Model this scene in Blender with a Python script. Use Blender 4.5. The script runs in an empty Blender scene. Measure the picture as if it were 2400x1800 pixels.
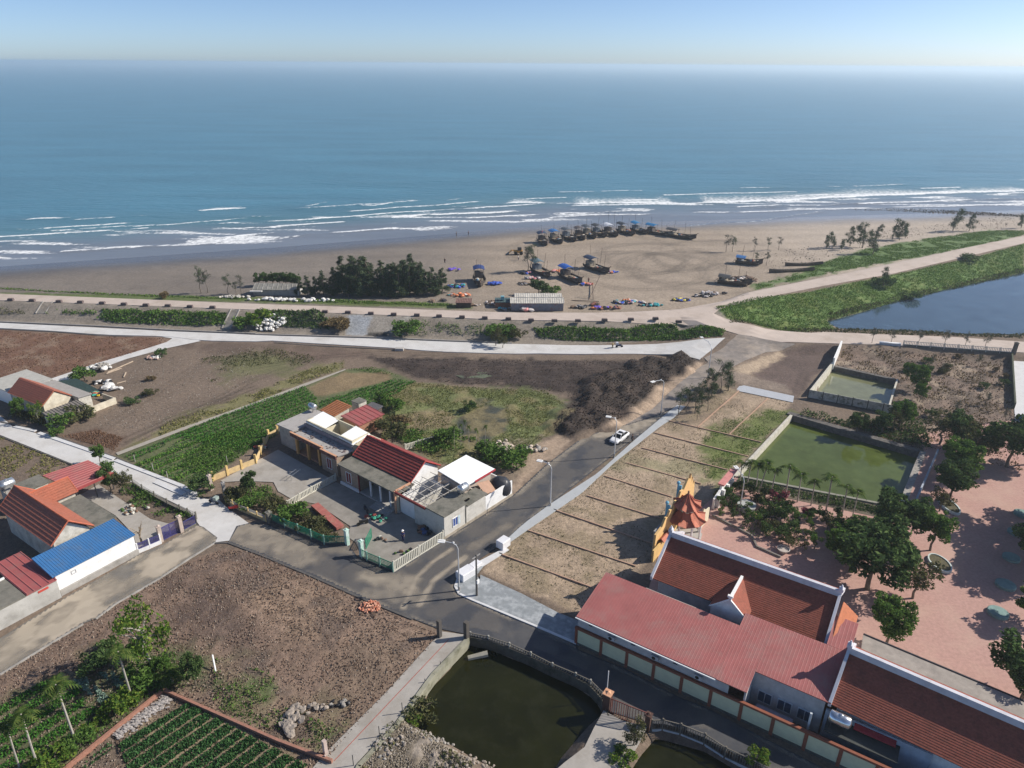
import bpy, math, random
import numpy as np
from mathutils import Vector, Matrix

random.seed(7)
RNG = np.random.default_rng(11)
sc = bpy.context.scene
COL = sc.collection
R_ = math.radians

# ------------------------------------------------------------------ camera
F = 1664.0; CH = 62.0
PITCH = math.atan((900 - 149.3) / F); ROLL = math.atan(17 / 2400)
cp, sp = math.cos(PITCH), math.sin(PITCH)
cr, sr = math.cos(ROLL), math.sin(ROLL)
X_ = Vector((1, 0, 0)); U_ = Vector((0, sp, cp)); F_ = Vector((0, cp, -sp))
right = X_ * cr + U_ * sr; up = -X_ * sr + U_ * cr
cam = bpy.data.cameras.new('camera'); camo = bpy.data.objects.new('camera', cam); COL.objects.link(camo)
camo.matrix_world = Matrix(((right.x, up.x, -F_.x, 0), (right.y, up.y, -F_.y, 0), (right.z, up.z, -F_.z, CH), (0, 0, 0, 1)))
cam.sensor_width = 36; cam.lens = F / 2400 * 36; cam.clip_start = 0.5; cam.clip_end = 120000
sc.camera = camo

# ------------------------------------------------------------------ light
SUN_AZ = 10.0; SUN_EL = 35.0          # azimuth from +X towards +Y
w = bpy.data.worlds.new("World"); sc.world = w; w.use_nodes = True
nt = w.node_tree; nt.nodes.clear()
sky = nt.nodes.new('ShaderNodeTexSky'); sky.sky_type = 'NISHITA'; sky.sun_disc = False
sky.sun_elevation = R_(SUN_EL); sky.sun_rotation = R_(90 - SUN_AZ)
sky.air_density = 0.5; sky.dust_density = 0.5; sky.ozone_density = 3.2; sky.altitude = 0
bg = nt.nodes.new('ShaderNodeBackground'); bg.inputs[1].default_value = 0.12
wo = nt.nodes.new('ShaderNodeOutputWorld')
nt.links.new(sky.outputs[0], bg.inputs[0]); nt.links.new(bg.outputs[0], wo.inputs[0])
sun = bpy.data.lights.new('sun', 'SUN'); sun.energy = 5.0; sun.angle = R_(0.5); sun.color = (1, .93, .83)
suno = bpy.data.objects.new('sun', sun); COL.objects.link(suno)
sd = Vector((math.cos(R_(SUN_EL)) * math.cos(R_(SUN_AZ)), math.cos(R_(SUN_EL)) * math.sin(R_(SUN_AZ)), math.sin(R_(SUN_EL))))
suno.rotation_euler = sd.to_track_quat('Z', 'Y').to_euler(); suno.location = (0, 0, 90)
vs = sc.view_settings; vs.view_transform = 'Standard'; vs.look = 'None'; vs.gamma = 1; vs.exposure = 0.25
sc.cycles.max_bounces = 5; sc.cycles.diffuse_bounces = 2; sc.cycles.glossy_bounces = 2
sc.cycles.transmission_bounces = 2; sc.cycles.transparent_max_bounces = 4; sc.cycles.volume_bounces = 1
sc.cycles.use_denoising = True

# ------------------------------------------------------------------ pixel -> place
CR = {'A': (0, 600, .27125), 'B': (600, 600, .27125), 'C': (1100, 450, .27125), 'D': (1650, 450, .33906),
      'E': (0, 1000, .27125), 'F': (500, 1000, .27125), 'G': (900, 1000, .27125), 'H': (1400, 850, .27125),
      'I': (1800, 900, .27125), 'J': (0, 1350, .27125), 'K': (500, 1350, .27125), 'L': (1050, 1350, .27125),
      'M': (1600, 1200, .36166), 'O': (0, 0, 1.085), 'N': (620, 920, .14467), 'R': (900, 1050, .14467),
      'S': (1480, 1080, .14467), 'T': (1340, 1380, .16275), 'U': (1740, 1540, .17179), 'V': (1220, 510, .18987)}
def P0(c, x, y, z=0.0):
    a, b, s = CR[c]; u = a + x * s - 1200; v = -(b + y * s - 900)
    d = right * u + up * v + F_ * F
    t = (z - CH) / d.z
    return Vector((d.x * t, d.y * t, z))

# ------------------------------------------------------------------ noise / geometry in numpy
def vnoise(x, y, seed=0):
    xi = np.floor(x).astype(np.int64); yi = np.floor(y).astype(np.int64)
    xf = x - xi; yf = y - yi
    def h(a, b):
        n = (a * 374761393 + b * 668265263 + seed * 974634777) & 0xffffffff
        n = ((n ^ (n >> 13)) * 1274126177) & 0xffffffff
        return ((n ^ (n >> 16)) & 0xffff) / 65535.0
    u = xf * xf * (3 - 2 * xf); v = yf * yf * (3 - 2 * yf)
    return (h(xi, yi) * (1 - u) + h(xi + 1, yi) * u) * (1 - v) + (h(xi, yi + 1) * (1 - u) + h(xi + 1, yi + 1) * u) * v
def fbm(x, y, s, o=4, seed=0):
    t = 0; a = .5; n = 0
    for i in range(o):
        t = t + a * vnoise(x / s * 2 ** i + 17 * i, y / s * 2 ** i - 9 * i, seed + i); n += a; a *= .5
    return t / n
def seg_d(px, py, a, b):
    ax, ay = a[0], a[1]; dx, dy = b[0] - ax, b[1] - ay
    t = np.clip(((px - ax) * dx + (py - ay) * dy) / (dx * dx + dy * dy + 1e-9), 0, 1)
    return np.hypot(px - ax - t * dx, py - ay - t * dy), t
def sdist(px, py, poly):
    d = np.full(px.shape, 1e9); ins = np.zeros(px.shape, bool); n = len(poly)
    for i in range(n):
        a, b = poly[i], poly[(i + 1) % n]
        d = np.minimum(d, seg_d(px, py, a, b)[0])
        c = ((a[1] > py) != (b[1] > py)) & (px < (b[0] - a[0]) * (py - a[1]) / ((b[1] - a[1]) or 1e-9) + a[0])
        ins ^= c
    return np.where(ins, -d, d)
def sstep(a, b, x):
    t = np.clip((x - a) / (b - a), 0, 1); return t * t * (3 - 2 * t)

DIKE = [(-600, 229, 3), (0, 172.7, 3), (25, 173.4, 3), (40, 175.5, 3), (52, 179, 3), (62, 185.5, 3), (70, 193.7, 3), (119, 222, 3), (192, 266.5, 3), (330, 350, 3), (600, 510, 3)]
PATHS = [([p for p in DIKE], 3.1, .5, 0), (DIKE[4:], 3.3, .24, 1),
         ([(50, 172, 3), (56, 164.5, 2.4), (66, 162.8, 1.8), (78, 162.6, 1.4), (100, 161.5, 1.2), (124, 157, 1.2), (400, 110, 1.2)], 4.0, .5, 0),
         ([(54, 167, 2.6), (48, 154, 1.3), (41, 140, .5), (34, 129, 0)], 6.5, .25, 0),
         ([(16, 157.6, 0), (34, 158.6, .5), (52, 162, 2.1)], 4.5, .5, 0)]
WL = [(-600, 70), (-300, 178), (-171, 227), (-87, 257), (18, 300), (146, 324), (247, 343), (420, 385), (700, 440)]
def yline(x): return np.interp(x, [p[0] for p in DIKE], [p[1] for p in DIKE])
def ywat(x): return np.interp(x, [p[0] for p in WL], [p[1] for p in WL])
PONDS = []   # (poly, kind)
def hfun(x, y, fine=False):
    x = np.asarray(x, float); y = np.asarray(y, float)
    beach = y > yline(x)
    dw = (ywat(x) - y) * .93
    z = np.where(beach, np.clip(dw * .022, -4, 1.4), 0.0)
    for pts, hw, sl, side in PATHS:
        best = np.full(x.shape, -99.)
        for a, b in zip(pts[:-1], pts[1:]):
            d, t = seg_d(x, y, a, b)
            s = sl
            if side == 1: s = np.where(y > yline(x), 9, sl)
            best = np.maximum(best, a[2] + (b[2] - a[2]) * t - s * np.maximum(0, d - hw))
        z = np.maximum(z, best)
    for poly, kind in PONDS:
        s = sdist(x, y, poly)
        if kind == 'n': z = np.minimum(z, -.65 + np.maximum(s, -2) * .55)
        elif kind == 'd': z = np.minimum(z, np.where(s > 2.5, 9, -1.45 + np.maximum(s, -2) * .9))
        else: z = np.where(s < 0, -2.4, z)
    return z
def W(c, x, y):
    p = P0(c, x, y, 0)
    for i in range(14):
        z = float(hfun(np.array([p.x]), np.array([p.y]))[0]); q = P0(c, x, y, z)
        p = p.lerp(q, .7)
    p.z = float(hfun(np.array([p.x]), np.array([p.y]))[0])
    return p
def WW(c, *pts): return [W(c, *p) for p in pts]
def W0(c, *pts): return [P0(c, *p) for p in pts]
def gz(x, y): return float(hfun(np.array([x]), np.array([y]))[0])

# ------------------------------------------------------------------ tagging, linking
def tag(o, label=None, cat=None, group=None, kind=None):
    if label: o['label'] = label
    if cat: o['category'] = cat
    if group: o['group'] = group
    if kind: o['kind'] = kind
    return o
def thing(name, label, cat, loc=(0, 0, 0), rz=0.0, group=None, s=1.0):
    o = bpy.data.objects.new(name, None); COL.objects.link(o); o.empty_display_size = .3
    o.location = loc; o.rotation_euler = (0, 0, rz); o.scale = (s, s, s)
    return tag(o, label, cat, group)
def put(name, me, parent=None, loc=None, rz=0, s=None):
    o = bpy.data.objects.new(name, me); COL.objects.link(o)
    if parent: o.parent = parent
    if loc is not None: o.location = loc
    if rz: o.rotation_euler = (0, 0, rz)
    if s: o.scale = s if hasattr(s, '__len__') else (s, s, s)
    return o
def npmesh(name, v, f, mat, smooth=False, attrs=None):
    v = np.asarray(v, np.float32); f = np.asarray(f, np.int32)
    me = bpy.data.meshes.new(name); k = f.shape[1]
    me.vertices.add(len(v)); me.vertices.foreach_set('co', v.ravel())
    me.loops.add(f.size); me.loops.foreach_set('vertex_index', f.ravel())
    me.polygons.add(len(f)); me.polygons.foreach_set('loop_start', np.arange(0, f.size, k, dtype=np.int32))
    try: me.polygons.foreach_set('loop_total', np.full(len(f), k, np.int32))
    except Exception: pass
    me.polygons.foreach_set('use_smooth', np.full(len(f), smooth))
    me.update(); me.validate()
    for nme, dat in (attrs or {}).items():
        if dat.ndim == 2:
            a = me.color_attributes.new(nme, 'FLOAT_COLOR', 'POINT'); a.data.foreach_set('color', np.concatenate([dat, np.ones((len(dat), 1))], 1).astype(np.float32).ravel())
        else:
            a = me.attributes.new(nme, 'FLOAT', 'POINT'); a.data.foreach_set('value', dat.astype(np.float32))
    if mat: me.materials.append(mat)
    return me

# ------------------------------------------------------------------ materials
MATS = {}
def nn(t, ty, **kw):
    n = t.nodes.new(ty)
    for k, v in kw.items(): setattr(n, k, v)
    return n
def M(name, col, rough=.85, var=.18, scale=1.2, bump=0., bscale=None, metal=0., spec=.3, stain=None, col2=None, det=6, world=True):
    if name in MATS: return MATS[name]
    m = bpy.data.materials.new(name); m.use_nodes = True; t = m.node_tree; b = t.nodes['Principled BSDF']
    b.inputs['Roughness'].default_value = rough; b.inputs['Metallic'].default_value = metal
    b.inputs['Specular IOR Level'].default_value = spec
    tc = nn(t, 'ShaderNodeNewGeometry')
    no = nn(t, 'ShaderNodeTexNoise'); no.inputs['Scale'].default_value = scale; no.inputs['Detail'].default_value = det; no.inputs['Roughness'].default_value = .65
    t.links.new(tc.outputs['Position'], no.inputs['Vector'])
    cr_ = nn(t, 'ShaderNodeValToRGB'); e = cr_.color_ramp.elements
    e[0].position = .3; e[1].position = .7
    c2 = col2 or col
    e[0].color = (*[max(0, c * (1 - var)) for c in col], 1); e[1].color = (*[min(1, c * (1 + var)) for c in c2], 1)
    t.links.new(no.outputs['Fac'], cr_.inputs['Fac']); out = cr_.outputs['Color']
    if stain:   # (colour, amount, scale)
        n2 = nn(t, 'ShaderNodeTexNoise'); n2.inputs['Scale'].default_value = stain[2]; n2.inputs['Detail'].default_value = 8; n2.inputs['Roughness'].default_value = .7
        t.links.new(tc.outputs['Position'], n2.inputs['Vector'])
        mr = nn(t, 'ShaderNodeMapRange'); mr.inputs['From Min'].default_value = .48; mr.inputs['From Max'].default_value = .66; mr.inputs['To Max'].default_value = stain[1]
        t.links.new(n2.outputs['Fac'], mr.inputs['Value'])
        mx = nn(t, 'ShaderNodeMix', data_type='RGBA'); t.links.new(mr.outputs[0], mx.inputs[0]); t.links.new(out, mx.inputs[6]); mx.inputs[7].default_value = (*stain[0], 1)
        out = mx.outputs[2]
    t.links.new(out, b.inputs['Base Color'])
    if bump:
        bp = nn(t, 'ShaderNodeBump'); bp.inputs['Strength'].default_value = min(1, bump); bp.inputs['Distance'].default_value = .1
        n3 = nn(t, 'ShaderNodeTexNoise'); n3.inputs['Scale'].default_value = bscale or scale * 4; n3.inputs['Detail'].default_value = 5
        t.links.new(tc.outputs['Position'], n3.inputs['Vector']); t.links.new(n3.outputs['Fac'], bp.inputs['Height']); t.links.new(bp.outputs[0], b.inputs['Normal'])
    MATS[name] = m; return m
def leafmat(name, cols, trans=.25, rough=.6):
    if name in MATS: return MATS[name]
    m = bpy.data.materials.new(name); m.use_nodes = True; t = m.node_tree; t.nodes.remove(t.nodes['Principled BSDF'])
    g = nn(t, 'ShaderNodeNewGeometry'); cr_ = nn(t, 'ShaderNodeValToRGB'); el = cr_.color_ramp.elements
    while len(el) < len(cols): el.new(.5)
    for i, c in enumerate(cols): el[i].position = i / (len(cols) - 1); el[i].color = (*c, 1)
    t.links.new(g.outputs['Random Per Island'], cr_.inputs['Fac'])
    d = nn(t, 'ShaderNodeBsdfDiffuse'); tr = nn(t, 'ShaderNodeBsdfTranslucent'); mx = nn(t, 'ShaderNodeMixShader'); mx.inputs[0].default_value = trans
    t.links.new(cr_.outputs[0], d.inputs[0]); t.links.new(cr_.outputs[0], tr.inputs[0])
    t.links.new(d.outputs[0], mx.inputs[1]); t.links.new(tr.outputs[0], mx.inputs[2]); t.links.new(mx.outputs[0], t.nodes['Material Output'].inputs[0])
    MATS[name] = m; return m

# ------------------------------------------------------------------ mesh builder
class Fr:
    def __init__(s, ox, oy, ang, oz=0.):
        s.o = Vector((ox, oy, oz)); a = R_(ang); s.a = a
        s.x = Vector((math.cos(a), math.sin(a), 0)); s.y = Vector((-math.sin(a), math.cos(a), 0))
    def __call__(s, x, y, z=0.): return s.o + s.x * x + s.y * y + Vector((0, 0, z))
ID = Fr(0, 0, 0)
class MB:
    def __init__(s): s.v = []; s.f = []
    def add(s, vs, fs):
        n = len(s.v); s.v += [Vector(v) for v in vs]; s.f += [tuple(i + n for i in f) for f in fs]; return s
    def poly(s, pts): return s.add(pts, [tuple(range(len(pts)))])
    def hexa(s, b, t):   # two quads
        return s.add(list(b) + list(t), [(3, 2, 1, 0), (4, 5, 6, 7), (0, 1, 5, 4), (1, 2, 6, 5), (2, 3, 7, 6), (3, 0, 4, 7)])
    def box(s, fr, x0, x1, y0, y1, z0, z1):
        return s.hexa([fr(x0, y0, z0), fr(x1, y0, z0), fr(x1, y1, z0), fr(x0, y1, z0)], [fr(x0, y0, z1), fr(x1, y0, z1), fr(x1, y1, z1), fr(x0, y1, z1)])
    def prism(s, pts, z0, z1):
        n = len(pts); b = [Vector((p[0], p[1], z0)) for p in pts]; t = [Vector((p[0], p[1], z1)) for p in pts]
        return s.add(b + t, [tuple(range(n - 1, -1, -1)), tuple(range(n, 2 * n))] + [(i, (i + 1) % n, n + (i + 1) % n, n + i) for i in range(n)])
    def slab(s, pts, th):   # planar polygon with thickness downwards
        n = len(pts); t = [Vector(p) for p in pts]; b = [p - Vector((0, 0, th)) for p in t]
        return s.add(b + t, [tuple(range(n - 1, -1, -1)), tuple(range(n, 2 * n))] + [(i, (i + 1) % n, n + (i + 1) % n, n + i) for i in range(n)])
    def tube(s, pts, rs, n=6, cap=True):
        pts = [Vector(p) for p in pts]
        if not hasattr(rs, '__len__'): rs = [rs] * len(pts)
        k = len(s.v); rings = []
        for i, p in enumerate(pts):
            d = (pts[min(i + 1, len(pts) - 1)] - pts[max(i - 1, 0)]).normalized()
            a = d.orthogonal().normalized(); b = d.cross(a)
            if i: # keep frame
                a = (pa - d * pa.dot(d)).normalized(); b = d.cross(a)
            pa = a
            for j in range(n):
                t = 2 * math.pi * j / n; s.v.append(p + (a * math.cos(t) + b * math.sin(t)) * rs[i])
        for i in range(len(pts) - 1):
            for j in range(n):
                q = (j + 1) % n; s.f.append((k + i * n + j, k + i * n + q, k + (i + 1) * n + q, k + (i + 1) * n + j))
        if cap: s.f.append(tuple(k + j for j in range(n - 1, -1, -1))); s.f.append(tuple(k + (len(pts) - 1) * n + j for j in range(n)))
        return s
    def lathe(s, c, prof, n=12, axis=None):   # prof: (r, z)
        c = Vector(c); ax = Vector(axis or (0, 0, 1)).normalized(); a = ax.orthogonal().normalized(); b = ax.cross(a); k = len(s.v)
        for r, z in prof:
            for j in range(n):
                t = 2 * math.pi * j / n; s.v.append(c + ax * z + (a * math.cos(t) + b * math.sin(t)) * r)
        for i in range(len(prof) - 1):
            for j in range(n):
                q = (j + 1) % n; s.f.append((k + i * n + j, k + i * n + q, k + (i + 1) * n + q, k + (i + 1) * n + j))
        s.f.append(tuple(k + j for j in range(n - 1, -1, -1))); s.f.append(tuple(k + (len(prof) - 1) * n + j for j in range(n)))
        return s
    def blob(s, c, r, n=7, m=5, jit=.25, rnd=random):
        c = Vector(c); k = len(s.v)
        if not hasattr(r, '__len__'): r = (r, r, r)
        for i in range(m + 1):
            ph = math.pi * i / m
            for j in range(n):
                t = 2 * math.pi * (j + .5 * (i % 2)) / n; q = 1 + rnd.uniform(-jit, jit)
                if i in (0, m): q = 1
                s.v.append(c + Vector((r[0] * math.sin(ph) * math.cos(t) * q, r[1] * math.sin(ph) * math.sin(t) * q, -r[2] * math.cos(ph) * q)))
        for i in range(m):
            for j in range(n):
                q = (j + 1) % n; s.f.append((k + i * n + j, k + i * n + q, k + (i + 1) * n + q, k + (i + 1) * n + j))
        return s
    def roof(s, A, B, C, D, ribs=0., courses=0., th=.12, rise=.085):
        """A-B eave, D-C ridge. ribs: spacing along A-B; courses: spacing up the slope"""
        A, B, C, D = [Vector(p) for p in (A, B, C, D)]
        nrm = (B - A).cross(D - A).normalized()
        if nrm.z < 0: nrm = -nrm
        def pt(u, v): return A.lerp(B, u).lerp(D.lerp(C, u), v)
        lo = -nrm * th
        s.add([A, B, C, D, A + lo, B + lo, C + lo, D + lo], [(0, 1, 2, 3), (7, 6, 5, 4), (0, 4, 5, 1), (1, 5, 6, 2), (2, 6, 7, 3), (3, 7, 4, 0)])
        if courses:
            n = max(2, int((D - A).length / courses))
            for i in range(n):
                v0, v1 = i / n, (i + .97) / n
                a, b, c, d = pt(0, v0), pt(1, v0), pt(1, v1), pt(0, v1); e = nrm * rise
                s.add([a + e, b + e, c + nrm * .012, d + nrm * .012, a, b], [(0, 1, 2, 3), (4, 5, 1, 0), (4, 0, 3), (5, 2, 1)])
        if ribs:
            n = max(2, int((B - A).length / ribs)); hw = .25 * (1 / n) * .5
            for i in range(n + 1):
                u = min(max(i / n, hw), 1 - hw); e = nrm * rise
                a, b, m1 = pt(u - hw, 0), pt(u + hw, 0), pt(u, 0); d, c, m2 = pt(u - hw, 1), pt(u + hw, 1), pt(u, 1)
                s.add([a, m1 + e, b, d, m2 + e, c], [(0, 1, 4, 3), (1, 2, 5, 4), (0, 2, 1)])
        return s
    def build(s, name, mat, parent=None, smooth=False, label=None, cat=None, group=None, kind=None):
        me = bpy.data.meshes.new(name)
        v = s.v
        o = bpy.data.objects.new(name, me)
        if parent:
            par = parent; mw = Matrix.Identity(4); ch = []
            while par: ch.append(par); par = par.parent
            for q in reversed(ch): mw = mw @ (Matrix.Translation(q.location) @ q.rotation_euler.to_matrix().to_4x4() @ Matrix.Diagonal((*q.scale, 1)))
            iv = mw.inverted(); v = [iv @ p for p in v]; o.parent = parent
        elif v:
            c = sum(v, Vector()) / len(v); c.z = min(p.z for p in v); o.location = c; v = [p - c for p in v]
        me.from_pydata([tuple(p) for p in v], [], s.f)
        if smooth: me.polygons.foreach_set('use_smooth', [True] * len(me.polygons))
        me.update()
        if mat: me.materials.append(mat)
        COL.objects.link(o); return tag(o, label, cat, group, kind)

# materials used in many places
cement = M('cement', (.36, .34, .31), stain=((.16, .15, .13), .6, .6), scale=.8, bump=.15, bscale=6)
oldwall = M('old_plaster', (.55, .52, .45), stain=((.25, .23, .19), .6, .8), scale=1.2)
whitewall = M('white_paint', (.8, .8, .79), stain=((.5, .48, .44), .35, .7), var=.04)
cream = M('cream_paint', (.66, .6, .44), stain=((.4, .36, .28), .4, .9), var=.06)
ochre = M('ochre_paint', (.62, .42, .17), stain=((.4, .3, .16), .4, .9), var=.08)
darkcon = M('weathered_concrete', (.19, .18, .15), stain=((.07, .075, .06), .8, .5), scale=1.5, bump=.2, bscale=8)
litcon = M('light_concrete', (.42, .40, .37), stain=((.25, .24, .22), .5, .4), scale=.7, var=.1)
tile_or = M('orange_tile', (.37, .125, .075), rough=.6, stain=((.28, .11, .07), .7, .7), var=.22, scale=3)
tile_red = M('red_tile', (.26, .055, .045), rough=.55, stain=((.15, .05, .045), .75, .7), var=.25, scale=3)
tile_tem = M('temple_tile', (.28, .085, .055), rough=.8, stain=((.16, .06, .04), .6, .9), var=.25, scale=4)
metal_red = M('maroon_sheet', (.34, .095, .09), rough=.5, stain=((.27, .14, .12), .75, .5), var=.08, scale=.6, spec=.4)
metal_blue = M('blue_sheet', (.05, .17, .38), rough=.45, stain=((.10, .17, .27), .7, .6), var=.08, scale=.8, spec=.4)
steel = M('steel', (.6, .62, .63), rough=.3, metal=.8, var=.1)
darkmetal = M('dark_metal', (.05, .05, .055), rough=.5, var=.1)
wood = M('weathered_wood', (.13, .10, .08), var=.3, scale=3)
brown_p = M('brown_pilaster', (.24, .085, .05), var=.12)
white = M('plain_white', (.82, .82, .8), rough=.5, var=.03)
bark = M('bark', (.16, .13, .10), var=.3, scale=5)
palebark = M('pale_bark', (.38, .35, .30), var=.2, scale=5)
dark = M('dark_opening', (.02, .02, .022), rough=.4)
stone = M('rubble', (.36, .32, .28), var=.3, scale=2.5)
# ================================================================== GROUND
BIGP = [tuple(P0('D', *p, -.5))[:2] for p in [(850, 900), (1100, 832), (1300, 765), (1450, 730), (1700, 668), (2212, 560)]] + [(320, 318), (340, 140), (230, 158)] + \
       [tuple(P0('D', *p, -.5))[:2] for p in [(2212, 990), (1800, 985), (1400, 962), (950, 948)]]
GREENP = [(54.4, 123.4), (71.9, 108.9), (59.6, 92.0), (37.3, 101.0)]
SMALLP = [tuple(P0('D', *p, -1))[:2] for p in [(885, 1235), (1320, 1335), (1250, 1565), (730, 1440)]]
DARKP = [tuple(P0('L', *p, -1.3))[:2] for p in [(175, 610), (350, 640), (530, 720), (710, 790), (900, 880), (1100, 970), (1260, 1080), (1320, 1190), (1200, 1290), (1080, 1430), (960, 1570), (900, 1700), (940, 1900), (500, 1900), (430, 1659), (220, 1560), (0, 1430), (-128, 1375), (-260, 1295), (-208, 1150), (-148, 990), (40, 800), (95, 660)]]
DARK2 = [tuple(P0('L', *p, -1.3))[:2] for p in [(1800, 1420), (1900, 1440), (2212, 1530), (2500, 1700), (2700, 1900), (1400, 1950), (1560, 1750), (1680, 1560)]]
PONDS += [(BIGP, 'n'), (GREENP, 'w'), (SMALLP, 'w'), (DARKP, 'd'), (DARK2, 'd')]

def zp(c, *pts): return [tuple(W(c, *p))[:2] for p in pts]
def wz(*pts): return list(pts)
LOT = zp('O', (480, 1185), (400, 1215), (0, 1455), (-60, 1500), (-60, 1720), (640, 1720), (960, 1370), (880, 1335), (560, 1190))
MUD = zp('O', (800, 772), (1000, 775), (1250, 778), (1480, 772), (1500, 785), (1440, 820), (1400, 860), (1350, 905), (1290, 930), (1205, 935), (1190, 925), (1250, 895), (1220, 850), (1100, 835), (980, 830), (890, 815))
MOUND = zp('O', (1320, 800), (1470, 768), (1512, 782), (1470, 812), (1430, 832), (1395, 868), (1350, 905), (1295, 930), (1235, 948), (1188, 932), (1205, 900), (1235, 872), (1270, 845), (1290, 815))
BACKY = zp('O', (885, 825), (1000, 835), (1180, 845), (1250, 892), (1190, 940), (1150, 960), (1105, 1015), (1050, 1000), (950, 1005), (840, 930), (800, 880), (830, 850))
PLOTS = zp('O', (1035, 1235), (1100, 1172), (1300, 1020), (1480, 880), (1560, 835), (1710, 868), (1590, 1020), (1440, 1180), (1255, 1325))
CROPF = zp('E', (1000, 245), (1660, 0)) + zp('A', (2212, 1270)) + zp('B', (380, 1130), (790, 975), (1100, 970), (1400, 1090), (1180, 1230), (1000, 1290), (520, 1330), (180, 1450)) + zp('F', (560, 50), (300, 200), (-60, 480)) + zp('E', (1580, 520))
RED = zp('A', (0, 640), (870, 690), (1400, 705), (1470, 725), (1300, 800), (830, 940), (500, 1040), (380, 1040), (280, 1000), (0, 1120))
RED += [(RED[-1][0] - 60, RED[-1][1] + 0), (RED[0][0] - 60, RED[0][1] + 6)]
OLIVE = zp('A', (1250, 1560), (1450, 1440), (1700, 1340), (2212, 1180)) + zp('B', (400, 1000), (770, 900), (760, 965), (0, 1260)) + zp('A', (2212, 1260), (1100, 1659))
GARD = zp('D', (960, 1060), (2130, 1120), (2150, 1659)) + zp('I', (2212, 760), (1450, 600), (1000, 500), (700, 300)) + zp('D', (1320, 1600), (1340, 1320), (890, 1210))
BANK = zp('D', (75, 800), (300, 745), (700, 695), (1300, 575), (1900, 445), (2212, 360), (2212, 560), (1450, 735), (850, 895), (900, 950), (400, 930), (180, 880))
TRI = zp('D', (300, 1240), (560, 1090), (930, 1050), (640, 1420), (560, 1370), (330, 1260))
VERGE = zp('G', (1125, 520), (1210, 290), (1350, 140), (1500, 70), (1900, 0)) + zp('H', (60, 560), (200, 420), (420, 250), (720, 60), (900, 0)) + zp('H', (960, 120), (690, 370), (520, 420), (300, 545), (0, 600)) + zp('G', (1700, 60), (1400, 310), (1130, 560))
CORN = zp('K', (1500, 1300), (1240, 1659), (1240, 1800), (2400, 1800), (2212, 1600), (1900, 1390), (1750, 1290), (1650, 1230))
GREEN_BOT = zp('J', (-200, 1180), (450, 900), (830, 640), (1250, 620), (1900, 640), (1900, 950), (1500, 1020), (900, 1400), (560, 1659), (300, 1800), (-200, 1800))
MHR = random.Random(8)
MHC = []
BEDL = zp('K', (0, 1210), (860, 1659), (860, 1800), (-700, 1900)) + zp('J', (590, 1680), (980, 1370), (1420, 1010))
STRIP_B = zp('O', (0, 632), (500, 640), (960, 655), (1020, 662), (1020, 668), (500, 652), (0, 640))
GRS_R = zp('D', (360, 640), (560, 590), (850, 480), (1100, 400), (1500, 330), (2000, 262), (2212, 270), (2212, 300), (1700, 410), (1230, 495), (700, 595), (350, 680))
YARD1 = zp('F', (60, 470), (330, 320), (560, 150), (900, 390), (1050, 470), (560, 680))

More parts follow.
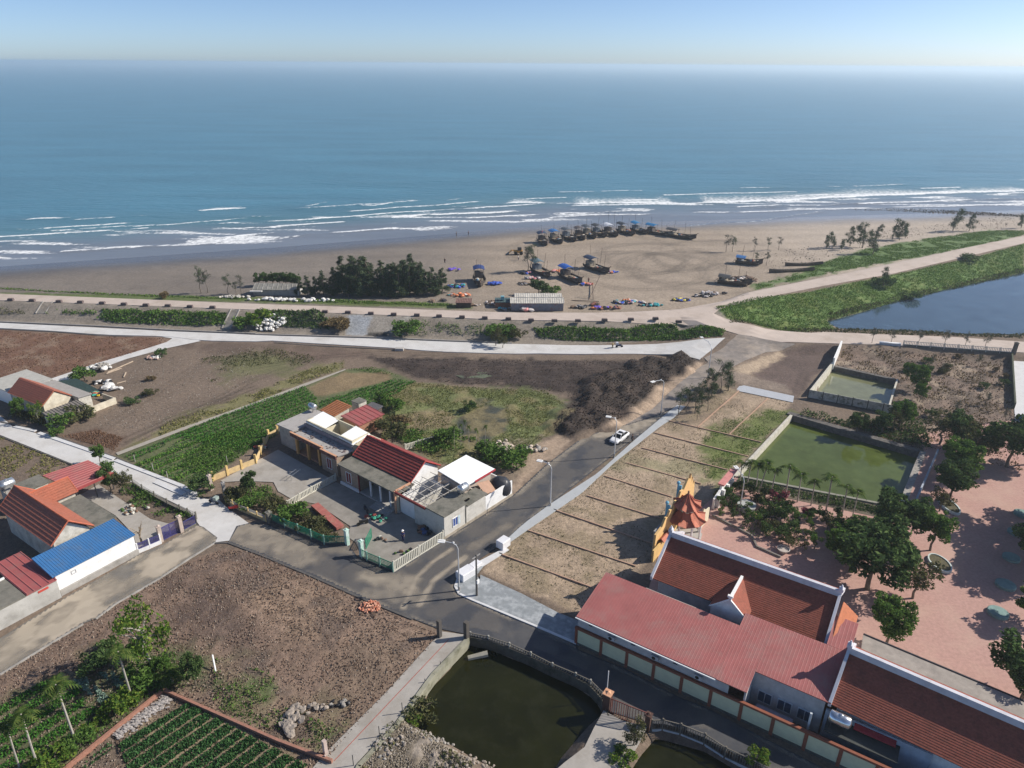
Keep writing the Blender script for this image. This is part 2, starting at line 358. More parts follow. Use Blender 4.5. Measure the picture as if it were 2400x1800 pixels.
ZONES = [
 (RED, (.155, .085, .055), .8, 1.0, 1), (OLIVE, (.19, .18, .075), 1.5, 3, .85),
 (zp('B', (0, 800), (300, 820), (420, 930), (200, 1000), (-200, 1080), (-300, 900)), (.14, .145, .06), 3, 5, .8),
 (zp('A', (1500, 760), (2212, 740), (2212, 860), (1800, 830)), (.12, .085, .065), 2, 3, .8),
 (zp('B', (0, 760), (900, 810), (1000, 880), (600, 900), (0, 850)), (.13, .09, .07), 2, 3, .7),
 (zp('E', (500, 80), (850, 20), (1080, 90), (1000, 220), (800, 160)), (.13, .08, .055), 1.5, 2, .8),
 (MUD, (.048, .035, .029), 1.5, 2.5, 1),
 (BACKY, (.15, .17, .065), 1.5, 3, 1),
 (zp('B', (1230, 1370), (1560, 1320), (1700, 1400), (1650, 1500), (1300, 1500)), (.27, .2, .13), 1, 2, .8),
 (zp('B', (1750, 1400), (2000, 1290), (2150, 1300), (2180, 1500), (1900, 1659), (1730, 1600)), (.045, .05, .045), .6, 1, .95),
 (zp('B', (1850, 1220), (2050, 1230), (2050, 1320), (1900, 1300)), (.07, .07, .05), .6, 1, .8),
 (CROPF, (.11, .125, .055), .4, .5, 1),
 (zp('B', (450, 1130), (770, 1000), (1180, 1010), (1150, 1070), (640, 1200), (530, 1200)), (.22, .16, .09), .6, 1, .95),
 (PLOTS, (.36, .275, .195), .5, .6, 1),
 (zp('H', (950, 560), (1500, 400), (1680, 430), (1430, 690), (1150, 940), (1050, 1080), (940, 1020), (880, 850), (900, 700)), (.13, .16, .045), 1.2, 2.5, .95),
 (zp('H', (250, 800), (900, 860), (930, 1000), (700, 1000), (100, 900)), (.25, .24, .13), 2, 3, .6),
 (zp('H', (600, 390), (1050, 200), (1200, 250), (860, 560), (560, 520)), (.17, .13, .09), 1.5, 2, .7),
 (VERGE, (.36, .27, .195), .6, 1.2, 1),
 (MOUND, (.048, .036, .029), 1.0, .6, 1),
 (zp('B', (790, 510), (1010, 515), (940, 690), (780, 680)), (.36, .38, .40), .3, .6, .9), (zp('B', (1010, 515), (1340, 525), (1130, 650), (950, 690)), (.31, .28, .24), .3, .5, .8), (zp('B', (1370, 520), (1200, 665), (1150, 660), (1110, 640), (1330, 515)), (.36, .34, .3), .2, .4, .8), (zp('B', (960, 655), (1150, 650), (1150, 692), (970, 690)), (.05, .045, .04), .2, .3, .95),
 (zp('G', (950, 100), (1250, 100), (1200, 400), (1100, 460), (1050, 300)), (.25, .2, .15), 1, 2, .7),
 (LOT, (.205, .142, .105), .3, .3, 1),
 (zp('K', (150, 0), (900, 60), (1200, 300), (1100, 600), (700, 500), (300, 300)), (.27, .19, .13), 3, 3, .6),
 (zp('J', (1500, 60), (1900, 60), (2212, 500), (2100, 900), (1900, 700), (1600, 300)), (.105, .075, .062), 3, 4, .85),
 (zp('K', (1900, 420), (1850, 700), (1100, 1350), (900, 1000), (1300, 500)), (.21, .155, .11), 3, 3, .6),
 (zp('K', (0, 650), (350, 800), (600, 1000), (1000, 1200), (1000, 1500), (600, 1400), (0, 1170)), (.2, .17, .1), 3, 4, .7),
 (zp('K', (250, 830), (560, 880), (520, 1080), (250, 1060)), (.09, .13, .04), 1, 2, .8),
 (zp('K', (0, 950), (180, 1000), (180, 1160), (0, 1150)), (.12, .16, .05), 1, 2, .8),
 (zp('K', (900, 1370), (1100, 1300), (1060, 1420), (900, 1480)), (.11, .14, .05), 1, 2, .8),
 (GREEN_BOT, (.10, .11, .05), 1.5, 2.5, .95), (BEDL, (.26, .2, .13), .2, .2, 1),
 (CORN, (.2, .165, .12), .5, 1, 1), (TRI, (.125, .09, .075), .5, 1, 1),
 (zp('D', (180, 1230), (520, 1100), (560, 1130), (330, 1260), (240, 1260)), (.36, .28, .2), .5, 1, 1),
 (zp('D', (330, 1265), (560, 1330), (620, 1400), (120, 1290), (100, 1240)), (.24, .19, .15), .6, 1, .9),
 (GARD, (.2, .145, .11), .8, 1.5, 1),
 (BANK, (.11, .18, .045), .5, .8, 1),
 (GRS_R, (.10, .16, .045), 1.2, 3, 1), (STRIP_B, (.10, .13, .04), .6, 1, 1),
]
TRK = [(zp('A', (1060, 1600), (1500, 1400), (2212, 1130)), .62), (zp('A', (1100, 1640), (1700, 1330), (2212, 1060)) + zp('B', (500, 900)), .7), (zp('B', (0, 960), (500, 880), (1100, 830), (1800, 860)), .65), (zp('K', (1850, 480), (1500, 420), (900, 520), (400, 300), (100, 20)), 1.3), (zp('K', (1400, 350), (900, 250), (500, 60)), 1.25), (zp('A', (2212, 860), (1700, 950), (1250, 1250), (900, 1500)), .75), (zp('D', (560, 1150), (700, 1250), (640, 1400)), .75), (zp('B', (1100, 900), (1700, 960), (2200, 980)) + zp('C', (700, 1520), (1500, 1470)), 1.5), (zp('B', (1300, 1020), (2212, 1100)) + zp('C', (900, 1640)), 1.4)]
TM = []
def ground_colors(x, y, z):
    n1 = fbm(x, y, 9, 4, 3); n2 = fbm(x, y, 2.2, 4, 9); n3 = fbm(x, y, .8, 3, 21); big = fbm(x, y, 40, 3, 5)
    col = np.empty((len(x), 3)); base = np.array([.175, .132, .098])
    col[:] = base * (.75 + .5 * n1)[:, None]
    beach = (y > yline(x))
    sdk = np.full(x.shape, 1e9)
    for a, b in zip(DIKE[:-1], DIKE[1:]): sdk = np.minimum(sdk, seg_d(x, y, a, b)[0])
    dw = (ywat(x) - y) * .93
    dry = np.array([.31, .25, .19]); lef = np.array([.19, .162, .135]); rgt = np.array([.40, .335, .27])
    tx = sstep(-40, 10, x)[:, None]; tr = sstep(70, 130, x)[:, None]
    bc = (lef * (1 - tx) + dry * tx) * (1 - tr) + rgt * tr
    band = fbm(x * .25 - y * .1, y * 1.6, 9, 4, 31)[:, None]
    bc = bc * (.8 + .4 * band) * (.9 + .2 * n2[:, None])
    wet = sstep(26, 2, dw + 10 * (big - .5))[:, None]
    bc = bc * (1 - .35 * wet) * (1 - wet * np.array([.1, .03, -.08]))  # wetness darkens the sand; the slight blue stands in for reflected sky
    col = np.where(beach[:, None], bc, col)
    # tyre tracks curling on the beach
    for cx, cy, r in [(44, 236, 12), (52, 228, 16), (60, 240, 11), (40, 226, 20), (62, 225, 22), (30, 250, 30), (75, 240, 26), (50, 244, 18)]:
        rr = np.hypot((x - cx) , (y - cy) * .9) + 5 * (n1 - .5)
        m = np.exp(-((rr - r) / .8) ** 2) + np.exp(-((rr - r - 2) / .6) ** 2)
        col *= (1 - .22 * m * beach)[:, None]
    # wheel tracks on bare earth
    for P_, f_ in TRK:
        for off in (-.75, .75):
            d = np.full(x.shape, 1e9)
            for a, b in zip(P_[:-1], P_[1:]):
                dx, dy = b[0] - a[0], b[1] - a[1]; L = math.hypot(dx, dy); ox, oy = -dy / L * off, dx / L * off; d = np.minimum(d, seg_d(x + 1.2 * (n1 - .5), y + 1.2 * (n1 - .5), (a[0] + ox, a[1] + oy), (b[0] + ox, b[1] + oy))[0])
            TM.append((np.exp(-(d / .32) ** 2) * (.5 + n2), f_))
    # inland dike slope
    sl = (~beach) & (sdk < 12) & (x < 56)
    col = np.where(sl[:, None], np.array([.25, .215, .175]) * (.7 + .55 * n2[:, None]), col)
    for poly, c, fe, am, al in ZONES:
        s = sdist(x, y, poly) + (n2 - .5) * 2 * am + (n3 - .5) * am * .8
        a = (sstep(fe, -fe, s) * al)[:, None]
        if a.max() <= 0: continue
        col = col * (1 - a) + np.array(c) * (.72 + .56 * n2[:, None]) * a
    for m_, f_ in TM: col = col * (1 + (f_ - 1) * np.clip(m_, 0, 1))[:, None]
    gv = [(BACKY, (.22, .18, .09), .55), (BANK, (.17, .2, .06), .6), (LOT, (.12, .09, .075), .62), (CORN, (.34, .29, .24), .6), (PLOTS, (.24, .19, .12), .6), (GARD, (.11, .085, .065), .5), (GARD, (.33, .26, .19), .62), (RED, (.24, .17, .12), .6), (MUD, (.085, .062, .05), .62)]
    for i, (poly, c, th) in enumerate(gv):
        s = sdist(x, y, poly); m = fbm(x, y, 3.5, 5, 50 + i * 7); a = (sstep(th - .06, th + .06, m) * (s < 0) * .7)[:, None]
        col = col * (1 - a) + np.array(c) * a
    return np.clip(col, .01, .9)

RUT = []
_xs = [p[0] for p in MOUND]; _ys = [p[1] for p in MOUND]
while len(MHC) < 60:
    _x, _y = MHR.uniform(min(_xs), max(_xs)), MHR.uniform(min(_ys), max(_ys))
    if sdist(np.array([_x]), np.array([_y]), MOUND)[0] < -.2 and all(math.hypot(_x - a, _y - b) > 1.7 for a, b, c, d in MHC): MHC.append((_x, _y, MHR.uniform(1.3, 2.6), MHR.uniform(.6, 1.6)))
def mound(x, y):
    m = np.zeros(x.shape); j = 1 + .5 * (fbm(x, y, 1.3, 4, 77) - .5)
    for cx, cy, r, h in MHC: m = np.maximum(m, h * np.clip(1 - (np.hypot(x - cx, y - cy) / (r * 1.25) * j) ** 2, 0, 1) ** .8)
    m = m * (.75 + .5 * fbm(x, y, .7, 3, 79)) + .5 * sstep(.5, -2, sdist(x, y, MOUND)) * fbm(x, y, 2, 3, 78)
    s2 = sdist(x, y, MUD); return m + sstep(0, -3, s2) * (.45 * (1 - np.abs(2 * fbm(x * .5, y * 1.6, 3, 5, 79) - 1)) ** 2 - .02)
def make_ground():
    ys = [30.0]
    while ys[-1] < 470: ys.append(ys[-1] + max(.28, .0050 * ys[-1]))
    ys = np.array(ys); nu = 520; u = np.linspace(-1, 1, nu)
    Y, Uu = np.meshgrid(ys, u, indexing='ij'); X = Uu * (1.02 * Y + 26)
    x, y = X.ravel(), Y.ravel(); z = hfun(x, y)
    amp = np.full(x.shape, .05)
    s = sdist(x, y, MOUND); s2 = sdist(x, y, MUD)
    rid = 1 - np.abs(2 * fbm(x, y, 2.6, 4, 77) - 1)
    z = z + mound(x, y)
    land = (y < yline(x))
    roads = np.full(x.shape, 1e9)
    for pl in FLAT: roads = np.minimum(roads, sdist(x, y, pl))
    k = sstep(.2, 1.6, roads)
    for pl, a in [(LOT, .10), (CORN, .25), (GARD, .18), (RED, .14), (PLOTS, .05), (BACKY, .22), (BANK, .3)]:
        z = z + sstep(0, -1.2, sdist(x, y, pl)) * a * k * (fbm(x, y, .9, 4, 12) - .45) * 2.8
    z = np.where(land, z + (fbm(x, y, 4, 3, 61) - .6) * .16 * k * (z > -.2) * (z < .3), z + (fbm(x, y, 6, 4, 62) - .5) * .35 * sstep(0, 12, y - yline(x) - 4) * sstep(5, 30, (ywat(x) - y)))
    z = np.where(roads < -.25, z - .16, np.where(roads < .3, z - .04 * (z < .1), z))
    c = ground_colors(x, y, z)
    n, mcol = Y.shape
    i = np.arange(n - 1)[:, None] * mcol + np.arange(mcol - 1)[None, :]
    f = np.stack([i, i + 1, i + mcol + 1, i + mcol], -1).reshape(-1, 4)
    dw = (ywat(x) - y) * .93
    wet = np.where(y > yline(x), sstep(26, 3, dw + 8 * (fbm(x, y, 30, 3, 5) - .5)), 0)
    me = npmesh('ground', np.stack([x, y, z], 1), f, None, True, {'zone': c, 'wet': wet})
    m = bpy.data.materials.new('soil_and_sand'); m.use_nodes = True; t = m.node_tree; b = t.nodes['Principled BSDF']
    at = nn(t, 'ShaderNodeAttribute', attribute_name='zone'); aw = nn(t, 'ShaderNodeAttribute', attribute_name='wet')
    g = nn(t, 'ShaderNodeNewGeometry')
    no = nn(t, 'ShaderNodeTexNoise'); no.inputs['Scale'].default_value = 1.6; no.inputs['Detail'].default_value = 9; no.inputs['Roughness'].default_value = .78
    t.links.new(g.outputs['Position'], no.inputs['Vector'])
    mr = nn(t, 'ShaderNodeMapRange'); mr.inputs['From Min'].default_value = .3; mr.inputs['From Max'].default_value = .7; mr.inputs['To Min'].default_value = .58; mr.inputs['To Max'].default_value = 1.42
    t.links.new(no.outputs['Fac'], mr.inputs['Value'])
    vo = nn(t, 'ShaderNodeTexVoronoi'); vo.inputs['Scale'].default_value = 2.6; t.links.new(g.outputs['Position'], vo.inputs['Vector'])
    mv = nn(t, 'ShaderNodeMapRange'); mv.inputs['From Min'].default_value = .05; mv.inputs['From Max'].default_value = .16; mv.inputs['To Min'].default_value = 1.5; mv.inputs['To Max'].default_value = 1.0
    t.links.new(vo.outputs['Distance'], mv.inputs['Value'])
    mm = nn(t, 'ShaderNodeMath', operation='MULTIPLY'); t.links.new(mr.outputs[0], mm.inputs[0]); t.links.new(mv.outputs[0], mm.inputs[1])
    vm = nn(t, 'ShaderNodeVectorMath', operation='SCALE'); t.links.new(at.outputs['Color'], vm.inputs[0]); t.links.new(mm.outputs[0], vm.inputs['Scale'])
    t.links.new(vm.outputs[0], b.inputs['Base Color'])
    rr = nn(t, 'ShaderNodeMapRange'); rr.inputs['To Min'].default_value = .95; rr.inputs['To Max'].default_value = .2; t.links.new(aw.outputs['Fac'], rr.inputs['Value']); t.links.new(rr.outputs[0], b.inputs['Roughness'])
    b.inputs['Specular IOR Level'].default_value = .35
    bp = nn(t, 'ShaderNodeBump'); bp.inputs['Distance'].default_value = .22; n3 = nn(t, 'ShaderNodeTexNoise'); n3.inputs['Scale'].default_value = 2.4; n3.inputs['Detail'].default_value = 8; n3.inputs['Roughness'].default_value = .7
    bs = nn(t, 'ShaderNodeMapRange'); bs.inputs['To Min'].default_value = .75; bs.inputs['To Max'].default_value = .03; t.links.new(aw.outputs['Fac'], bs.inputs['Value']); t.links.new(bs.outputs[0], bp.inputs['Strength'])
    t.links.new(g.outputs['Position'], n3.inputs['Vector']); t.links.new(n3.outputs['Fac'], bp.inputs['Height']); t.links.new(bp.outputs[0], b.inputs['Normal'])
    me.materials.append(m)
    tag(put('ground', me), kind='structure', label='brown earth, plots and sandy beach of the village', cat='ground')

# ------------------------------------------------------------------ roads and pavings
FLAT = []; FLAT_NAMED = {}
def sheet(name, pts, mat, dz=.03, label=None, kind='structure', flat=True, res=None):
    """polygon of paving; corners in world metres"""
    pl = [(p[0], p[1]) for p in pts]
    if flat: FLAT.append(pl)
    FLAT_NAMED[name] = pl
    mb = MB(); mb.prism(pl, dz - .03, dz)
    return mb.build(name, mat, None, kind=kind, label=label, cat=name.replace('_', ' '))
def resamp(pts, n):
    pts = [Vector((p[0], p[1])) for p in pts]; L = [0]
    for a, b in zip(pts[:-1], pts[1:]): L.append(L[-1] + (b - a).length)
    out = []
    for i in range(n):
        d = L[-1] * i / (n - 1); j = max(k for k in range(len(L)) if L[k] <= d + 1e-6); j = min(j, len(pts) - 2)
        out.append(pts[j].lerp(pts[j + 1], (d - L[j]) / max(1e-6, L[j + 1] - L[j])))
    return out
def strip(name, lft, rgt, mat, dz=.05, n=40, mcr=5, label=None, skirt=.3):
    a = resamp(lft, n); b = resamp(rgt, n); v = []
    for i in range(n):
        for j in range(mcr):
            p = a[i].lerp(b[i], j / (mcr - 1)); v.append((p.x, p.y))
    v = np.array(v); z = hfun(v[:, 0], v[:, 1]) + dz
    V = [Vector((*p, q)) for p, q in zip(v, z)]; f = [(i * mcr + j, i * mcr + j + 1, (i + 1) * mcr + j + 1, (i + 1) * mcr + j) for i in range(n - 1) for j in range(mcr - 1)]
    mb = MB(); mb.add(V, f)
    for j in (0, mcr - 1):
        e = [V[i * mcr + j] for i in range(n)]; mb.add(e + [p - Vector((0, 0, skirt)) for p in e], [(i, i + 1, n + i + 1, n + i) for i in range(n - 1)])
    FLAT.append([(p.x, p.y) for p in a] + [(p.x, p.y) for p in reversed(b)])
    return mb.build(name, mat, None, kind='structure', label=label, cat=name.replace('_', ' '))

m_dike = M('dike_concrete', (.50, .42, .36), stain=((.36, .29, .23), .6, .15), scale=.5, var=.06, bump=.1)
m_white = M('new_concrete', (.58, .57, .55), stain=((.42, .39, .35), .6, .16), scale=.4, var=.08, bump=.1)
m_asph = M('asphalt', (.058, .061, .07), stain=((.12, .115, .11), .5, .12), scale=3, var=.15, bump=.2, bscale=12)
m_dusty = M('dusty_asphalt', (.16, .15, .135), scale=.5, var=.25, bump=.2, bscale=10)
m_conc_old = M('worn_concrete', (.37, .345, .31), stain=((.25, .22, .18), .6, .25), scale=.6, var=.12, bump=.1)
m_pink = M('pink_paving', (.44, .265, .225), stain=((.50, .34, .27), .65, .12), scale=2.5, var=.16, bump=.08)
m_slab = M('slab_concrete', (.62, .62, .62), var=.06, stain=((.45, .44, .42), .4, .5))

# dike road: main straight, flare and right arm
strip('dike_road', [(-600, 232.3), (-141.9, 189.1), (-68.6, 181.6), (0, 175.8), (29.6, 177.2), (44.6, 183.9), (59.7, 192.2), (88.6, 209.3), (120.2, 227.3), (195.9, 272), (600, 513)],
      [(-600, 226), (-138, 183.2), (-66.9, 176.6), (0, 169.9), (38.8, 170.0), (50, 172.5), (55.5, 181), (69.3, 190), (91, 202.3), (118.4, 216.9), (188.7, 260.5), (600, 507)], m_dike, .06, 260, 6, 'beige concrete dike road running above the beach')
strip('branch_road', WW('D', (-60, 830), (75, 835), (180, 893), (400, 942), (850, 967), (1150, 982), (1700, 1002), (2212, 1037)) + [Vector((400, 114, 0))],
      WW('D', (-330, 870), (0, 915), (240, 985), (480, 1040), (900, 1048), (1200, 1055), (1700, 1078), (2212, 1112)) + [Vector((400, 105, 0))], m_dike, .075, 90, 6, 'beige dirt and concrete road beside the big pond')
m_join = M('gritty_road', (.24, .21, .185), stain=((.33, .27, .21), .8, .15), scale=.6, var=.25, bump=.2, bscale=8)
strip('junction_road', WW('D', (235, 985), (130, 1080), (0, 1150)) + WW('H', (960, 0), (880, 40), (620, 260), (480, 400), (380, 460), (240, 540)),
      WW('D', (500, 1038), (640, 1050), (420, 1110), (180, 1220), (20, 1290)) + WW('H', (960, 125), (760, 325), (690, 372), (520, 455)), m_join, .085, 60, 6, 'gritty grey road dropping from the dike')
# white concrete canal road
strip('canal_road', [Vector((-600, 217, 0))] + WW('A', (0, 580), (900, 625), (1500, 655), (2212, 683)) + WW('B', (0, 688), (1000, 716), (1600, 742), (2212, 762)) + WW('C', (500, 1318), (800, 1325), (1200, 1326), (1600, 1318), (2212, 1262)),
      [Vector((-600, 213, 0))] + WW('A', (0, 625), (500, 652), (870, 682), (1460, 697), (1730, 733), (2212, 742)) + WW('B', (0, 725), (500, 757), (1250, 800), (1550, 828), (2212, 848)) + WW('C', (600, 1398), (1200, 1400), (1800, 1402), (1990, 1452)), m_white, .11, 120, 5, 'white concrete road along the foot of the dike')
sheet('side_lane', WW('A', (1400, 700), (1490, 712), (1440, 745), (1300, 790), (830, 930), (520, 1035), (430, 1065), (500, 1085), (640, 1060), (985, 930), (1100, 888), (1430, 800), (1735, 735), (1600, 690)), m_white, .05, 'white concrete lane past the ploughed field')
# left village road
sheet('village_road', WW('A', (-500, 1120), (0, 1380)) + WW('E', (110, 0), (320, 60), (980, 285), (1570, 525), (1690, 605), (1740, 620), (1900, 640), (1960, 700), (2212, 880), (2212, 960), (1860, 1000), (1720, 850), (1640, 730), (1200, 515), (960, 390), (620, 320), (0, 72), (-500, -160)), m_white, .04, 'white concrete village road')
sheet('lower_road', WW('E', (1860, 1000), (1380, 1310), (1000, 1530), (830, 1659)) + WW('J', (720, 412), (0, 850), (-400, 1080), (-400, 760), (0, 540), (560, 190), (1000, -60)) + WW('E', (1200, 1105), (1400, 1025), (1705, 850), (1760, 870), (1880, 960)), m_dusty, .042, 'dusty asphalt lane in front of the houses')
sheet('asphalt_road', WW('G', (525, 972), (900, 742), (1120, 592), (1400, 330), (1700, 105), (1900, 30)) + WW('H', (240, 540), (520, 455), (690, 372), (600, 440), (500, 525), (300, 692), (0, 962)) + WW('G', (2212, 65), (1440, 672), (1200, 852), (1050, 995), (800, 1165), (640, 1285), (608, 1380), (640, 1445), (1120, 1659)) +
      WW('L', (800, 455), (1100, 590), (1130, 640), (1520, 800), (2020, 1060), (2212, 1130)) + WW('M', (400, 1400), (870, 1640), (1400, 1900), (1000, 1900), (500, 1659), (130, 1500)) + WW('L', (2000, 1340), (1850, 1310), (1730, 1300), (1400, 1195), (1340, 1090), (1230, 985), (900, 840), (530, 662), (200, 570), (150, 545)) +
      WW('K', (1930, 452), (1600, 322), (1300, 192), (870, 0)) + WW('F', (860, 1290), (430, 1110), (130, 1000), (200, 860), (330, 830), (480, 850), (950, 1030), (1160, 1020), (1270, 1150), (1560, 1262)), m_asph, .046, 'dark new asphalt road between fences')
m_dust = M('road_dust', (.33, .27, .21), stain=((.2, .18, .15), .8, .5), var=.15, scale=1)
m_conc_path = m_conc_old
sheet('concrete_path', WW('K', (1980, 482), (2175, 555), (2190, 600), (1880, 900), (1560, 1280), (1240, 1620), (1180, 1800), (700, 1800), (860, 1659), (1000, 1500), (1500, 1000), (1900, 560)), m_conc_old, .05, 'pale concrete path beside the dark pond')
m_pave = M('grey_pavers', (.26, .28, .29), stain=((.43, .45, .46), .9, .7), var=.15, scale=1.4)
# raised pavement with kerb
PAV = WW('L', (62, 100), (62, 150), (205, 205), (800, 450), (1110, 578), (1130, 400), (950, 322), (250, 15)) 
def pavement():
    o = sheet('pavement', WW('G', (640, 1290), (612, 1385), (645, 1448)) + WW('L', (205, 212), (800, 458), (1105, 588), (1132, 610), (1132, 395), (950, 322), (640, 160), (280, -5)) + WW('G', (830, 1330), (800, 1290), (870, 1200), (800, 1170)), m_pave, .14, 'grey paved pavement beside the temple wall')
    mb = MB(); pl = WW('G', (640, 1282), (606, 1385), (640, 1452)) + WW('L', (205, 218), (800, 464), (1105, 594))
    for a, b in zip(pl[:-1], pl[1:]):
        fr = Fr(a.x, a.y, math.degrees(math.atan2(b.y - a.y, b.x - a.x))); mb.box(fr, 0, (b - a).length, 0, .3, 0, .17)
    mb.build('kerb', m_slab, None, kind='structure', label='pale kerb edging the paved corner', cat='kerb')
    side = WW('G', (1050, 990), (1200, 850), (1440, 672)) + WW('H', (0, 962), (300, 692), (500, 525), (600, 440), (690, 372))
    out = WW('G', (1075, 1012), (1300, 855), (1700, 585)) + WW('H', (130, 880), (330, 722), (540, 555), (660, 480), (760, 380))
    a = resamp(side, 30); b = resamp(out, 30); mb = MB()
    for i in range(29): mb.hexa([Vector((*a[i], .02)), Vector((*a[i + 1], .02)), Vector((*b[i + 1], .02)), Vector((*b[i], .02))], [Vector((*a[i], .16)), Vector((*a[i + 1], .16)), Vector((*b[i + 1], .16)), Vector((*b[i], .16))])
    FLAT.append([(p.x, p.y) for p in a] + [(p.x, p.y) for p in reversed(b)])
    mb.build('footpath', M('kerb_concrete', (.42, .44, .45), var=.08, stain=((.3, .3, .29), .4, .6)), None, kind='structure', label='narrow raised concrete footpath along the asphalt road', cat='footpath')
    mb = MB(); pl = WW('G', (1050, 1050), (800, 1180)); pr = WW('G', (1080, 1070), (850, 1215))
    mb.hexa([pl[0] + Vector((0, 0, .02)), pl[1] + Vector((0, 0, .02)), pr[1] + Vector((0, 0, .02)), pr[0] + Vector((0, 0, .02))], [p + Vector((0, 0, .16)) for p in (pl[0], pl[1], pr[1], pr[0])])
    mb.build('footpath', m_slab, None, kind='structure', label='short raised footpath beside the wrapped pallets', cat='footpath')
pavement()
sheet('garden_path', WW('H', (960, 140), (1040, 190), (1690, 345), (1700, 290), (1200, 165), (1000, 120)), M('bluish_concrete', (.42, .44, .47), var=.1), .06, 'narrow concrete strip behind the plots')
sheet('crop_path', WW('E', (1000, 228), (1600, 0)) + WW('A', (2212, 1262)) + WW('B', (400, 1110), (770, 978), (775, 985), (410, 1130)) + WW('A', (2212, 1285)) + WW('E', (1680, -5), (1020, 248)), M('path_conc', (.36, .33, .28), var=.12), .06, 'narrow concrete path beside the green crop field')
COURT = [(21.5, 82.7), (37.3, 101.0), (59.6, 92.0), (72.5, 108.3), (75, 116), (95, 122), (150, 100), (90, 30), (52, 30), (46, 48), (36, 55), (16, 68)]
sheet('courtyard', [Vector((*p, 0)) for p in COURT], m_pink, .03, 'pink tiled temple courtyard')
sheet('house_yard', WW('F', (60, 470), (330, 320), (560, 200), (900, 390), (1050, 470), (700, 640), (560, 560), (520, 480), (250, 470), (110, 480)), m_conc_old, .05, 'concrete forecourt of the unroofed house')
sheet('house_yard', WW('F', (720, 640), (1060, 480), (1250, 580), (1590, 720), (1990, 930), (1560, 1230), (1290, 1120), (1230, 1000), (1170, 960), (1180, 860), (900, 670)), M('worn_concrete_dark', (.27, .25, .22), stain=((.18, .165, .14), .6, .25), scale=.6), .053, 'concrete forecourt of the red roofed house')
sheet('left_yard', WW('E', (700, 590), (850, 500), (1000, 600), (1150, 700), (1300, 800), (1500, 850), (1400, 960), (1200, 1090), (1150, 930), (1000, 770), (800, 650)), m_conc_old, .05, 'concrete yard beside the orange roofed house')
sheet('ramp', WW('L', (1340, 1215), (1500, 1250), (1720, 1330), (1650, 1500), (1560, 1659), (1500, 1800), (900, 1800), (1010, 1640), (1180, 1480), (1260, 1330)), m_conc_old, .05, 'concrete landing between the two dark ponds')
sheet('white_walkway', [W('D', 2135, 1125), W('D', 2300, 1130), W('D', 2300, 1659), W('D', 2150, 1590)], m_slab, .05, 'white concrete walkway at the right edge')

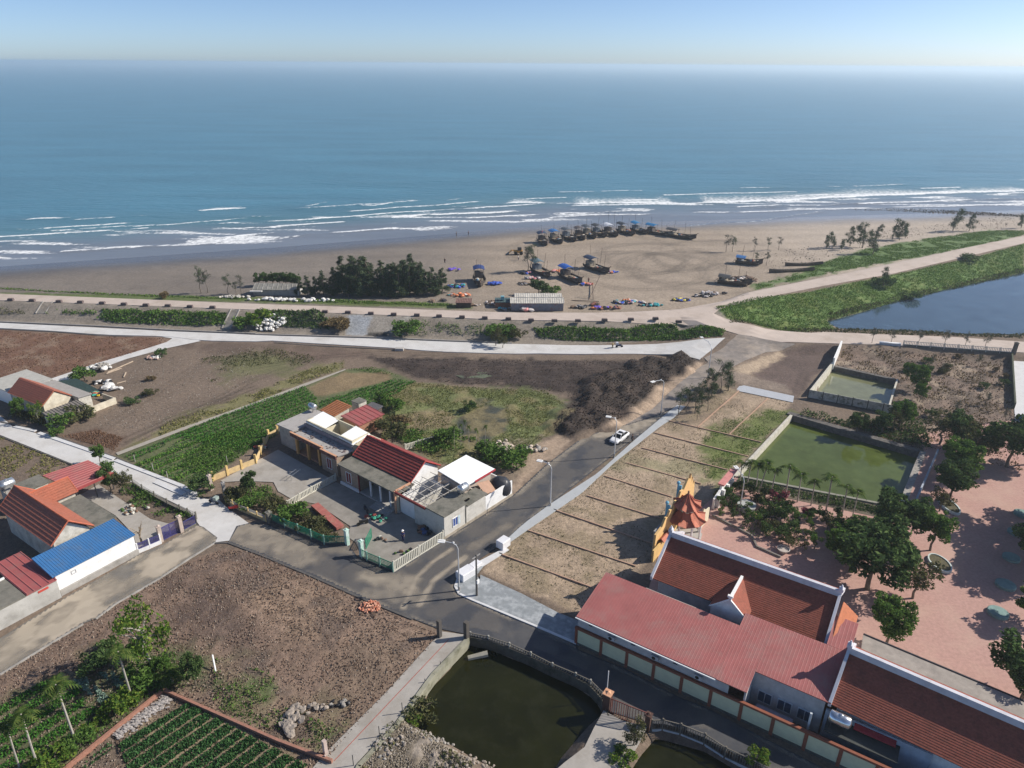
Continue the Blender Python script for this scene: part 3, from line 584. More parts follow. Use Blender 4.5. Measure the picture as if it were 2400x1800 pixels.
def road_dust():
    # thin film of blown sand on the asphalt, denser along wheel tracks and edges
    reg = [sdist_poly for sdist_poly in (LOWER, ASPH)]
    tracks = [(WW('F', (2060, 1060), (1900, 1170), (1760, 1300), (1640, 1560)), .45, 1.0), (WW('G', (700, 1130), (560, 1230), (420, 1340), (310, 1540)), .5, 1.0), (WW('G', (760, 1050), (900, 960), (1080, 850)), .9, .5), (WW('F', (1400, 1300), (1560, 1330), (1720, 1340)), 1.6, .8), (WW('F', (130, 900), (330, 1010), (430, 1060)), 1.5, .8), (WW('F', (1000, 1060), (1200, 1080)), 1.0, .5),
              (WW('J', (0, 700), (420, 420), (900, 120)), 2.2, 1.0), (WW('E', (1000, 1430), (1400, 1180), (1750, 950)), 1.1, .8), (WW('J', (100, 640), (500, 340)), 1.5, .8), (WW('K', (1350, 160), (1800, 200)), 1.3, .6), (WW('G', (1130, 590), (1400, 345), (1690, 120), (1880, 45)), 1.1, .7), (WW('H', (0, 620), (300, 560), (500, 470), (660, 380)), 2.2, 1.0), (WW('L', (200, 590), (530, 690), (900, 870)), .5, .5)]
    tracks += [(WW('F', (60, 880), (330, 900), (520, 960), (760, 1100)), 3.0, .85), (WW('F', (1350, 1290), (1500, 1330), (1680, 1400)), 1.6, .9)]
    for nm, poly, base in (('lower', LOWER, .9), ('main', ASPH, .13)):
        xs = [p[0] for p in poly]; ys = [p[1] for p in poly]; g = .28; X, Y = np.meshgrid(np.arange(min(xs), max(xs), g), np.arange(min(ys), max(ys), g)); n, mcol = X.shape; x, y = X.ravel(), Y.ravel(); s = sdist(x, y, poly)
        a = base * sstep(.33, .56, fbm(x * .7 + y * .5, y * .8 - x * .9, 2.6, 5, 91)) + .12 * sstep(.5, .7, fbm(x, y, 1.1, 3, 92)) * (base > .3)
        for P_, w_, st in tracks:
            d = np.full(x.shape, 1e9)
            for p, q in zip(P_[:-1], P_[1:]): d = np.minimum(d, seg_d(x, y, p, q)[0])
            a = np.maximum(a, st * sstep(w_ * 1.5, w_ * .3, d + w_ * 1.1 * (fbm(x, y, 1.6, 4, 93) - .5)) * (.35 + .6 * fbm(x, y, .9, 3, 94)))
        a = np.maximum(a, .5 * sstep(-.9, -.1, s) * sstep(.35, .6, fbm(x, y, 2, 3, 95))); a = np.where(s < -.02, a, 0)
        i = np.arange(n - 1)[:, None] * mcol + np.arange(mcol - 1)[None, :]; f = np.stack([i, i + 1, i + mcol + 1, i + mcol], -1).reshape(-1, 4)
        f = f[(a[f] > .03).any(1) & (s[f] < -.02).all(1)]; used, inv = np.unique(f, return_inverse=True); f = inv.reshape(f.shape)
        me = npmesh('road_dust', np.stack([x, y, hfun(x, y) + .058], 1)[used], f, None, False, {'amount': a[used]})
        if 'blown_sand' not in MATS:
            m = bpy.data.materials.new('blown_sand'); m.use_nodes = True; t = m.node_tree; b = t.nodes['Principled BSDF']; b.inputs['Base Color'].default_value = (.42, .36, .28, 1); b.inputs['Roughness'].default_value = .95
            at = nn(t, 'ShaderNodeAttribute', attribute_name='amount'); t.links.new(at.outputs['Fac'], b.inputs['Alpha']); MATS['blown_sand'] = m
        me.materials.append(MATS['blown_sand']); tag(put('road_dust', me), kind='structure', label='blown sand and dust lying on the %s' % ('lower lane' if nm == 'lower' else 'asphalt crossing'), cat='dust')
LOWER = FLAT_NAMED['lower_road']; ASPH = FLAT_NAMED['asphalt_road']; road_dust()

sheet('garden_bed', [Vector((*p, 0)) for p in [(37.4, 100.4), (59.6, 91.4), (58.3, 88.2), (35.9, 97.5)]], M('bed_soil', (.12, .10, .07), var=.4, scale=3), .055, 'dark soil strip under the pondside palms')
# ------------------------------------------------------------------ water
def water(name, poly, z, mat, label): 
    mb = MB(); mb.poly([Vector((p[0], p[1], z)) for p in poly]); return mb.build(name, mat, None, kind='structure', label=label, cat='pond')
def wmat(name, col, rough, bump=.02, bs=1.5, col2=None, spec=.5):
    m = M(name, col, rough=rough, var=.28, scale=.16, bump=bump, bscale=bs, spec=spec, col2=col2, det=6, stain=(tuple(c * 1.35 + .01 for c in col), .4, .5)); return m
def grow(poly, d):
    c = Vector((sum(p[0] for p in poly) / len(poly), sum(p[1] for p in poly) / len(poly)))
    return [tuple(Vector(p) + (Vector(p) - c).normalized() * d) for p in poly]
water('blue_pond', grow(BIGP, 1.2), -.5, wmat('blue_pond_water', (.045, .075, .10), .06, .12, 3), 'big bluish pond behind the dike')
water('green_pond', GREENP, -1.0, wmat('green_pond_water', (.082, .105, .022), .07, .03, 2, (.075, .10, .028), spec=.25), 'green pond beside the temple garden')
water('small_pond', SMALLP, -1.0, wmat('small_pond_water', (.17, .175, .095), .07, .04, 2), 'small grey green pond with a white wall')
water('dark_pond', grow(DARKP, .6), -1.3, wmat('dark_pond_water', (.014, .015, .003), .05, .02, 2, spec=.25), 'dark pond below the railing')
water('dark_pond', grow(DARK2, .6), -1.3, MATS['dark_pond_water'], 'dark water at the bottom edge')
mb = MB(); c = W('B', 1890, 1040); mb.poly([c + Vector((4.2 * math.cos(t) * (1 + .2 * math.sin(3 * t)) + .5 * math.sin(t), 1.9 * math.sin(t), .22)) for t in [i * math.pi / 8 for i in range(16)]])
mb.build('puddle', wmat('puddle_water', (.12, .13, .07), .1), None, kind='structure', label='greenish puddle in the churned mud', cat='puddle')

# ------------------------------------------------------------------ sea
FOAM = [  # (crop, points, front width, trail width, strength)
 ('O', [(20, 476), (95, 472), (175, 470)], .8, 1, 1), ('O', [(60, 503), (250, 491), (400, 484), (560, 470)], .8, 1.5, .8), ('O', [(408, 455), (470, 453), (550, 449)], 1.2, 7, 1),
 ('O', [(638, 450), (680, 443), (727, 434)], 1.2, 7, 1), ('O', [(650, 470), (690, 473), (732, 470)], 1.2, 5, 1), ('O', [(750, 441), (800, 446), (860, 438), (930, 431)], .8, 11, .8),
 ('O', [(815, 472), (900, 466), (1000, 463), (1135, 457)], 1.1, 5, 1), ('O', [(1075, 441), (1130, 439), (1203, 441)], 1.2, 16, 1), ('O', [(1220, 443), (1300, 440), (1380, 439), (1485, 440)], 1.6, 30, 1),
 ('O', [(1500, 438), (1600, 436), (1700, 432), (1850, 424), (1950, 420), (2250, 411)], 2.2, 20, 1), ('O', [(762, 412), (790, 413)], 1.2, 2, 1), ('O', [(1340, 501), (1450, 494), (1561, 483), (1642, 478), (1800, 452)], .7, 2, .6),
 ('O', [(0, 493), (130, 500), (250, 497)], .7, 1, .6), ('O', [(-20, 525), (60, 522), (140, 512)], .7, 1.5, .6), ('O', [(490, 470), (620, 470)], .7, 1.5, .6), ('O', [(1700, 446), (1850, 440), (2000, 434), (2250, 428)], 1.0, 6, .5),
 ('O', [(1480, 455), (1600, 452), (1700, 445)], .8, 5, .5), ('O', [(240, 470), (330, 467), (400, 470)], .6, 3, .5), ('O', [(930, 450), (1010, 447), (1070, 446)], .7, 8, .6), ('O', [(1250, 408), (1275, 409)], .8, 1, .9)]
def sea():
    # near-shore sheet with swell and breakers, following the water line
    s = np.arange(-620, 640, 1.15); d = np.concatenate([np.arange(-30, 150, 1.0), np.array([155, 165, 180, 200, 230, 270])])
    S, D = np.meshgrid(s, d, indexing='xy'); x = S.ravel(); y = (ywat(x) + D.ravel() / .93); dd = D.ravel()
    foam = np.zeros(x.shape); z = np.zeros(x.shape)
    for c, pts, fw, tw, st in FOAM:
        w3 = [P0(c, *p, 0) for p in pts]
        bx = [p.x for p in w3]; m = (x > min(bx) - 6) & (x < max(bx) + 6)
        xx, yy = x[m], y[m]; yl = np.interp(xx, bx, [p.y for p in w3]) + 1.6 * (fbm(xx, yy * 0, 9, 3, 4) - .5) * 2
        e = yy - yl; ends = sstep(min(bx) - 3, min(bx) + 10, xx) * sstep(max(bx) + 3, max(bx) - 10, xx)
        tv = tw * (.35 + 1.1 * fbm(xx, yy * 0, 22, 3, int(pts[0][0]) % 97))
        front = np.exp(-(e / fw) ** 2) * (.55 + .6 * fbm(xx, yy, 7, 2, 8)); trail = np.where(e > 0, np.clip(1 - e / np.maximum(tv * 2.0, .1), 0, 1) ** .8, 0) * .62
        foam[m] = np.maximum(foam[m], ends * st * np.maximum(front, trail)); z[m] += .45 * ends * st * np.exp(-((e - .6) / 1.8) ** 2)
    nfo = fbm(x, y * 1.6, 2.4, 4, 15)
    foamv = foam
    streak = fbm(x * .12, y, 3.4, 4, 33); dz = sstep(0, 20, dd)
    z = z + dz * .5 * (fbm(x * .22, y, 9, 3, 34) - .5) - .02
    foamv = np.maximum(foamv, sstep(.52, .66, fbm(x * .14, y, 4, 4, 35)) * sstep(2, 14, dd) * sstep(75, 35, dd) * .6)
    for q, (d0, st_) in enumerate(((16, .75), (26, .8), (38, .85), (50, .8), (62, .75), (76, .6))):
        ln = d0 + 7 * (fbm(x, x * 0, 38, 3, 60 + q) - .5); gate = sstep(.42, .56, fbm(x, x * 0 + q * 9, 30, 3, 70 + q)); e = dd - ln
        foamv = np.maximum(foamv, st_ * gate * np.exp(-(e / .9) ** 2)); foamv = np.maximum(foamv, .55 * gate * np.where(e > 0, np.clip(1 - e / (2 + 7 * fbm(x, y, 14, 2, 80 + q)), 0, 1), 0)); z = z + .3 * gate * np.exp(-((e - .5) / 1.6) ** 2)
    depth = sstep(12, 105, dd + 22 * (fbm(x, y, 45, 3, 36) - .5))
    n, mm = S.shape; i = np.arange(n - 1)[:, None] * mm + np.arange(mm - 1)[None, :]
    f = np.stack([i, i + 1, i + mm + 1, i + mm], -1).reshape(-1, 4)
    m = bpy.data.materials.new('sea_water'); m.use_nodes = True; t = m.node_tree; b = t.nodes['Principled BSDF']
    g = nn(t, 'ShaderNodeNewGeometry'); af = nn(t, 'ShaderNodeAttribute', attribute_name='foam'); ad = nn(t, 'ShaderNodeAttribute', attribute_name='depth')
    mp = nn(t, 'ShaderNodeMapping'); mp.inputs['Scale'].default_value = (.25, 1, 1); t.links.new(g.outputs['Position'], mp.inputs['Vector'])
    cr_ = nn(t, 'ShaderNodeValToRGB'); e = cr_.color_ramp.elements; e[0].color = (.165, .185, .215, 1); e[1].color = (.07, .20, .275, 1); el = cr_.color_ramp.elements.new(.45); el.color = (.075, .175, .215, 1)  # shallow end tinted blue grey to carry the sky reflected off wet sand
    t.links.new(ad.outputs['Fac'], cr_.inputs['Fac'])
    nb = nn(t, 'ShaderNodeTexNoise'); nb.inputs['Scale'].default_value = .035; nb.inputs['Detail'].default_value = 7; t.links.new(mp.outputs[0], nb.inputs['Vector'])
    mrb = nn(t, 'ShaderNodeMapRange'); mrb.inputs['From Min'].default_value = .35; mrb.inputs['From Max'].default_value = .65; mrb.inputs['To Min'].default_value = .88; mrb.inputs['To Max'].default_value = 1.1; t.links.new(nb.outputs['Fac'], mrb.inputs['Value'])
    vm = nn(t, 'ShaderNodeVectorMath', operation='SCALE'); t.links.new(cr_.outputs[0], vm.inputs[0]); t.links.new(mrb.outputs[0], vm.inputs['Scale'])
    nf = nn(t, 'ShaderNodeTexNoise'); nf.inputs['Scale'].default_value = .55; nf.inputs['Detail'].default_value = 6; nf.inputs['Roughness'].default_value = .7; t.links.new(g.outputs['Position'], nf.inputs['Vector'])
    ma = nn(t, 'ShaderNodeMath', operation='ADD'); t.links.new(af.outputs['Fac'], ma.inputs[0]); t.links.new(nf.outputs['Fac'], ma.inputs[1])
    mf = nn(t, 'ShaderNodeMapRange'); mf.inputs['From Min'].default_value = .88; mf.inputs['From Max'].default_value = 1.16; t.links.new(ma.outputs[0], mf.inputs['Value'])
    mx = nn(t, 'ShaderNodeMix', data_type='RGBA'); t.links.new(mf.outputs[0], mx.inputs[0]); t.links.new(vm.outputs[0], mx.inputs[6]); mx.inputs[7].default_value = (.82, .84, .84, 1)
    t.links.new(mx.outputs[2], b.inputs['Base Color'])
    rr = nn(t, 'ShaderNodeMapRange'); rr.inputs['To Min'].default_value = .32; rr.inputs['To Max'].default_value = .8; t.links.new(mf.outputs[0], rr.inputs['Value']); t.links.new(rr.outputs[0], b.inputs['Roughness'])
    b.inputs['IOR'].default_value = 1.33
    h1 = nn(t, 'ShaderNodeTexNoise'); h1.inputs['Scale'].default_value = .5; h1.inputs['Detail'].default_value = 6; h1.inputs['Roughness'].default_value = .6; t.links.new(mp.outputs[0], h1.inputs['Vector'])
    bp = nn(t, 'ShaderNodeBump'); bp.inputs['Distance'].default_value = 1.0; t.links.new(h1.outputs['Fac'], bp.inputs['Height'])
    bs = nn(t, 'ShaderNodeMapRange'); bs.inputs['To Min'].default_value = .12; bs.inputs['To Max'].default_value = .9; t.links.new(ad.outputs['Fac'], bs.inputs['Value']); t.links.new(bs.outputs[0], bp.inputs['Strength'])
    t.links.new(bp.outputs[0], b.inputs['Normal'])
    V = np.stack([x, y, z], 1)
    # far sea: fan of quads out to the horizon appended to the same sheet
    yo = ywat(s) + d[-1] / .93; rows = [250, 800, 2500, 7000, 16000, 34000, 75000]
    far = []; base = len(V); cols = len(s)
    prev = np.arange(cols) + (n - 1) * cols; F2 = []
    for r_i, r in enumerate(rows):
        k = 1 + r / 500.; nx = s * k; ny = yo + r; far.append(np.stack([nx, ny, np.zeros(cols)], 1))
        cur = base + r_i * cols + np.arange(cols); F2.append(np.stack([prev[:-1], prev[1:], cur[1:], cur[:-1]], 1)); prev = cur
    V = np.concatenate([V] + far); f = np.concatenate([f] + F2); e0 = np.zeros(cols * len(rows))
    me = npmesh('sea', V, f, m, True, {'foam': np.concatenate([foamv, e0]), 'depth': np.concatenate([depth, e0 + 1])})
    tag(put('sea', me), kind='structure', label='blue green sea with white breakers along the shore', cat='sea')
sea()
# ================================================================== BUILDINGS
def walls(fr, x0, x1, y0, y1, z1, t=.2, z0=0, gables=None, ry=None, zr=None, axis='x'):
    """four walls as a closed ring; optional gables under a ridge"""
    mb = MB()
    mb.box(fr, x0, x1, y0, y0 + t, z0, z1); mb.box(fr, x0, x1, y1 - t, y1, z0, z1)
    mb.box(fr, x0, x0 + t, y0 + t, y1 - t, z0, z1); mb.box(fr, x1 - t, x1, y0 + t, y1 - t, z0, z1)
    if zr:
        if axis == 'x':
            for x in (x0, x1 - t):
                mb.add([fr(x, y0, z1), fr(x, y1, z1), fr(x, ry, zr), fr(x + t, y0, z1), fr(x + t, y1, z1), fr(x + t, ry, zr)], [(0, 2, 1), (3, 4, 5), (0, 1, 4, 3), (1, 2, 5, 4), (2, 0, 3, 5)])
        else:
            for y in (y0, y1 - t):
                mb.add([fr(x0, y, z1), fr(x1, y, z1), fr(ry, y, zr), fr(x0, y + t, z1), fr(x1, y + t, z1), fr(ry, y + t, zr)], [(0, 1, 2), (3, 5, 4), (0, 3, 4, 1), (1, 4, 5, 2), (2, 5, 3, 0)])
    return mb
def opening(par, name, fr, x0, x1, y, z0, z1, out=-1, mat=None, frame=None, axis='x', fw=.08):
    """window or door set on a wall face; axis x: wall runs along x at local y; out = side it faces"""
    mb = MB(); a, b = sorted((y + out * .05, y - out * .02)); m2 = MB(); c, d = sorted((y + out * .09, y - out * .02))
    B = (lambda m, u0, u1, v0, v1, w0, w1: m.box(fr, u0, u1, v0, v1, w0, w1)) if axis == 'x' else (lambda m, u0, u1, v0, v1, w0, w1: m.box(fr, v0, v1, u0, u1, w0, w1))
    B(mb, x0, x1, a, b, z0, z1); o = mb.build(name, mat or dark, par)
    for u0, u1, w0, w1 in ((x0 - fw, x0, z0, z1), (x1, x1 + fw, z0, z1), (x0 - fw, x1 + fw, z1, z1 + fw), (x0 - fw, x1 + fw, z0 - fw, z0)): B(m2, u0, u1, c, d, w0, w1)
    if name == 'window': mid = (x0 + x1) / 2; B(m2, mid - .03, mid + .03, c, d, z0, z1)
    m2.build('frame', frame or white, o); return o
def bx(par, name, mat, fr, *a, **k):
    mb = MB(); mb.box(fr, *a); return mb.build(name, mat, par, **k)
def gable_roof(par, fr, x0, x1, y0, y1, ze, ry, zr, mat, axis='x', courses=.45, ribs=0, cap=None, over=0, near_mat=None):
    def q(x, y, z): return fr(x, y, z) if axis == 'x' else fr(y, x, z)
    m = MB(); m.roof(q(x0, y0, ze), q(x1, y0, ze), q(x1, ry, zr), q(x0, ry, zr), courses=courses, ribs=ribs)
    m.roof(q(x0, y1, ze), q(x1, y1, ze), q(x1, ry, zr), q(x0, ry, zr), courses=courses, ribs=ribs)
    o = m.build('roof', mat, par)
    c = MB(); c.tube([q(x0 - .02, ry, zr + .04), q(x1 + .02, ry, zr + .04)], .13, 6)
    for x in (x0, x1):
        for y in (y0, y1): c.tube([q(x, y, ze + .03), q(x, ry, zr + .05)], .09, 5)
    c.build('ridge_cap', cap or mat, o); return o
def tank(fr, x, y, z, L, r, ax, label, mat=None, legs=.45):
    """horizontal water tank on a frame; ax: local direction of the axis ('x' or 'y')"""
    p = fr(x, y, z); t = thing('water_tank', label, 'water tank', p)
    d = fr.x if ax == 'x' else fr.y; c = p + Vector((0, 0, legs + r)) - d * (L / 2)
    MB().lathe(c, [(0.05, -.12), (r * .6, -.07), (r, .06), (r * 1.02, L * .33), (r, L * .35), (r * 1.02, L * .66), (r, L * .68), (r, L - .06), (r * .6, L + .07), (.05, L + .12)], 18, d).build('drum', mat or steel, t, smooth=True)
    m = MB(); e = Vector((0, 0, 1)).cross(d)
    for s in (.15, .85):
        for q in (-1, 1): b = p + d * (L * (s - .5)) + e * (q * r * .8); m.tube([b, b + Vector((0, 0, legs + r * .55))], .035, 4)
        m.tube([p + d * (L * (s - .5)) + e * (-r * .8) + Vector((0, 0, legs)), p + d * (L * (s - .5)) + e * (r * .8) + Vector((0, 0, legs))], .035, 4)
    m.build('stand', darkmetal, t)
    MB().lathe(p + Vector((0, 0, legs + 2 * r - .04)), [(.2, 0), (.2, .1), (.08, .14)], 10).build('lid', mat or steel, t)
    return t

FH = Fr(-27.83, 97.99, -38); FL = Fr(-41.39, 110.74, -38); FR = Fr(-9.44, 83.28, 50); FT = Fr(7.72, 63.44, -33)
FS = Fr(21.52, 82.68, 54); FE = Fr(-56.69, 70.69, 56); FA = Fr(-85.39, 116.19, -30)
tanwall = M('brown_tile_wall', (.36, .27, .2), stain=((.24, .18, .13), .5, 2), scale=5, var=.2)
redtrim = M('dark_red_trim', (.20, .045, .04), var=.1)
green_net = M('green_net', (.02, .22, .13), rough=.7, var=.25, scale=2)
palepanel = M('pale_yellow_panel', (.60, .62, .42), stain=((.45, .46, .33), .4, .8), var=.05)

# ---------- red roofed house
t = thing('house', 'long house with dark red tiled gable roof and grey slab porch', 'house', FH(6.7, 4.5, 0))
walls(FH, .3, 13.1, 3.6, 9.4, 3.75, ry=6.5, zr=5.75).build('wall', whitewall, t)
gable_roof(t, FH, .05, 13.4, 3.15, 9.8, 3.75, 6.5, 6.0, tile_red, courses=.5, cap=M('red_trim', (.45, .07, .06)))
MB().slab([FH(0, 0, 3.62), FH(13.9, -.1, 3.62), FH(13.9, 3.5, 3.62), FH(0, 3.5, 3.62)], .2).build('porch_slab', darkcon, t)
r = walls(FH, .4, 4.7, .25, 3.59, 3.4, .15).build('front_room', tanwall, t)
opening(r, 'window', FH, 1.8, 2.9, .25, .9, 2.7, mat=redtrim)
bx(t, 'plinth', white, FH, .3, 4.8, 0, .24, 0, .45)
bx(t, 'corner_pillar', redtrim, FH, 4.72, 4.9, .1, .3, 0, 3.4)
for x in (7.2, 9.4, 11.6): bx(t, 'column', whitewall, FH, x, x + .22, .3, .52, .3, 3.4)
MB().lathe(FH(13.2, .5, 0), [(.34, 0), (.34, .3), (.26, .45), (.26, 3.1), (.36, 3.25), (.36, 3.41)], 12).build('column', cream, t)
bx(t, 'porch_floor', litcon, FH, 4.95, 13.8, .1, 3.5, 0, .3)
for x in (6, 8.2, 10.6): opening(t, 'door', FH, x, x + 1.2, 3.6, .32, 2.7, mat=M('dark_wood', (.06, .025, .015)), frame=M('dark_wood', (.06, .025, .015)))
for i in range(4): bx(t, 'step', litcon, FH, 9.0, 12.9, -1.6 + .4 * i, -1.2 + .4 * i, 0, .08 + .07 * i)
# ---------- unroofed house
t = thing('house', 'unroofed grey house with white panels, open cream rooms and orange columns', 'house', FL(8, 3.5, 0))
sl = MB(); sl.slab([FL(0, 0, 4), FL(4.4, .2, 4), FL(4.4, 8, 4), FL(-.2, 8, 4)], .22); sl.slab([FL(4.4, -.2, 3.75), FL(16.9, -.2, 3.75), FL(17.4, 2.2, 3.75), FL(17.4, 2.8, 3.75), FL(4.4, 2.8, 3.75)], .22)
sl.build('slab_roof', M('slab_top', (.40, .38, .36), stain=((.2, .19, .18), .6, .8), scale=.8, bump=.1), t)
walls(FL, .3, 4.9, .3, 7.8, 3.75, .25).build('wall', M('grey_plaster', (.42, .38, .33), stain=((.24, .22, .2), .6, 1)), t)
m = walls(FL, 4.9, 17.0, 2.85, 6.6, 5.2, .22); m.box(FL, 9.1, 9.3, 3.1, 6.4, .4, 4.6); m.box(FL, 13.6, 13.8, 3.1, 6.4, .4, 4.6); m.box(FL, 17.0, 19.8, 6.4, 6.6, 0, 5.0)
# lower the front of the open middle bay
o = m.build('room_wall', cream, t)
m = MB(); m.box(FL, 4.5, 17.1, 2.6, 2.84, 3.9, 4.55); m.build('front_parapet', M('grey_mauve', (.28, .25, .26), stain=((.12, .1, .1), .7, 1.5)), t)
pw = M('white_board', (.93, .93, .90), rough=.5, var=.02)
for a, b in ((4.9, 9.2), (13.7, 17.3)): MB().slab([FL(a, 2.7, 5.0), FL(b, 2.7, 4.7), FL(b, 6.5, 5.15), FL(a, 6.5, 5.5)], .1).build('white_panel', pw, t)
MB().slab([FL(5, 2.9, .45), FL(17, 2.9, .45), FL(17, 6.4, .45), FL(5, 6.4, .45)], .1).build('floor', M('red_floor', (.20, .09, .06), var=.3), t)
opening(t, 'door', FL, 11.2, 12.1, 6.38, .46, 2.7, out=-1, mat=M('brown_door', (.22, .07, .03)), frame=redtrim)
m = MB(); m.box(FL, 4.5, 13.2, -.45, -.21, 3.35, 4.05); m.box(FL, 13.2, 17.1, -.85, -.6, 3.35, 4.0); m.build('front_beam', M('maroon_beam', (.13, .055, .05), stain=((.3, .2, .17), .6, 2)), t)
m = MB(); m.box(FL, 4.45, 13.25, -.5, -.16, 4.05, 4.15); m.box(FL, 13.15, 17.15, -.9, -.55, 4.0, 4.1); m.build('beam_cap', M('terracotta_cap', (.60, .33, .2), var=.15), t)
for x in (5.3, 8.4, 11.4): bx(t, 'column', M('orange_column', (.60, .33, .12), var=.12), FL, x, x + .42, -.15, .25, 0, 3.34)
r = walls(FL, 12.9, 16.9, -.55, 2.5, 3.5, .15).build('front_room', tanwall, t); opening(r, 'window', FL, 14.4, 15.5, -.55, .9, 2.7, mat=redtrim)
bx(t, 'porch_floor', M('terra_floor', (.5, .27, .17), var=.1), FL, 5.0, 12.8, .1, 2.8, 0, .25)
m = MB()
for i in range(60):
    x = 5 + random.random() * 12; y = .3 + random.random() ** .6 * 2.0; s = random.uniform(.08, .28); m.blob(FL(x, y, 3.78), (s, s * .7, s * .4), 5, 3)
m.build('debris', M('roof_rubble', (.2, .16, .15), var=.5, scale=6), t, kind='stuff')
# railing stairs in forecourt
t = thing('hand_rail', 'pair of pale handrails on steps in the shaded forecourt', 'handrail', W('N', 440, 1430))
for (a, b) in (((370, 1425), (520, 1320)), ((440, 1430), (590, 1320))):
    p, q = W('N', *a), W('N', *b); MB().tube([p, p + Vector((0, 0, .9)), q + Vector((0, 0, .9)), q], .04, 5).build('rail', steel, t)
tank(FL, .9, 7.2, 4, 1.5, .55, 'x', 'bluish steel water tank on the back corner of the unroofed house')
t = thing('shed', 'small back shed with rusty orange tile roof behind the unroofed house', 'shed', FL(1.6, 11.8, 0))
walls(FL, 0, 3.3, 10, 13.4, 2.8, .15).build('wall', oldwall, t)
MB().roof(FL(-.5, 9.7, 2.85), FL(3.6, 9.7, 2.85), FL(3.7, 13.8, 3.45), FL(-.5, 13.8, 3.45), courses=.4).build('roof', M('rusty_tile', (.36, .14, .06), var=.4, scale=4, stain=((.2, .1, .06), .7, 2)), t)
t = thing('shed', 'small cream kitchen block with flat top behind the red roofed sheds', 'shed', FL(3.0, 16.3, 0))
walls(FL, 1.9, 3.9, 15.3, 17.2, 3.3, .15).build('wall', oldwall, t); MB().slab([FL(1.8, 15.2, 3.42), FL(4, 15.2, 3.42), FL(4, 17.3, 3.42), FL(1.8, 17.3, 3.42)], .12).build('roof', darkcon, t)
t = thing('shed', 'low shed with maroon metal roof behind the unroofed house', 'shed', FL(7.2, 13.4, 0))
walls(FL, 5, 9.4, 10.6, 16.2, 2.6, .15).build('wall', M('brick_rough', (.33, .17, .11), var=.3, scale=5), t)
MB().roof(FL(9.7, 10.3, 2.62), FL(9.7, 16.5, 2.62), FL(4.7, 16.5, 3.05), FL(4.7, 10.3, 3.05), ribs=.9).build('roof', metal_red, t)
t = thing('shed', 'tiny shed with dark corrugated roof between the cream block and the maroon roof', 'shed', FL(5, 18, 0))
walls(FL, 4.1, 6.8, 16.6, 18.4, 2.3, .12).build('wall', wood, t); MB().roof(FL(4, 16.5, 2.35), FL(7, 16.5, 2.35), FL(7, 18.6, 2.6), FL(4, 18.6, 2.6), ribs=.4).build('roof', M('dark_sheet', (.10, .10, .11)), t)
# ---------- house by the asphalt road
t = thing('house', 'pale flat roofed annex with white metal roof and roof beams beside the asphalt road', 'house', FR(7, 4, 0))
gpl = M('grey_painted_wall', (.56, .54, .49), stain=((.34, .32, .28), .6, .9), var=.08)
m = MB(); m.box(FR, 0, 4.5, 0, .2, 0, 3.75); m.box(FR, 4.5, 8.7, 0, .2, 0, 3.2); m.box(FR, 0, .2, .2, 6.2, 0, 3.75); m.box(FR, .2, 8.7, 6.0, 6.2, 0, 3.6); m.box(FR, 8.5, 8.7, .2, 6.0, 0, 3.2)
m.build('wall', gpl, t)
m = MB(); m.box(FR, 8.72, 14.9, 0, .2, 0, 2.75); m.box(FR, 14.7, 14.9, .2, 7.5, 0, 2.4); m.build('yard_wall', whitewall, t)
m = MB(); m.slab([FR(-.12, -.12, 3.95), FR(4.6, -.12, 3.95), FR(4.6, 3.6, 3.95), FR(-.12, 3.6, 3.95)], .2); m.slab([FR(4.6, .8, 3.95), FR(6.2, .8, 3.95), FR(6.2, 3.8, 3.95), FR(4.6, 3.8, 3.95)], .2); m.slab([FR(4.7, -.12, 3.4), FR(9, -.12, 3.4), FR(9, 2.4, 3.4), FR(6.25, 2.4, 3.4), FR(6.25, .75, 3.4), FR(4.7, .75, 3.4)], .2)
m.build('flat_roof', darkcon, t)
bx(t, 'pier', darkcon, FR, 4.3, 4.46, -.06, -.003, 0, 3.9)
m = MB(); m.box(FR, -.15, 15, -.08, -.002, 0, .45); m.build('plinth', M('damp_plinth', (.4, .35, .28), stain=((.2, .17, .12), .8, 1)), t)
w_ = opening(t, 'window', FR, 1.7, 2.6, 0, 1.3, 2.6, mat=M('blue_shutter', (.05, .09, .28)))
bx(t, 'shutter', M('pale_shutter', (.5, .62, .68)), FR, 2.68, 3.1, -.13, -.08, 1.25, 2.65)
MB().roof(FR(7.0, 2.6, 4.35), FR(13.8, 2.6, 4.35), FR(13.3, 8.3, 4.95), FR(7.0, 8.3, 4.95), ribs=1.0, rise=.012).build('metal_roof', M('white_sheet', (.93, .93, .92), rough=.4, var=.02), t)
bx(t, 'fascia', M('red_fascia', (.38, .04, .05)), FR, 9.2, 13.8, 2.48, 2.58, 4.1, 4.4)
m = walls(FR, 7.3, 13.2, 3.0, 8.0, 4.1, .2); m.build('back_room', M('terra_wall', (.5, .42, .36), var=.1), t)
m = walls(FR, .5, 6.9, 6.3, 9.9, 2.9, .2); m.build('white_room', whitewall, t)
m = MB(); m.box(FR, -.35, -.1, 3.6, 10, 3.6, 3.95); m.build('front_beam', redtrim, t)
m = MB()
for y in (3.8, 5.3, 6.8, 8.3): m.box(FR, -.1, 6.9, y, y + .08, 3.98, 4.06)
for x in (.3, 1.6, 3.2, 3.6, 5.0, 6.8): m.box(FR, x, x + .08, 3.6, 9.9, 4.065, 4.14)
m.build('roof_beams', M('grey_beam', (.45, .42, .38)), t)
m = MB(); m.box(FR, -.35, -.1, 10, 10.25, 0, 3.96); m.box(FR, -.1, 2.8, 9.95, 10.2, 3.8, 4.05); m.build('terracotta_beam', M('terracotta_cap', (.6, .33, .2)), t)
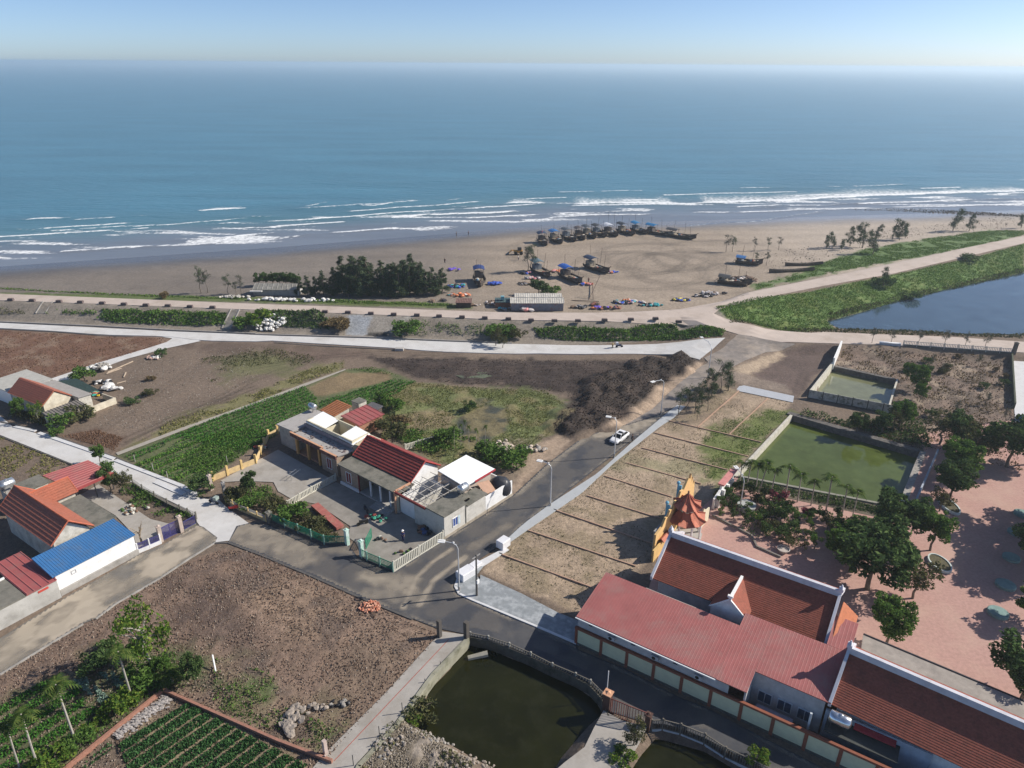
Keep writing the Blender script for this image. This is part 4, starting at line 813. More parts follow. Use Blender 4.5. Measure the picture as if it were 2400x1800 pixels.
m = MB(); m.hexa([FR(9.2, .5, 2.9), FR(11.8, .4, 2.0), FR(11.8, .45, 2.0), FR(9.2, .55, 2.9)], [FR(9.4, 2.4, 3.9), FR(12, 2.3, 3.3), FR(12, 2.35, 3.3), FR(9.4, 2.45, 3.9)])
m.build('leaning_board', M('plywood', (.38, .24, .17), var=.12), t)
tank(FR, 5.9, 1.9, 3.95, 1.6, .62, 'x', 'steel water tank with pale green end on the annex roof by the asphalt road')
m = MB(); m.blob(FR(13.4, 1.3, 1.7), (1.9, 1.5, 1.9), 14, 9, .05)
m.build('tarpaulin_dome', M('black_tarp', (.035, .037, .045), rough=.35, var=.2, bump=.4, bscale=2), None, smooth=True, label='big black tarpaulin bulge behind the white yard wall', cat='tarpaulin')
# ---------- left orange roofed house
t = thing('house', 'white house with orange tiled cross gable roof beside the blue lean-to', 'house', FE(5, 12, 0))
walls(FE, 2.7, 7.3, 6.0, 20.2, 4.0, .2, ry=5.0, zr=6.1, axis='y').build('wall', oldwall, t)
mo = MB(); mo.roof(FE(2.2, 5.6, 4.1), FE(2.2, 20.6, 4.1), FE(4.95, 20.6, 6.5), FE(4.95, 5.6, 6.5), courses=.5, rise=.1); mo.roof(FE(7.8, 5.6, 4.1), FE(7.8, 20.6, 4.1), FE(4.95, 20.6, 6.5), FE(4.95, 5.6, 6.5), courses=.38); o = mo.build('roof', tile_or, t)
m = MB(); m.tube([FE(4.95, 5.5, 6.55), FE(4.95, 20.7, 6.55)], .13, 6)
for y in (5.6, 20.6):
    for x in (2.2, 7.8): m.tube([FE(x, y, 4.13), FE(4.95, y, 6.54)], .1, 5)
m.build('ridge_cap', M('orange_cap', (.46, .13, .07)), o)
m = MB(); m.roof(FE(5.5, 15.7, 4.25), FE(10.8, 15.7, 4.25), FE(10.8, 17.9, 5.95), FE(5.0, 17.9, 5.95), courses=.38); m.roof(FE(5.5, 20.1, 4.25), FE(10.8, 20.1, 4.25), FE(10.8, 17.9, 5.95), FE(5.0, 17.9, 5.95), courses=.38)
o = m.build('wing_roof', tile_or, t); MB().tube([FE(5, 17.9, 6), FE(10.9, 17.9, 6)], .12, 6).tube([FE(10.8, 15.7, 4.28), FE(10.8, 17.9, 5.98)], .09, 5).tube([FE(10.8, 20.1, 4.28), FE(10.8, 17.9, 5.98)], .09, 5).build('ridge_cap', MATS['orange_cap'], o)
m = walls(FE, 7.32, 10.5, 16.1, 19.7, 4.0, .2); m.add([FE(10.3, 16.1, 4), FE(10.3, 19.7, 4), FE(10.3, 17.9, 5.6), FE(10.5, 16.1, 4), FE(10.5, 19.7, 4), FE(10.5, 17.9, 5.6)], [(0, 2, 1), (3, 4, 5), (0, 1, 4, 3), (1, 2, 5, 4), (2, 0, 3, 5)]); m.build('wing_wall', oldwall, t)
MB().slab([FE(7.85, 5.7, 3.8), FE(10.9, 5.7, 3.8), FE(10.9, 15.6, 3.8), FE(7.85, 15.6, 3.8)], .2).build('slab_roof', darkcon, t)
for y in (6.2, 10.5, 15.1): bx(t, 'column', cream, FE, 10.3, 10.6, y, y + .3, 0, 3.59)
for y in (8, 12): opening(t, 'door', FE, y, y + 1.3, 7.31, .1, 2.5, out=1, mat=MATS['dark_wood'], axis='y')
t = thing('lean_to', 'long white room under a bright blue metal roof along the lane', 'outbuilding', FE(5, 3, 0))
m = MB(); m.box(FE, .1, 10.3, .7, .9, 0, 3.05); m.box(FE, .1, .3, .9, 5.3, 0, 3.1); m.box(FE, 10.1, 10.3, .9, 5.3, 0, 3.1); m.build('wall', whitewall, t)
m = MB(); m.box(FE, .05, 10.35, .35, .68, 0, .75); m.build('plinth', cement, t)
MB().roof(FE(-.3, .5, 3.15), FE(10.5, .5, 3.15), FE(10.4, 5.5, 3.85), FE(-.3, 5.5, 3.85), ribs=.32, rise=.04).build('roof', metal_blue, t)
m = MB()
for a in ((1.9, 2.5, 2.0, 2.06), (1.9, 2.5, 2.44, 2.5), (1.9, 1.96, 2.06, 2.44), (2.44, 2.5, 2.06, 2.44)): m.box(FE, a[0], a[1], .66, .697, a[2], a[3])
m.build('vent_frame', M('grey_vent', (.35, .35, .36)), t)
t = thing('carport', 'open carport with maroon metal roof behind the orange roofed house', 'carport', FE(14, 22, 0))
MB().roof(FE(17.5, 19.0, 3.0), FE(17.3, 26.0, 3.0), FE(10.6, 26.4, 3.35), FE(11.2, 18.6, 3.35), ribs=.7).build('roof', metal_red, t)
bx(t, 'fascia', M('maroon_fascia', (.30, .06, .06)), FE, 11.3, 17.5, 18.7, 18.8, 2.75, 3.15)
for x in (11.8, 14.5, 17.1):
    for y in (19.2, 25.5): bx(t, 'post', darkmetal, FE, x, x + .12, y, y + .12, 0, 2.95)
t = thing('outbuilding', 'small outbuilding with dark flat roof behind the orange gable', 'outbuilding', FE(8.5, 25, 0))
walls(FE, 6.6, 10.3, 24.2, 27.3, 3.1, .2).build('wall', oldwall, t); MB().slab([FE(6.4, 24, 3.25), FE(10.5, 24, 3.25), FE(10.5, 27.5, 3.25), FE(6.4, 27.5, 3.25)], .15).build('roof', darkcon, t)
bx(t, 'tank_tower', cement, FE, 5.0, 6.38, 24.4, 27.2, 0, 3.4)
tank(FE, 5.7, 26, 3.4, 1.9, .7, 'x', 'steel water tank behind the orange gable roof at the left edge')
t = thing('outbuilding', 'cement walled outbuilding with maroon metal roof and slab, left of the blue lean-to', 'outbuilding', FE(-4, 3, 0))
m = MB(); m.box(FE, -14, -.05, .15, .35, 0, 2.55); m.box(FE, -.25, -.05, .35, 9.4, 0, 2.5); m.build('wall', M('stained_render', (.46, .45, .42), stain=((.22, .21, .19), .7, .6)), t)
MB().roof(FE(-3.5, .2, 2.75), FE(0.05, .2, 2.75), FE(0.05, 9.6, 2.95), FE(-3.5, 9.6, 2.95), ribs=.8).build('metal_roof', metal_red, t)
MB().slab([FE(-14, .2, 2.75), FE(-3.6, .2, 2.75), FE(-3.6, 5.6, 2.75), FE(-14, 5.6, 2.75)], .2).build('slab_roof', darkcon, t)
bx(t, 'parapet', white, FE, -14, -3.6, 5.65, 5.8, 2.5, 3.0)
bx(t, 'red_patch', M('red_plate', (.5, .07, .05)), FE, -2.3, -1.1, .1, .148, 2.2, 2.5)
# ---------- far left house
t = thing('house', 'small old house with orange tiled roof and beige gable below the ploughed field', 'house', FA(-9, 4, 0))
walls(FA, -14.6, -3.6, 1.5, 6.6, 3.0, .2, ry=3.95, zr=4.9).build('wall', M('cream_old', (.62, .56, .44), stain=((.42, .36, .27), .6, .7)), t)
m = MB(); m.roof(FA(-15.2, 1.1, 3.1), FA(-3.4, 1.1, 3.1), FA(-3.4, 3.95, 5.3), FA(-15.2, 3.95, 5.3), courses=.4, rise=.07); m.roof(FA(-15.2, 6.8, 3.1), FA(-3.4, 6.8, 3.1), FA(-3.4, 3.95, 5.3), FA(-15.2, 3.95, 5.3), courses=.4)
m.build('roof', tile_or, t)
for x in (-12, -7.5): opening(t, 'window', FA, x, x + 1.2, 1.5, .9, 2.2)
t = thing('outbuilding', 'pale flat roofed block with white wall behind the beige gable house', 'outbuilding', FA(-18, 5, 0))
walls(FA, -24, -15.4, 1.6, 9.2, 2.9, .2).build('wall', white, t); m = MB(); m.slab([FA(-24.2, 1.4, 3.05), FA(-15.25, 1.4, 3.05), FA(-15.25, 6.95, 3.05), FA(-14.5, 6.95, 3.05), FA(-14.5, 9.4, 3.05), FA(-24.2, 9.4, 3.05)], .15); m.build('roof', M('pale_slab', (.42, .41, .37), var=.12), t)
t = thing('lean_to', 'narrow grey lean-to roof behind the beige gable', 'outbuilding', FA(-8, 8.3, 0))
walls(FA, -14.2, -1.8, 7.0, 9.4, 2.7, .15).build('wall', oldwall, t); MB().roof(FA(-14.4, 9.6, 2.75), FA(-1.6, 9.6, 2.75), FA(-1.6, 6.9, 3.0), FA(-14.4, 6.9, 3.0), ribs=.5).build('roof', M('grey_sheet', (.25, .24, .23), var=.15), t)
t = thing('pigsty', 'low pen with slatted dark roof and cream wall beside the beige gable', 'animal pen', FA(-.5, 5, 0))
m = MB(); m.box(FA, .6, .8, .3, 12.6, 0, 1.3); m.box(FA, .6, .8, .3, 6.6, 1.3, 1.9); m.box(FA, -1.6, .6, .3, .5, 0, 1.9); m.box(FA, -3.5, .6, 12.4, 12.6, 0, 1.2); m.build('wall', M('cream_old', (.6, .55, .45)), t)
MB().roof(FA(1.0, .1, 2.1), FA(1.0, 6.8, 2.1), FA(-1.9, 6.8, 2.6), FA(-1.9, .1, 2.6), ribs=.55, rise=.1).build('roof', M('slatted_roof', (.17, .155, .14), var=.2), t)
m = MB(); m.slab([FA(-15, 9.8, 2.25), FA(-4.4, 9.7, 1.9), FA(-4.2, 12.3, 2.0), FA(-12.5, 12.9, 2.3)], .03); t = thing('shade_net', 'dark green shade net stretched behind the small old house', 'shade net', FA(-9, 11, 0)); m.build('net', M('dark_net', (.03, .055, .05), var=.3, scale=3), t)
m = MB()
for x, y in ((-14.6, 9.9), (-4.5, 9.8), (-4.4, 12.2), (-12.4, 12.7)): m.tube([FA(x, y, 0), FA(x, y, 2.0)], .05, 5)
m.build('poles', wood, t)
# ---------- temple
t = thing('boundary_wall', 'long temple wall of pale yellow panels between brown pilasters along the shaded road', 'wall', FT(20, 0, 0))
NP = 15
for i in range(NP):
    bx(t, 'panel', M('pale_white_panel', (.62, .62, .58)) if i > 9 else palepanel, FT, 3.2 * i + .18, 3.2 * i + 3.02, -.04, .1, .35, 2.3)
    bx(t, 'pilaster', brown_p, FT, 3.2 * i - .17, 3.2 * i + .17, -.1, .15, 0, 2.3)
bx(t, 'coping', brown_p, FT, -.2, 3.2 * NP, -.14, .19, 2.3, 2.56); bx(t, 'base', M('mossy_base', (.10, .10, .085)), FT, -.05, 3.2 * NP, -.07, .11, 0, .34)
t = thing('temple_annex', 'long annex with dusty red metal roof behind the panelled wall', 'building', FT(10, 4, 0))
ann = M('grey_blue_wall', (.50, .50, .50), stain=((.36, .36, .35), .4, 1))
m = MB(); m.box(FT, 0, 17.6, .24, .44, 0, 4.2); m.box(FT, 0, .2, .44, 7.2, 0, 4.3); m.box(FT, 19.2, 19.4, .3, 7, 0, 4.4); m.box(FT, 19.4, 26.4, 2.8, 3.0, 0, 4.5); m.build('wall', ann, t)
def zr(y): return 4.35 + .16 * y
m = MB()
for x0, x1, y0, y1 in ((-.05, 16.3, -.25, 7.3), (16.32, 19.5, -.3, 9.3), (19.52, 26.9, 2.5, 9.3), (24.95, 27.3, 9.32, 13.6)):
    m.roof(FT(x0, y0, zr(y0)), FT(x1, y0, zr(y0)), FT(x1, y1, zr(y1)), FT(x0, y1, zr(y1)), ribs=.34, rise=.014)
m.build('roof', M('dusty_red_sheet', (.36, .12, .11), rough=.6, stain=((.33, .17, .15), .8, .35), var=.12, scale=.5, spec=.35), t)
bx(t, 'gutter', white, FT, -.08, 16.3, -.42, -.27, 4.12, 4.24)
for x, y in ((240, 560), (860, 830), (1470, 1100)): 
    p = P0('T', x, y, 3.6) - FT.o; xx = p.dot(FT.x); opening(t, 'vent', FT, xx - .25, xx + .25, .24, 3.35, 3.6, frame=ann, fw=.04)
for x, y, wh in ((580, 700, 'leftmost'), (1210, 970, 'middle'), (1840, 1240, 'rightmost')):
    p = P0('T', x, y, 3.2) - FT.o; xx = p.dot(FT.x)
    a = thing('air_conditioner', '%s of the three air conditioner units high on the annex wall' % wh, 'air conditioner', FT(xx, 0, 3.0), FT.a, 'air conditioners on the annex wall')
    f_ = Fr(*FT(xx, 0)[:2], -33); bx(a, 'case', M('ac_grey', (.45, .46, .47)), f_, -.42, .42, -.18, .2, 2.95, 3.5); MB().lathe(f_(-.1, -.185, 3.22), [(.22, -.01), (.22, .012)], 12, f_.y).build('fan', dark, a)
MB().slab([FT(4.6, 7.4, 4.1), FT(16.2, 7.4, 4.1), FT(16.2, 9.0, 4.1), FT(4.6, 9.0, 4.1)], .2).build('slab', litcon, t)
m = MB(); m.box(FT, 4.8, 16.2, 8.8, 8.98, 0, 3.88); m.build('back_wall', ann, t)
def tilehall(fr, L, dpt, ze, zr_, label, left=True, rb=.7):
    t = thing('temple_hall', label, 'temple hall', fr(L / 2, dpt, 0))
    bluish = M('white_lime_wall', (.68, .69, .70), stain=((.5, .5, .5), .4, .8))
    walls(fr, .5, L - .5, .9, 2 * dpt - .9, ze + .1, .25, ry=dpt, zr=zr_ - .3).build('wall', bluish, t)
    m = MB(); m.roof(fr(0, 0, ze), fr(L, 0, ze), fr(L, dpt, zr_), fr(0, dpt, zr_), courses=.24, rise=.035, th=.2); m.roof(fr(0, 2 * dpt, ze), fr(L, 2 * dpt, ze), fr(L, dpt, zr_), fr(0, dpt, zr_), courses=.24, rise=.035, th=.2)
    o = m.build('roof', tile_tem, t)
    m = MB(); m.box(fr, -.25, L + .25, dpt - .2, dpt + .2, zr_ - .05, zr_ + rb)
    for x in (-.25, L - .05):
        for y0 in (-.15, 2 * dpt + .15):
            m.hexa([fr(x, y0, ze - .25), fr(x + .3, y0, ze - .25), fr(x + .3, dpt, zr_ - .05), fr(x, dpt, zr_ - .05)], [fr(x, y0, ze + .3), fr(x + .3, y0, ze + .3), fr(x + .3, dpt, zr_ + .5), fr(x, dpt, zr_ + .5)])
        m.box(fr, x - .1, x + .4, dpt - .3, dpt + .3, zr_ + rb - .02, zr_ + rb + .35)
        m.hexa([fr(x, dpt - .25, zr_ + rb + .34), fr(x + .3, dpt - .25, zr_ + rb + .34), fr(x + .3, dpt + .25, zr_ + rb + .34), fr(x, dpt + .25, zr_ + rb + .34)], [fr(x + .1, dpt - .05, zr_ + rb + .8), fr(x + .2, dpt - .05, zr_ + rb + .8), fr(x + .2, dpt + .05, zr_ + rb + .8), fr(x + .1, dpt + .05, zr_ + rb + .8)])
    m.build('ridge_band', M('lime_ridge', (.62, .62, .66), var=.08, stain=((.4, .4, .42), .5, 1)), o)
    return t
th = tilehall(Fr(*FT(4.9, 10.0)[:2], -33), 19.8, 5.3, 5.0, 8.0, 'temple hall with brown tiled roof, white ridge band and small cross gable')
m = MB(); m.roof(FT(12.4, 9.0, 5.3), FT(12.4, 12.8, 5.3), FT(14.5, 13.4, 7.1), FT(14.5, 9.0, 7.1), courses=.24, rise=.03); m.roof(FT(16.7, 9.0, 5.3), FT(16.7, 12.8, 5.3), FT(14.5, 13.4, 7.1), FT(14.5, 9.0, 7.1), courses=.24, rise=.03); o = m.build('cross_gable_roof', tile_tem, th)
m = MB(); m.add([FT(12.5, 9.0, 3.9), FT(16.6, 9.0, 3.9), FT(16.6, 9.0, 5.3), FT(14.5, 9.0, 7.1), FT(12.5, 9.0, 5.3), FT(12.5, 9.25, 3.9), FT(16.6, 9.25, 3.9), FT(16.6, 9.25, 5.3), FT(14.5, 9.25, 7.1), FT(12.5, 9.25, 5.3)], [(0, 1, 2, 3, 4), (9, 8, 7, 6, 5), (0, 5, 6, 1), (1, 6, 7, 2), (2, 7, 8, 3), (3, 8, 9, 4), (4, 9, 5, 0)]); m.build('front_gable', MATS['white_lime_wall'], th)
m = MB(); m.box(FT, 14.35, 14.65, 8.9, 13.4, 7.05, 7.4); m.box(FT, 14.2, 14.8, 8.8, 9.1, 7.4, 7.65)
for xe in (12.35, 16.75): m.hexa([FT(xe - .08, 8.86, 5.15), FT(xe + .08, 8.86, 5.15), FT(xe + .08, 9.04, 5.15), FT(xe - .08, 9.04, 5.15)], [FT(14.42, 8.86, 7.1), FT(14.58, 8.86, 7.1), FT(14.58, 9.04, 7.1), FT(14.42, 9.04, 7.1)])
m.build('small_ridge', white, o)
t = thing('porch_roof', 'small orange tiled side roof at the right end of the long temple hall', 'roof annex', FT(26, 12, 0))
MB().roof(FT(27.0, 10.0, 4.9), FT(27.0, 15.2, 6.2), FT(25.3, 15.4, 7.3), FT(25.3, 10.0, 5.9), courses=.3).build('roof', M('salmon_tile', (.55, .2, .10), var=.15, scale=3), t)
walls(FT, 25.35, 26.8, 10.2, 15.0, 4.8, .15).build('wall', whitewall, t)
F2_ = Fr(*FT(26.9, 2.7)[:2], -37); tilehall(F2_, 26, 4.8, 4.5, 7.5, 'temple hall with reddish tiled roof running out at the lower right corner')
t = thing('flat_wing', 'long concrete flat roofed gallery between the lower right hall and the pink court', 'building', F2_(12, 11.5, 0))
MB().slab([F2_(.6, 9.9, 4.05), F2_(26, 9.9, 4.05), F2_(26, 12.6, 4.05), F2_(.2, 12.6, 4.05)], .2).build('roof', M('brownish_slab', (.33, .295, .26), stain=((.22, .2, .18), .5, .5)), t)
walls(F2_, .8, 25.8, 10.1, 12.3, 3.85, .2).build('wall', whitewall, t); bx(t, 'edge', darkmetal, F2_, .2, 26, 12.61, 12.75, 3.9, 4.15)
# service yard behind the panelled wall
t = thing('service_room', 'shaded service rooms with blue windows behind the panelled wall', 'building', FT(28, 2.5, 0))
m = MB(); m.box(FT, 26.6, 36, 2.75, 2.95, 0, 3.6); m.build('wall', M('blue_grey_wall', (.36, .42, .5)), t)
for x in (20.2, 22.2, 24.2, 27.2, 31): opening(t, 'window', FT, x, x + 1.3, 2.75, 1.0, 2.3, mat=M('blue_glass', (.06, .09, .14), rough=.1), frame=M('pale_frame', (.55, .6, .62)))
m = MB(); m.slab([FT(26.9, .6, 3.0), FT(33.4, .6, 3.0), FT(33.4, 2.7, 3.0), FT(26.9, 2.7, 3.0)], .15); m.build('dark_roof', M('dark_roofing', (.06, .065, .06)), t)
MB().slab([FT(29.3, 2.0, 3.35), FT(33.0, 2.0, 3.35), FT(33.0, 2.7, 3.5), FT(29.3, 2.7, 3.5)], .06).build('red_awning', M('red_fascia', (.4, .04, .05)), t)
bx(t, 'counter', M('lilac_wall', (.42, .40, .46)), FT, 20.3, 24.0, 1.3, 2.2, 0, 1.0)
bx(t, 'post', M('pale_frame', (.55, .6, .62)), FT, 25.4, 25.6, 1.0, 1.2, 0, 3.9)
tank(FT, 28.0, 1.7, 3.0, 1.9, .62, 'x', 'shiny steel water tank on the dark roof behind the panelled wall', M('bright_steel', (.75, .77, .78), rough=.18, metal=.9))
# ochre screen wall and pavilion
t = thing('screen_wall', 'tall stepped ochre wall beside the octagonal pavilion', 'wall', FS(4.5, 0, 0))
def extr(fr, prof, y0, y1):
    n = len(prof); m = MB(); m.add([fr(x, y0, z) for x, z in prof] + [fr(x, y1, z) for x, z in prof], [tuple(range(n)), tuple(range(2 * n - 1, n - 1, -1))] + [(i, n + i, n + (i + 1) % n, (i + 1) % n) for i in range(n)]); return m
prof = [(-3.5, 0), (-3.2, 3.4), (-1.4, 3.7), (-.4, 4.7), (.3, 4.4), (.9, 5.2), (1.9, 5.0), (2.5, 5.9), (3.4, 5.6), (4.2, 6.6), (5.2, 6.4), (6.6, 7.6), (7.3, 7.2), (7.6, 7.9), (8.0, 6.3), (8.4, 6.9), (8.7, 5.5), (9.2, 5.9), (9.5, 4.3), (9.8, 0)]
extr(FS, prof, -.25, .05).build('wall', M('screen_ochre', (.70, .46, .20), stain=((.6, .38, .17), .4, 1), var=.06), t)
m = MB()
for x, z in ((1.5, 5.5), (5.0, 7.0)): m.box(FS, x, x + .18, .06, .7, 0, z); m.blob(FS(x + .1, .6, z + .3), .28, 8, 6, .02)
m.build('finials', M('blue_finial', (.18, .42, .55)), t)
bx(t, 'back_frame', M('grey_frame', (.3, .3, .3)), FS, -2.5, 7.5, .06, .5, 0, 3.4)
t = thing('pavilion', 'octagonal pavilion with two tiered orange tiled roof', 'pavilion', (24.9, 84.6, 0), group=None)
def octroof(c, r0, z0, r1, z1, n=8, lift=.35, rot=.2):
    m = MB(); A = []
    for k, (r, z) in enumerate(((r0, z0), ((r0 + r1) * .45, z0 + (z1 - z0) * .42), (r1, z1))):
        for i in range(2 * n):
            a = rot + math.pi * i / n; q = 1 if i % 2 == 0 else math.cos(math.pi / n) * .97
            A.append(c + Vector((r * q * math.cos(a), r * q * math.sin(a), z + (lift if i % 2 == 0 and k == 0 else 0) - (0 if i % 2 == 0 else .06))))
    N = 2 * n; f = [(k * N + i, k * N + (i + 1) % N, (k + 1) * N + (i + 1) % N, (k + 1) * N + i) for k in (0, 1) for i in range(N)]; f.append(tuple(range(3 * N - 1, 2 * N - 1, -1)))
    m.add(A, f); return m, A
c = Vector((24.9, 84.6, 0)); ptile = M('pavilion_tile', (.46, .16, .10), rough=.7, var=.15, scale=2, bump=.2, bscale=9)
for nm, a in (('lower_roof', (3.0, 3.15, 1.0, 4.7)), ('upper_roof', (2.1, 5.2, .15, 7.0))):
    m, A = octroof(c, *a); o = m.build(nm, ptile, t); r = MB()
    for i in range(0, 16, 2): r.tube([A[i] + Vector((0, 0, .06)), A[16 + i] + Vector((0, 0, .06)), A[32 + i] + Vector((0, 0, .05))], .09, 5)
    r.build('hip_ridges', M('hip_tile', (.36, .11, .07)), o)
MB().lathe(c + Vector((0, 0, 4.5)), [(1.1, 0), (1.1, .85)], 8).build('drum', cream, t); MB().lathe(c + Vector((0, 0, 6.95)), [(.16, 0), (.22, .15), (.1, .3), (.16, .45), (.02, .75)], 8).build('finial', M('brown_finial', (.25, .12, .08)), t)
for i in range(8):
    a = .2 + math.pi * i / 4; MB().lathe(c + Vector((2.3 * math.cos(a), 2.3 * math.sin(a), 0)), [(.16, 0), (.16, 3.3)], 8).build('column', white, t)
MB().lathe(c, [(2.7, 0), (2.7, .35)], 8).build('base', litcon, t)
t = thing('side_wall', 'white garden wall with pink coping at the corner of the green pond', 'wall', FS(17.5, -2.4, 0))
extr(FS, [(12.5, 0), (12.5, 1.8), (15.0, 2.3), (15.2, 2.9), (20.4, 3.1), (20.4, 0)], -2.6, -2.3).build('wall', white, t)
bx(t, 'coping', M('pink_coping', (.58, .24, .22)), FS, 14.9, 20.6, -2.95, -1.95, 3.0, 3.25)
for i in range(4): bx(t, 'buttress', white, FS, 13.2 + i * 1.9, 13.6 + i * 1.9, -3.1, -2.62, 0, 2.2)
t = thing('side_wall', 'white wall with openings between the pavilion and the pink coping', 'wall', FS(11, -2.6, 0))
extr(FS, [(6.4, 0), (6.4, 2.4), (7.0, 3.3), (8.2, 2.4), (9.4, 2.2), (9.4, 0)], -3.0, -2.8).build('wall', cream, t)
t = thing('gate_wall', 'small orange capped wall left of the temple hall', 'wall', W('S', 420, 1480)); fg = Fr(*W('S', 330, 1640)[:2], 54)
bx(t, 'wall', ochre, fg, 0, 4.5, -.15, .1, 0, 1.9); MB().roof(fg(2.4, -.5, 2.0), fg(5.0, -.5, 2.0), fg(5.0, 0, 2.5), fg(2.4, 0, 2.5)).roof(fg(2.4, .5, 2.0), fg(5.0, .5, 2.0), fg(5.0, 0, 2.5), fg(2.4, 0, 2.5)).build('cap', ptile, t)
# ================================================================== FENCES, WALLS, STREET FURNITURE
def along(pts, step):
    """points (Vector) every ~step metres on each leg of a polyline"""
    out = [pts[0]]
    for a, b in zip(pts[:-1], pts[1:]):
        n = max(1, round((b - a).length / step)); out += [a.lerp(b, i / n) for i in range(1, n + 1)]
    return out
def fence(label, pts, h, step, style, mp, ma, cat='fence', base=0., bm=None, pw=.16, ph=.15, name='fence', bs=.16, bw=.035, z=None):
    P = along(pts, step)
    if z is not None: P = [Vector((p.x, p.y, z)) for p in P]
    t = thing(name, label, cat, P[0])
    for p, q in zip(P, P[1:] + [P[-1]]):
        d = (q - p) if (q - p).length > .01 else (P[-1] - P[-2]); fr = Fr(p.x, p.y, math.degrees(math.atan2(d.y, d.x)), p.z)
        m = MB(); m.box(fr, -pw / 2, pw / 2, -pw / 2, pw / 2, -.3, h + ph); m.build('post', mp, t)
    for p, q in zip(P[:-1], P[1:]):
        d = q - p; L = math.hypot(d.x, d.y); fr = Fr(p.x, p.y, math.degrees(math.atan2(d.y, d.x)), p.z); sl = d.z / L
        def bar(m, x0, x1, y0, y1, z0, z1): m.hexa([fr(x0, y0, z0 + sl * x0), fr(x1, y0, z0 + sl * x1), fr(x1, y1, z0 + sl * x1), fr(x0, y1, z0 + sl * x0)], [fr(x0, y0, z1 + sl * x0), fr(x1, y0, z1 + sl * x1), fr(x1, y1, z1 + sl * x1), fr(x0, y1, z1 + sl * x0)])
        a, b = pw / 2 + .005, L - pw / 2 - .005
        if base: m = MB(); bar(m, a, b, -.07, .07, -.3, base); m.build('base', bm or ma, t)
        m = MB()
        if style == 'solid': bar(m, a, b, -.05, .05, base, h)
        elif style == 'rails':
            for k in range(3): zz = base + (h - base) * (k + .6) / 3; bar(m, a, b, -.02, .02, zz, zz + .06)
        elif style == 'net':
            n = max(3, int((b - a) / .22))
            for k in range(n): x = a + (b - a) * (k + .5) / n; bar(m, x - .03, x + .03, -.012, .012, base, h)
            n2 = max(3, int((h - base) / .2))
            for k in range(n2): zz = base + (h - base) * (k + .5) / n2; bar(m, a, b, -.02, -.013, zz - .04, zz + .04)
            bar(m, a, b, -.025, .025, h - .06, h)
        else:
            n = max(2, int((b - a) / bs))
            for k in range(n): x = a + (b - a) * (k + .5) / n; bar(m, x - bw, x + bw, -bw, bw, base + .1, h - .1)
            bar(m, a, b, -.045, .045, h - .1, h); bar(m, a, b, -.045, .045, base, base + .1)
        m.build('panel', ma, t)
    return t
cw = M('precast_cream', (.58, .56, .48), var=.1, stain=((.4, .38, .3), .4, 1.5)); gp = M('green_post', (.25, .42, .34))
fence('green mesh fence with pale posts in front of the shrub bed', WW('F', (490, 815), (620, 872), (735, 920), (848, 968), (960, 1018), (1150, 1020)), 1.5, 3.6, 'net', gp, green_net, base=.35, bm=M('dark_base', (.08, .085, .08)))
fence('short green mesh fence beside the open gate, ending at the cream baluster fence', WW('F', (1285, 1135), (1330, 1160), (1555, 1255)), 1.5, 2.5, 'net', gp, green_net, base=.3, bm=MATS['dark_base'])
fence('cream baluster fence along the asphalt road', WW('F', (1562, 1252), (1988, 985)), 1.65, 3.7, 'bal', cw, cw, base=.15, bs=.3, bw=.07)
fence('yellow wall with tall square posts beside the crop field', WW('E', (1840, 470), (2212, 318)) + WW('F', (480, 100), (555, 60)), 1.0, 2.7, 'solid', M('yellow_post', (.68, .48, .2)), M('yellow_wall', (.62, .46, .24), stain=((.45, .35, .2), .5, 1.5)), cat='wall', ph=.75, pw=.34)
fence('white baluster fence between the two forecourts', WW('F', (640, 700), (850, 575), (1060, 465)), 1.2, 2.8, 'bal', cw, cw, base=.15, bs=.28, bw=.065)
fence('low ochre posted fence around the dark shrub at the yard corner', WW('F', (88, 600), (112, 655), (230, 725), (460, 822)), 1.1, 2.2, 'rails', M('yellow_post', (.6, .4, .15)), M('pale_rail', (.5, .48, .42)), base=.55, bm=M('yellow_base', (.45, .36, .2)))
fence('white fence panels in the weeds behind the red roofed house', WW('G', (185, 200), (300, 165), (480, 115)), 1.1, 2.8, 'bal', cw, cw, base=.2, bs=.3, bw=.08)
fence('dark railed fence between the left yard and the village road', WW('E', (1150, 500), (1235, 560), (1340, 622), (1450, 682), (1560, 735), (1700, 800)), 1.2, 2.4, 'rails', darkcon, M('grey_rail', (.3, .3, .28)), base=.5, bm=darkcon)
fence('dark blue picket fence at the corner of the left yard', WW('E', (1700, 845), (1590, 905)), 1.6, 3, 'bal', darkmetal, M('blue_iron', (.05, .05, .16)), base=.3, bm=darkcon)
pst = M('brickish_pillar', (.5, .42, .36), stain=((.3, .2, .15), .5, 4))
fence('white low wall with purple iron pickets beside the blue lean-to', WW('E', (1198, 1092), (1300, 1050), (1392, 1010)), 1.5, 4, 'bal', whitewall, M('purple_iron', (.07, .06, .2)), base=.6, bm=whitewall)
t = fence('tall purple double gate between brick pillars on the lane', WW('E', (1405, 985), (1480, 945), (1562, 908)), 2.1, 2.2, 'bal', M('purple_iron', (.07, .06, .2)), M('purple_iron', (.07, .06, .2)), cat='gate', pw=.08, name='gate', ph=0, bs=.13)
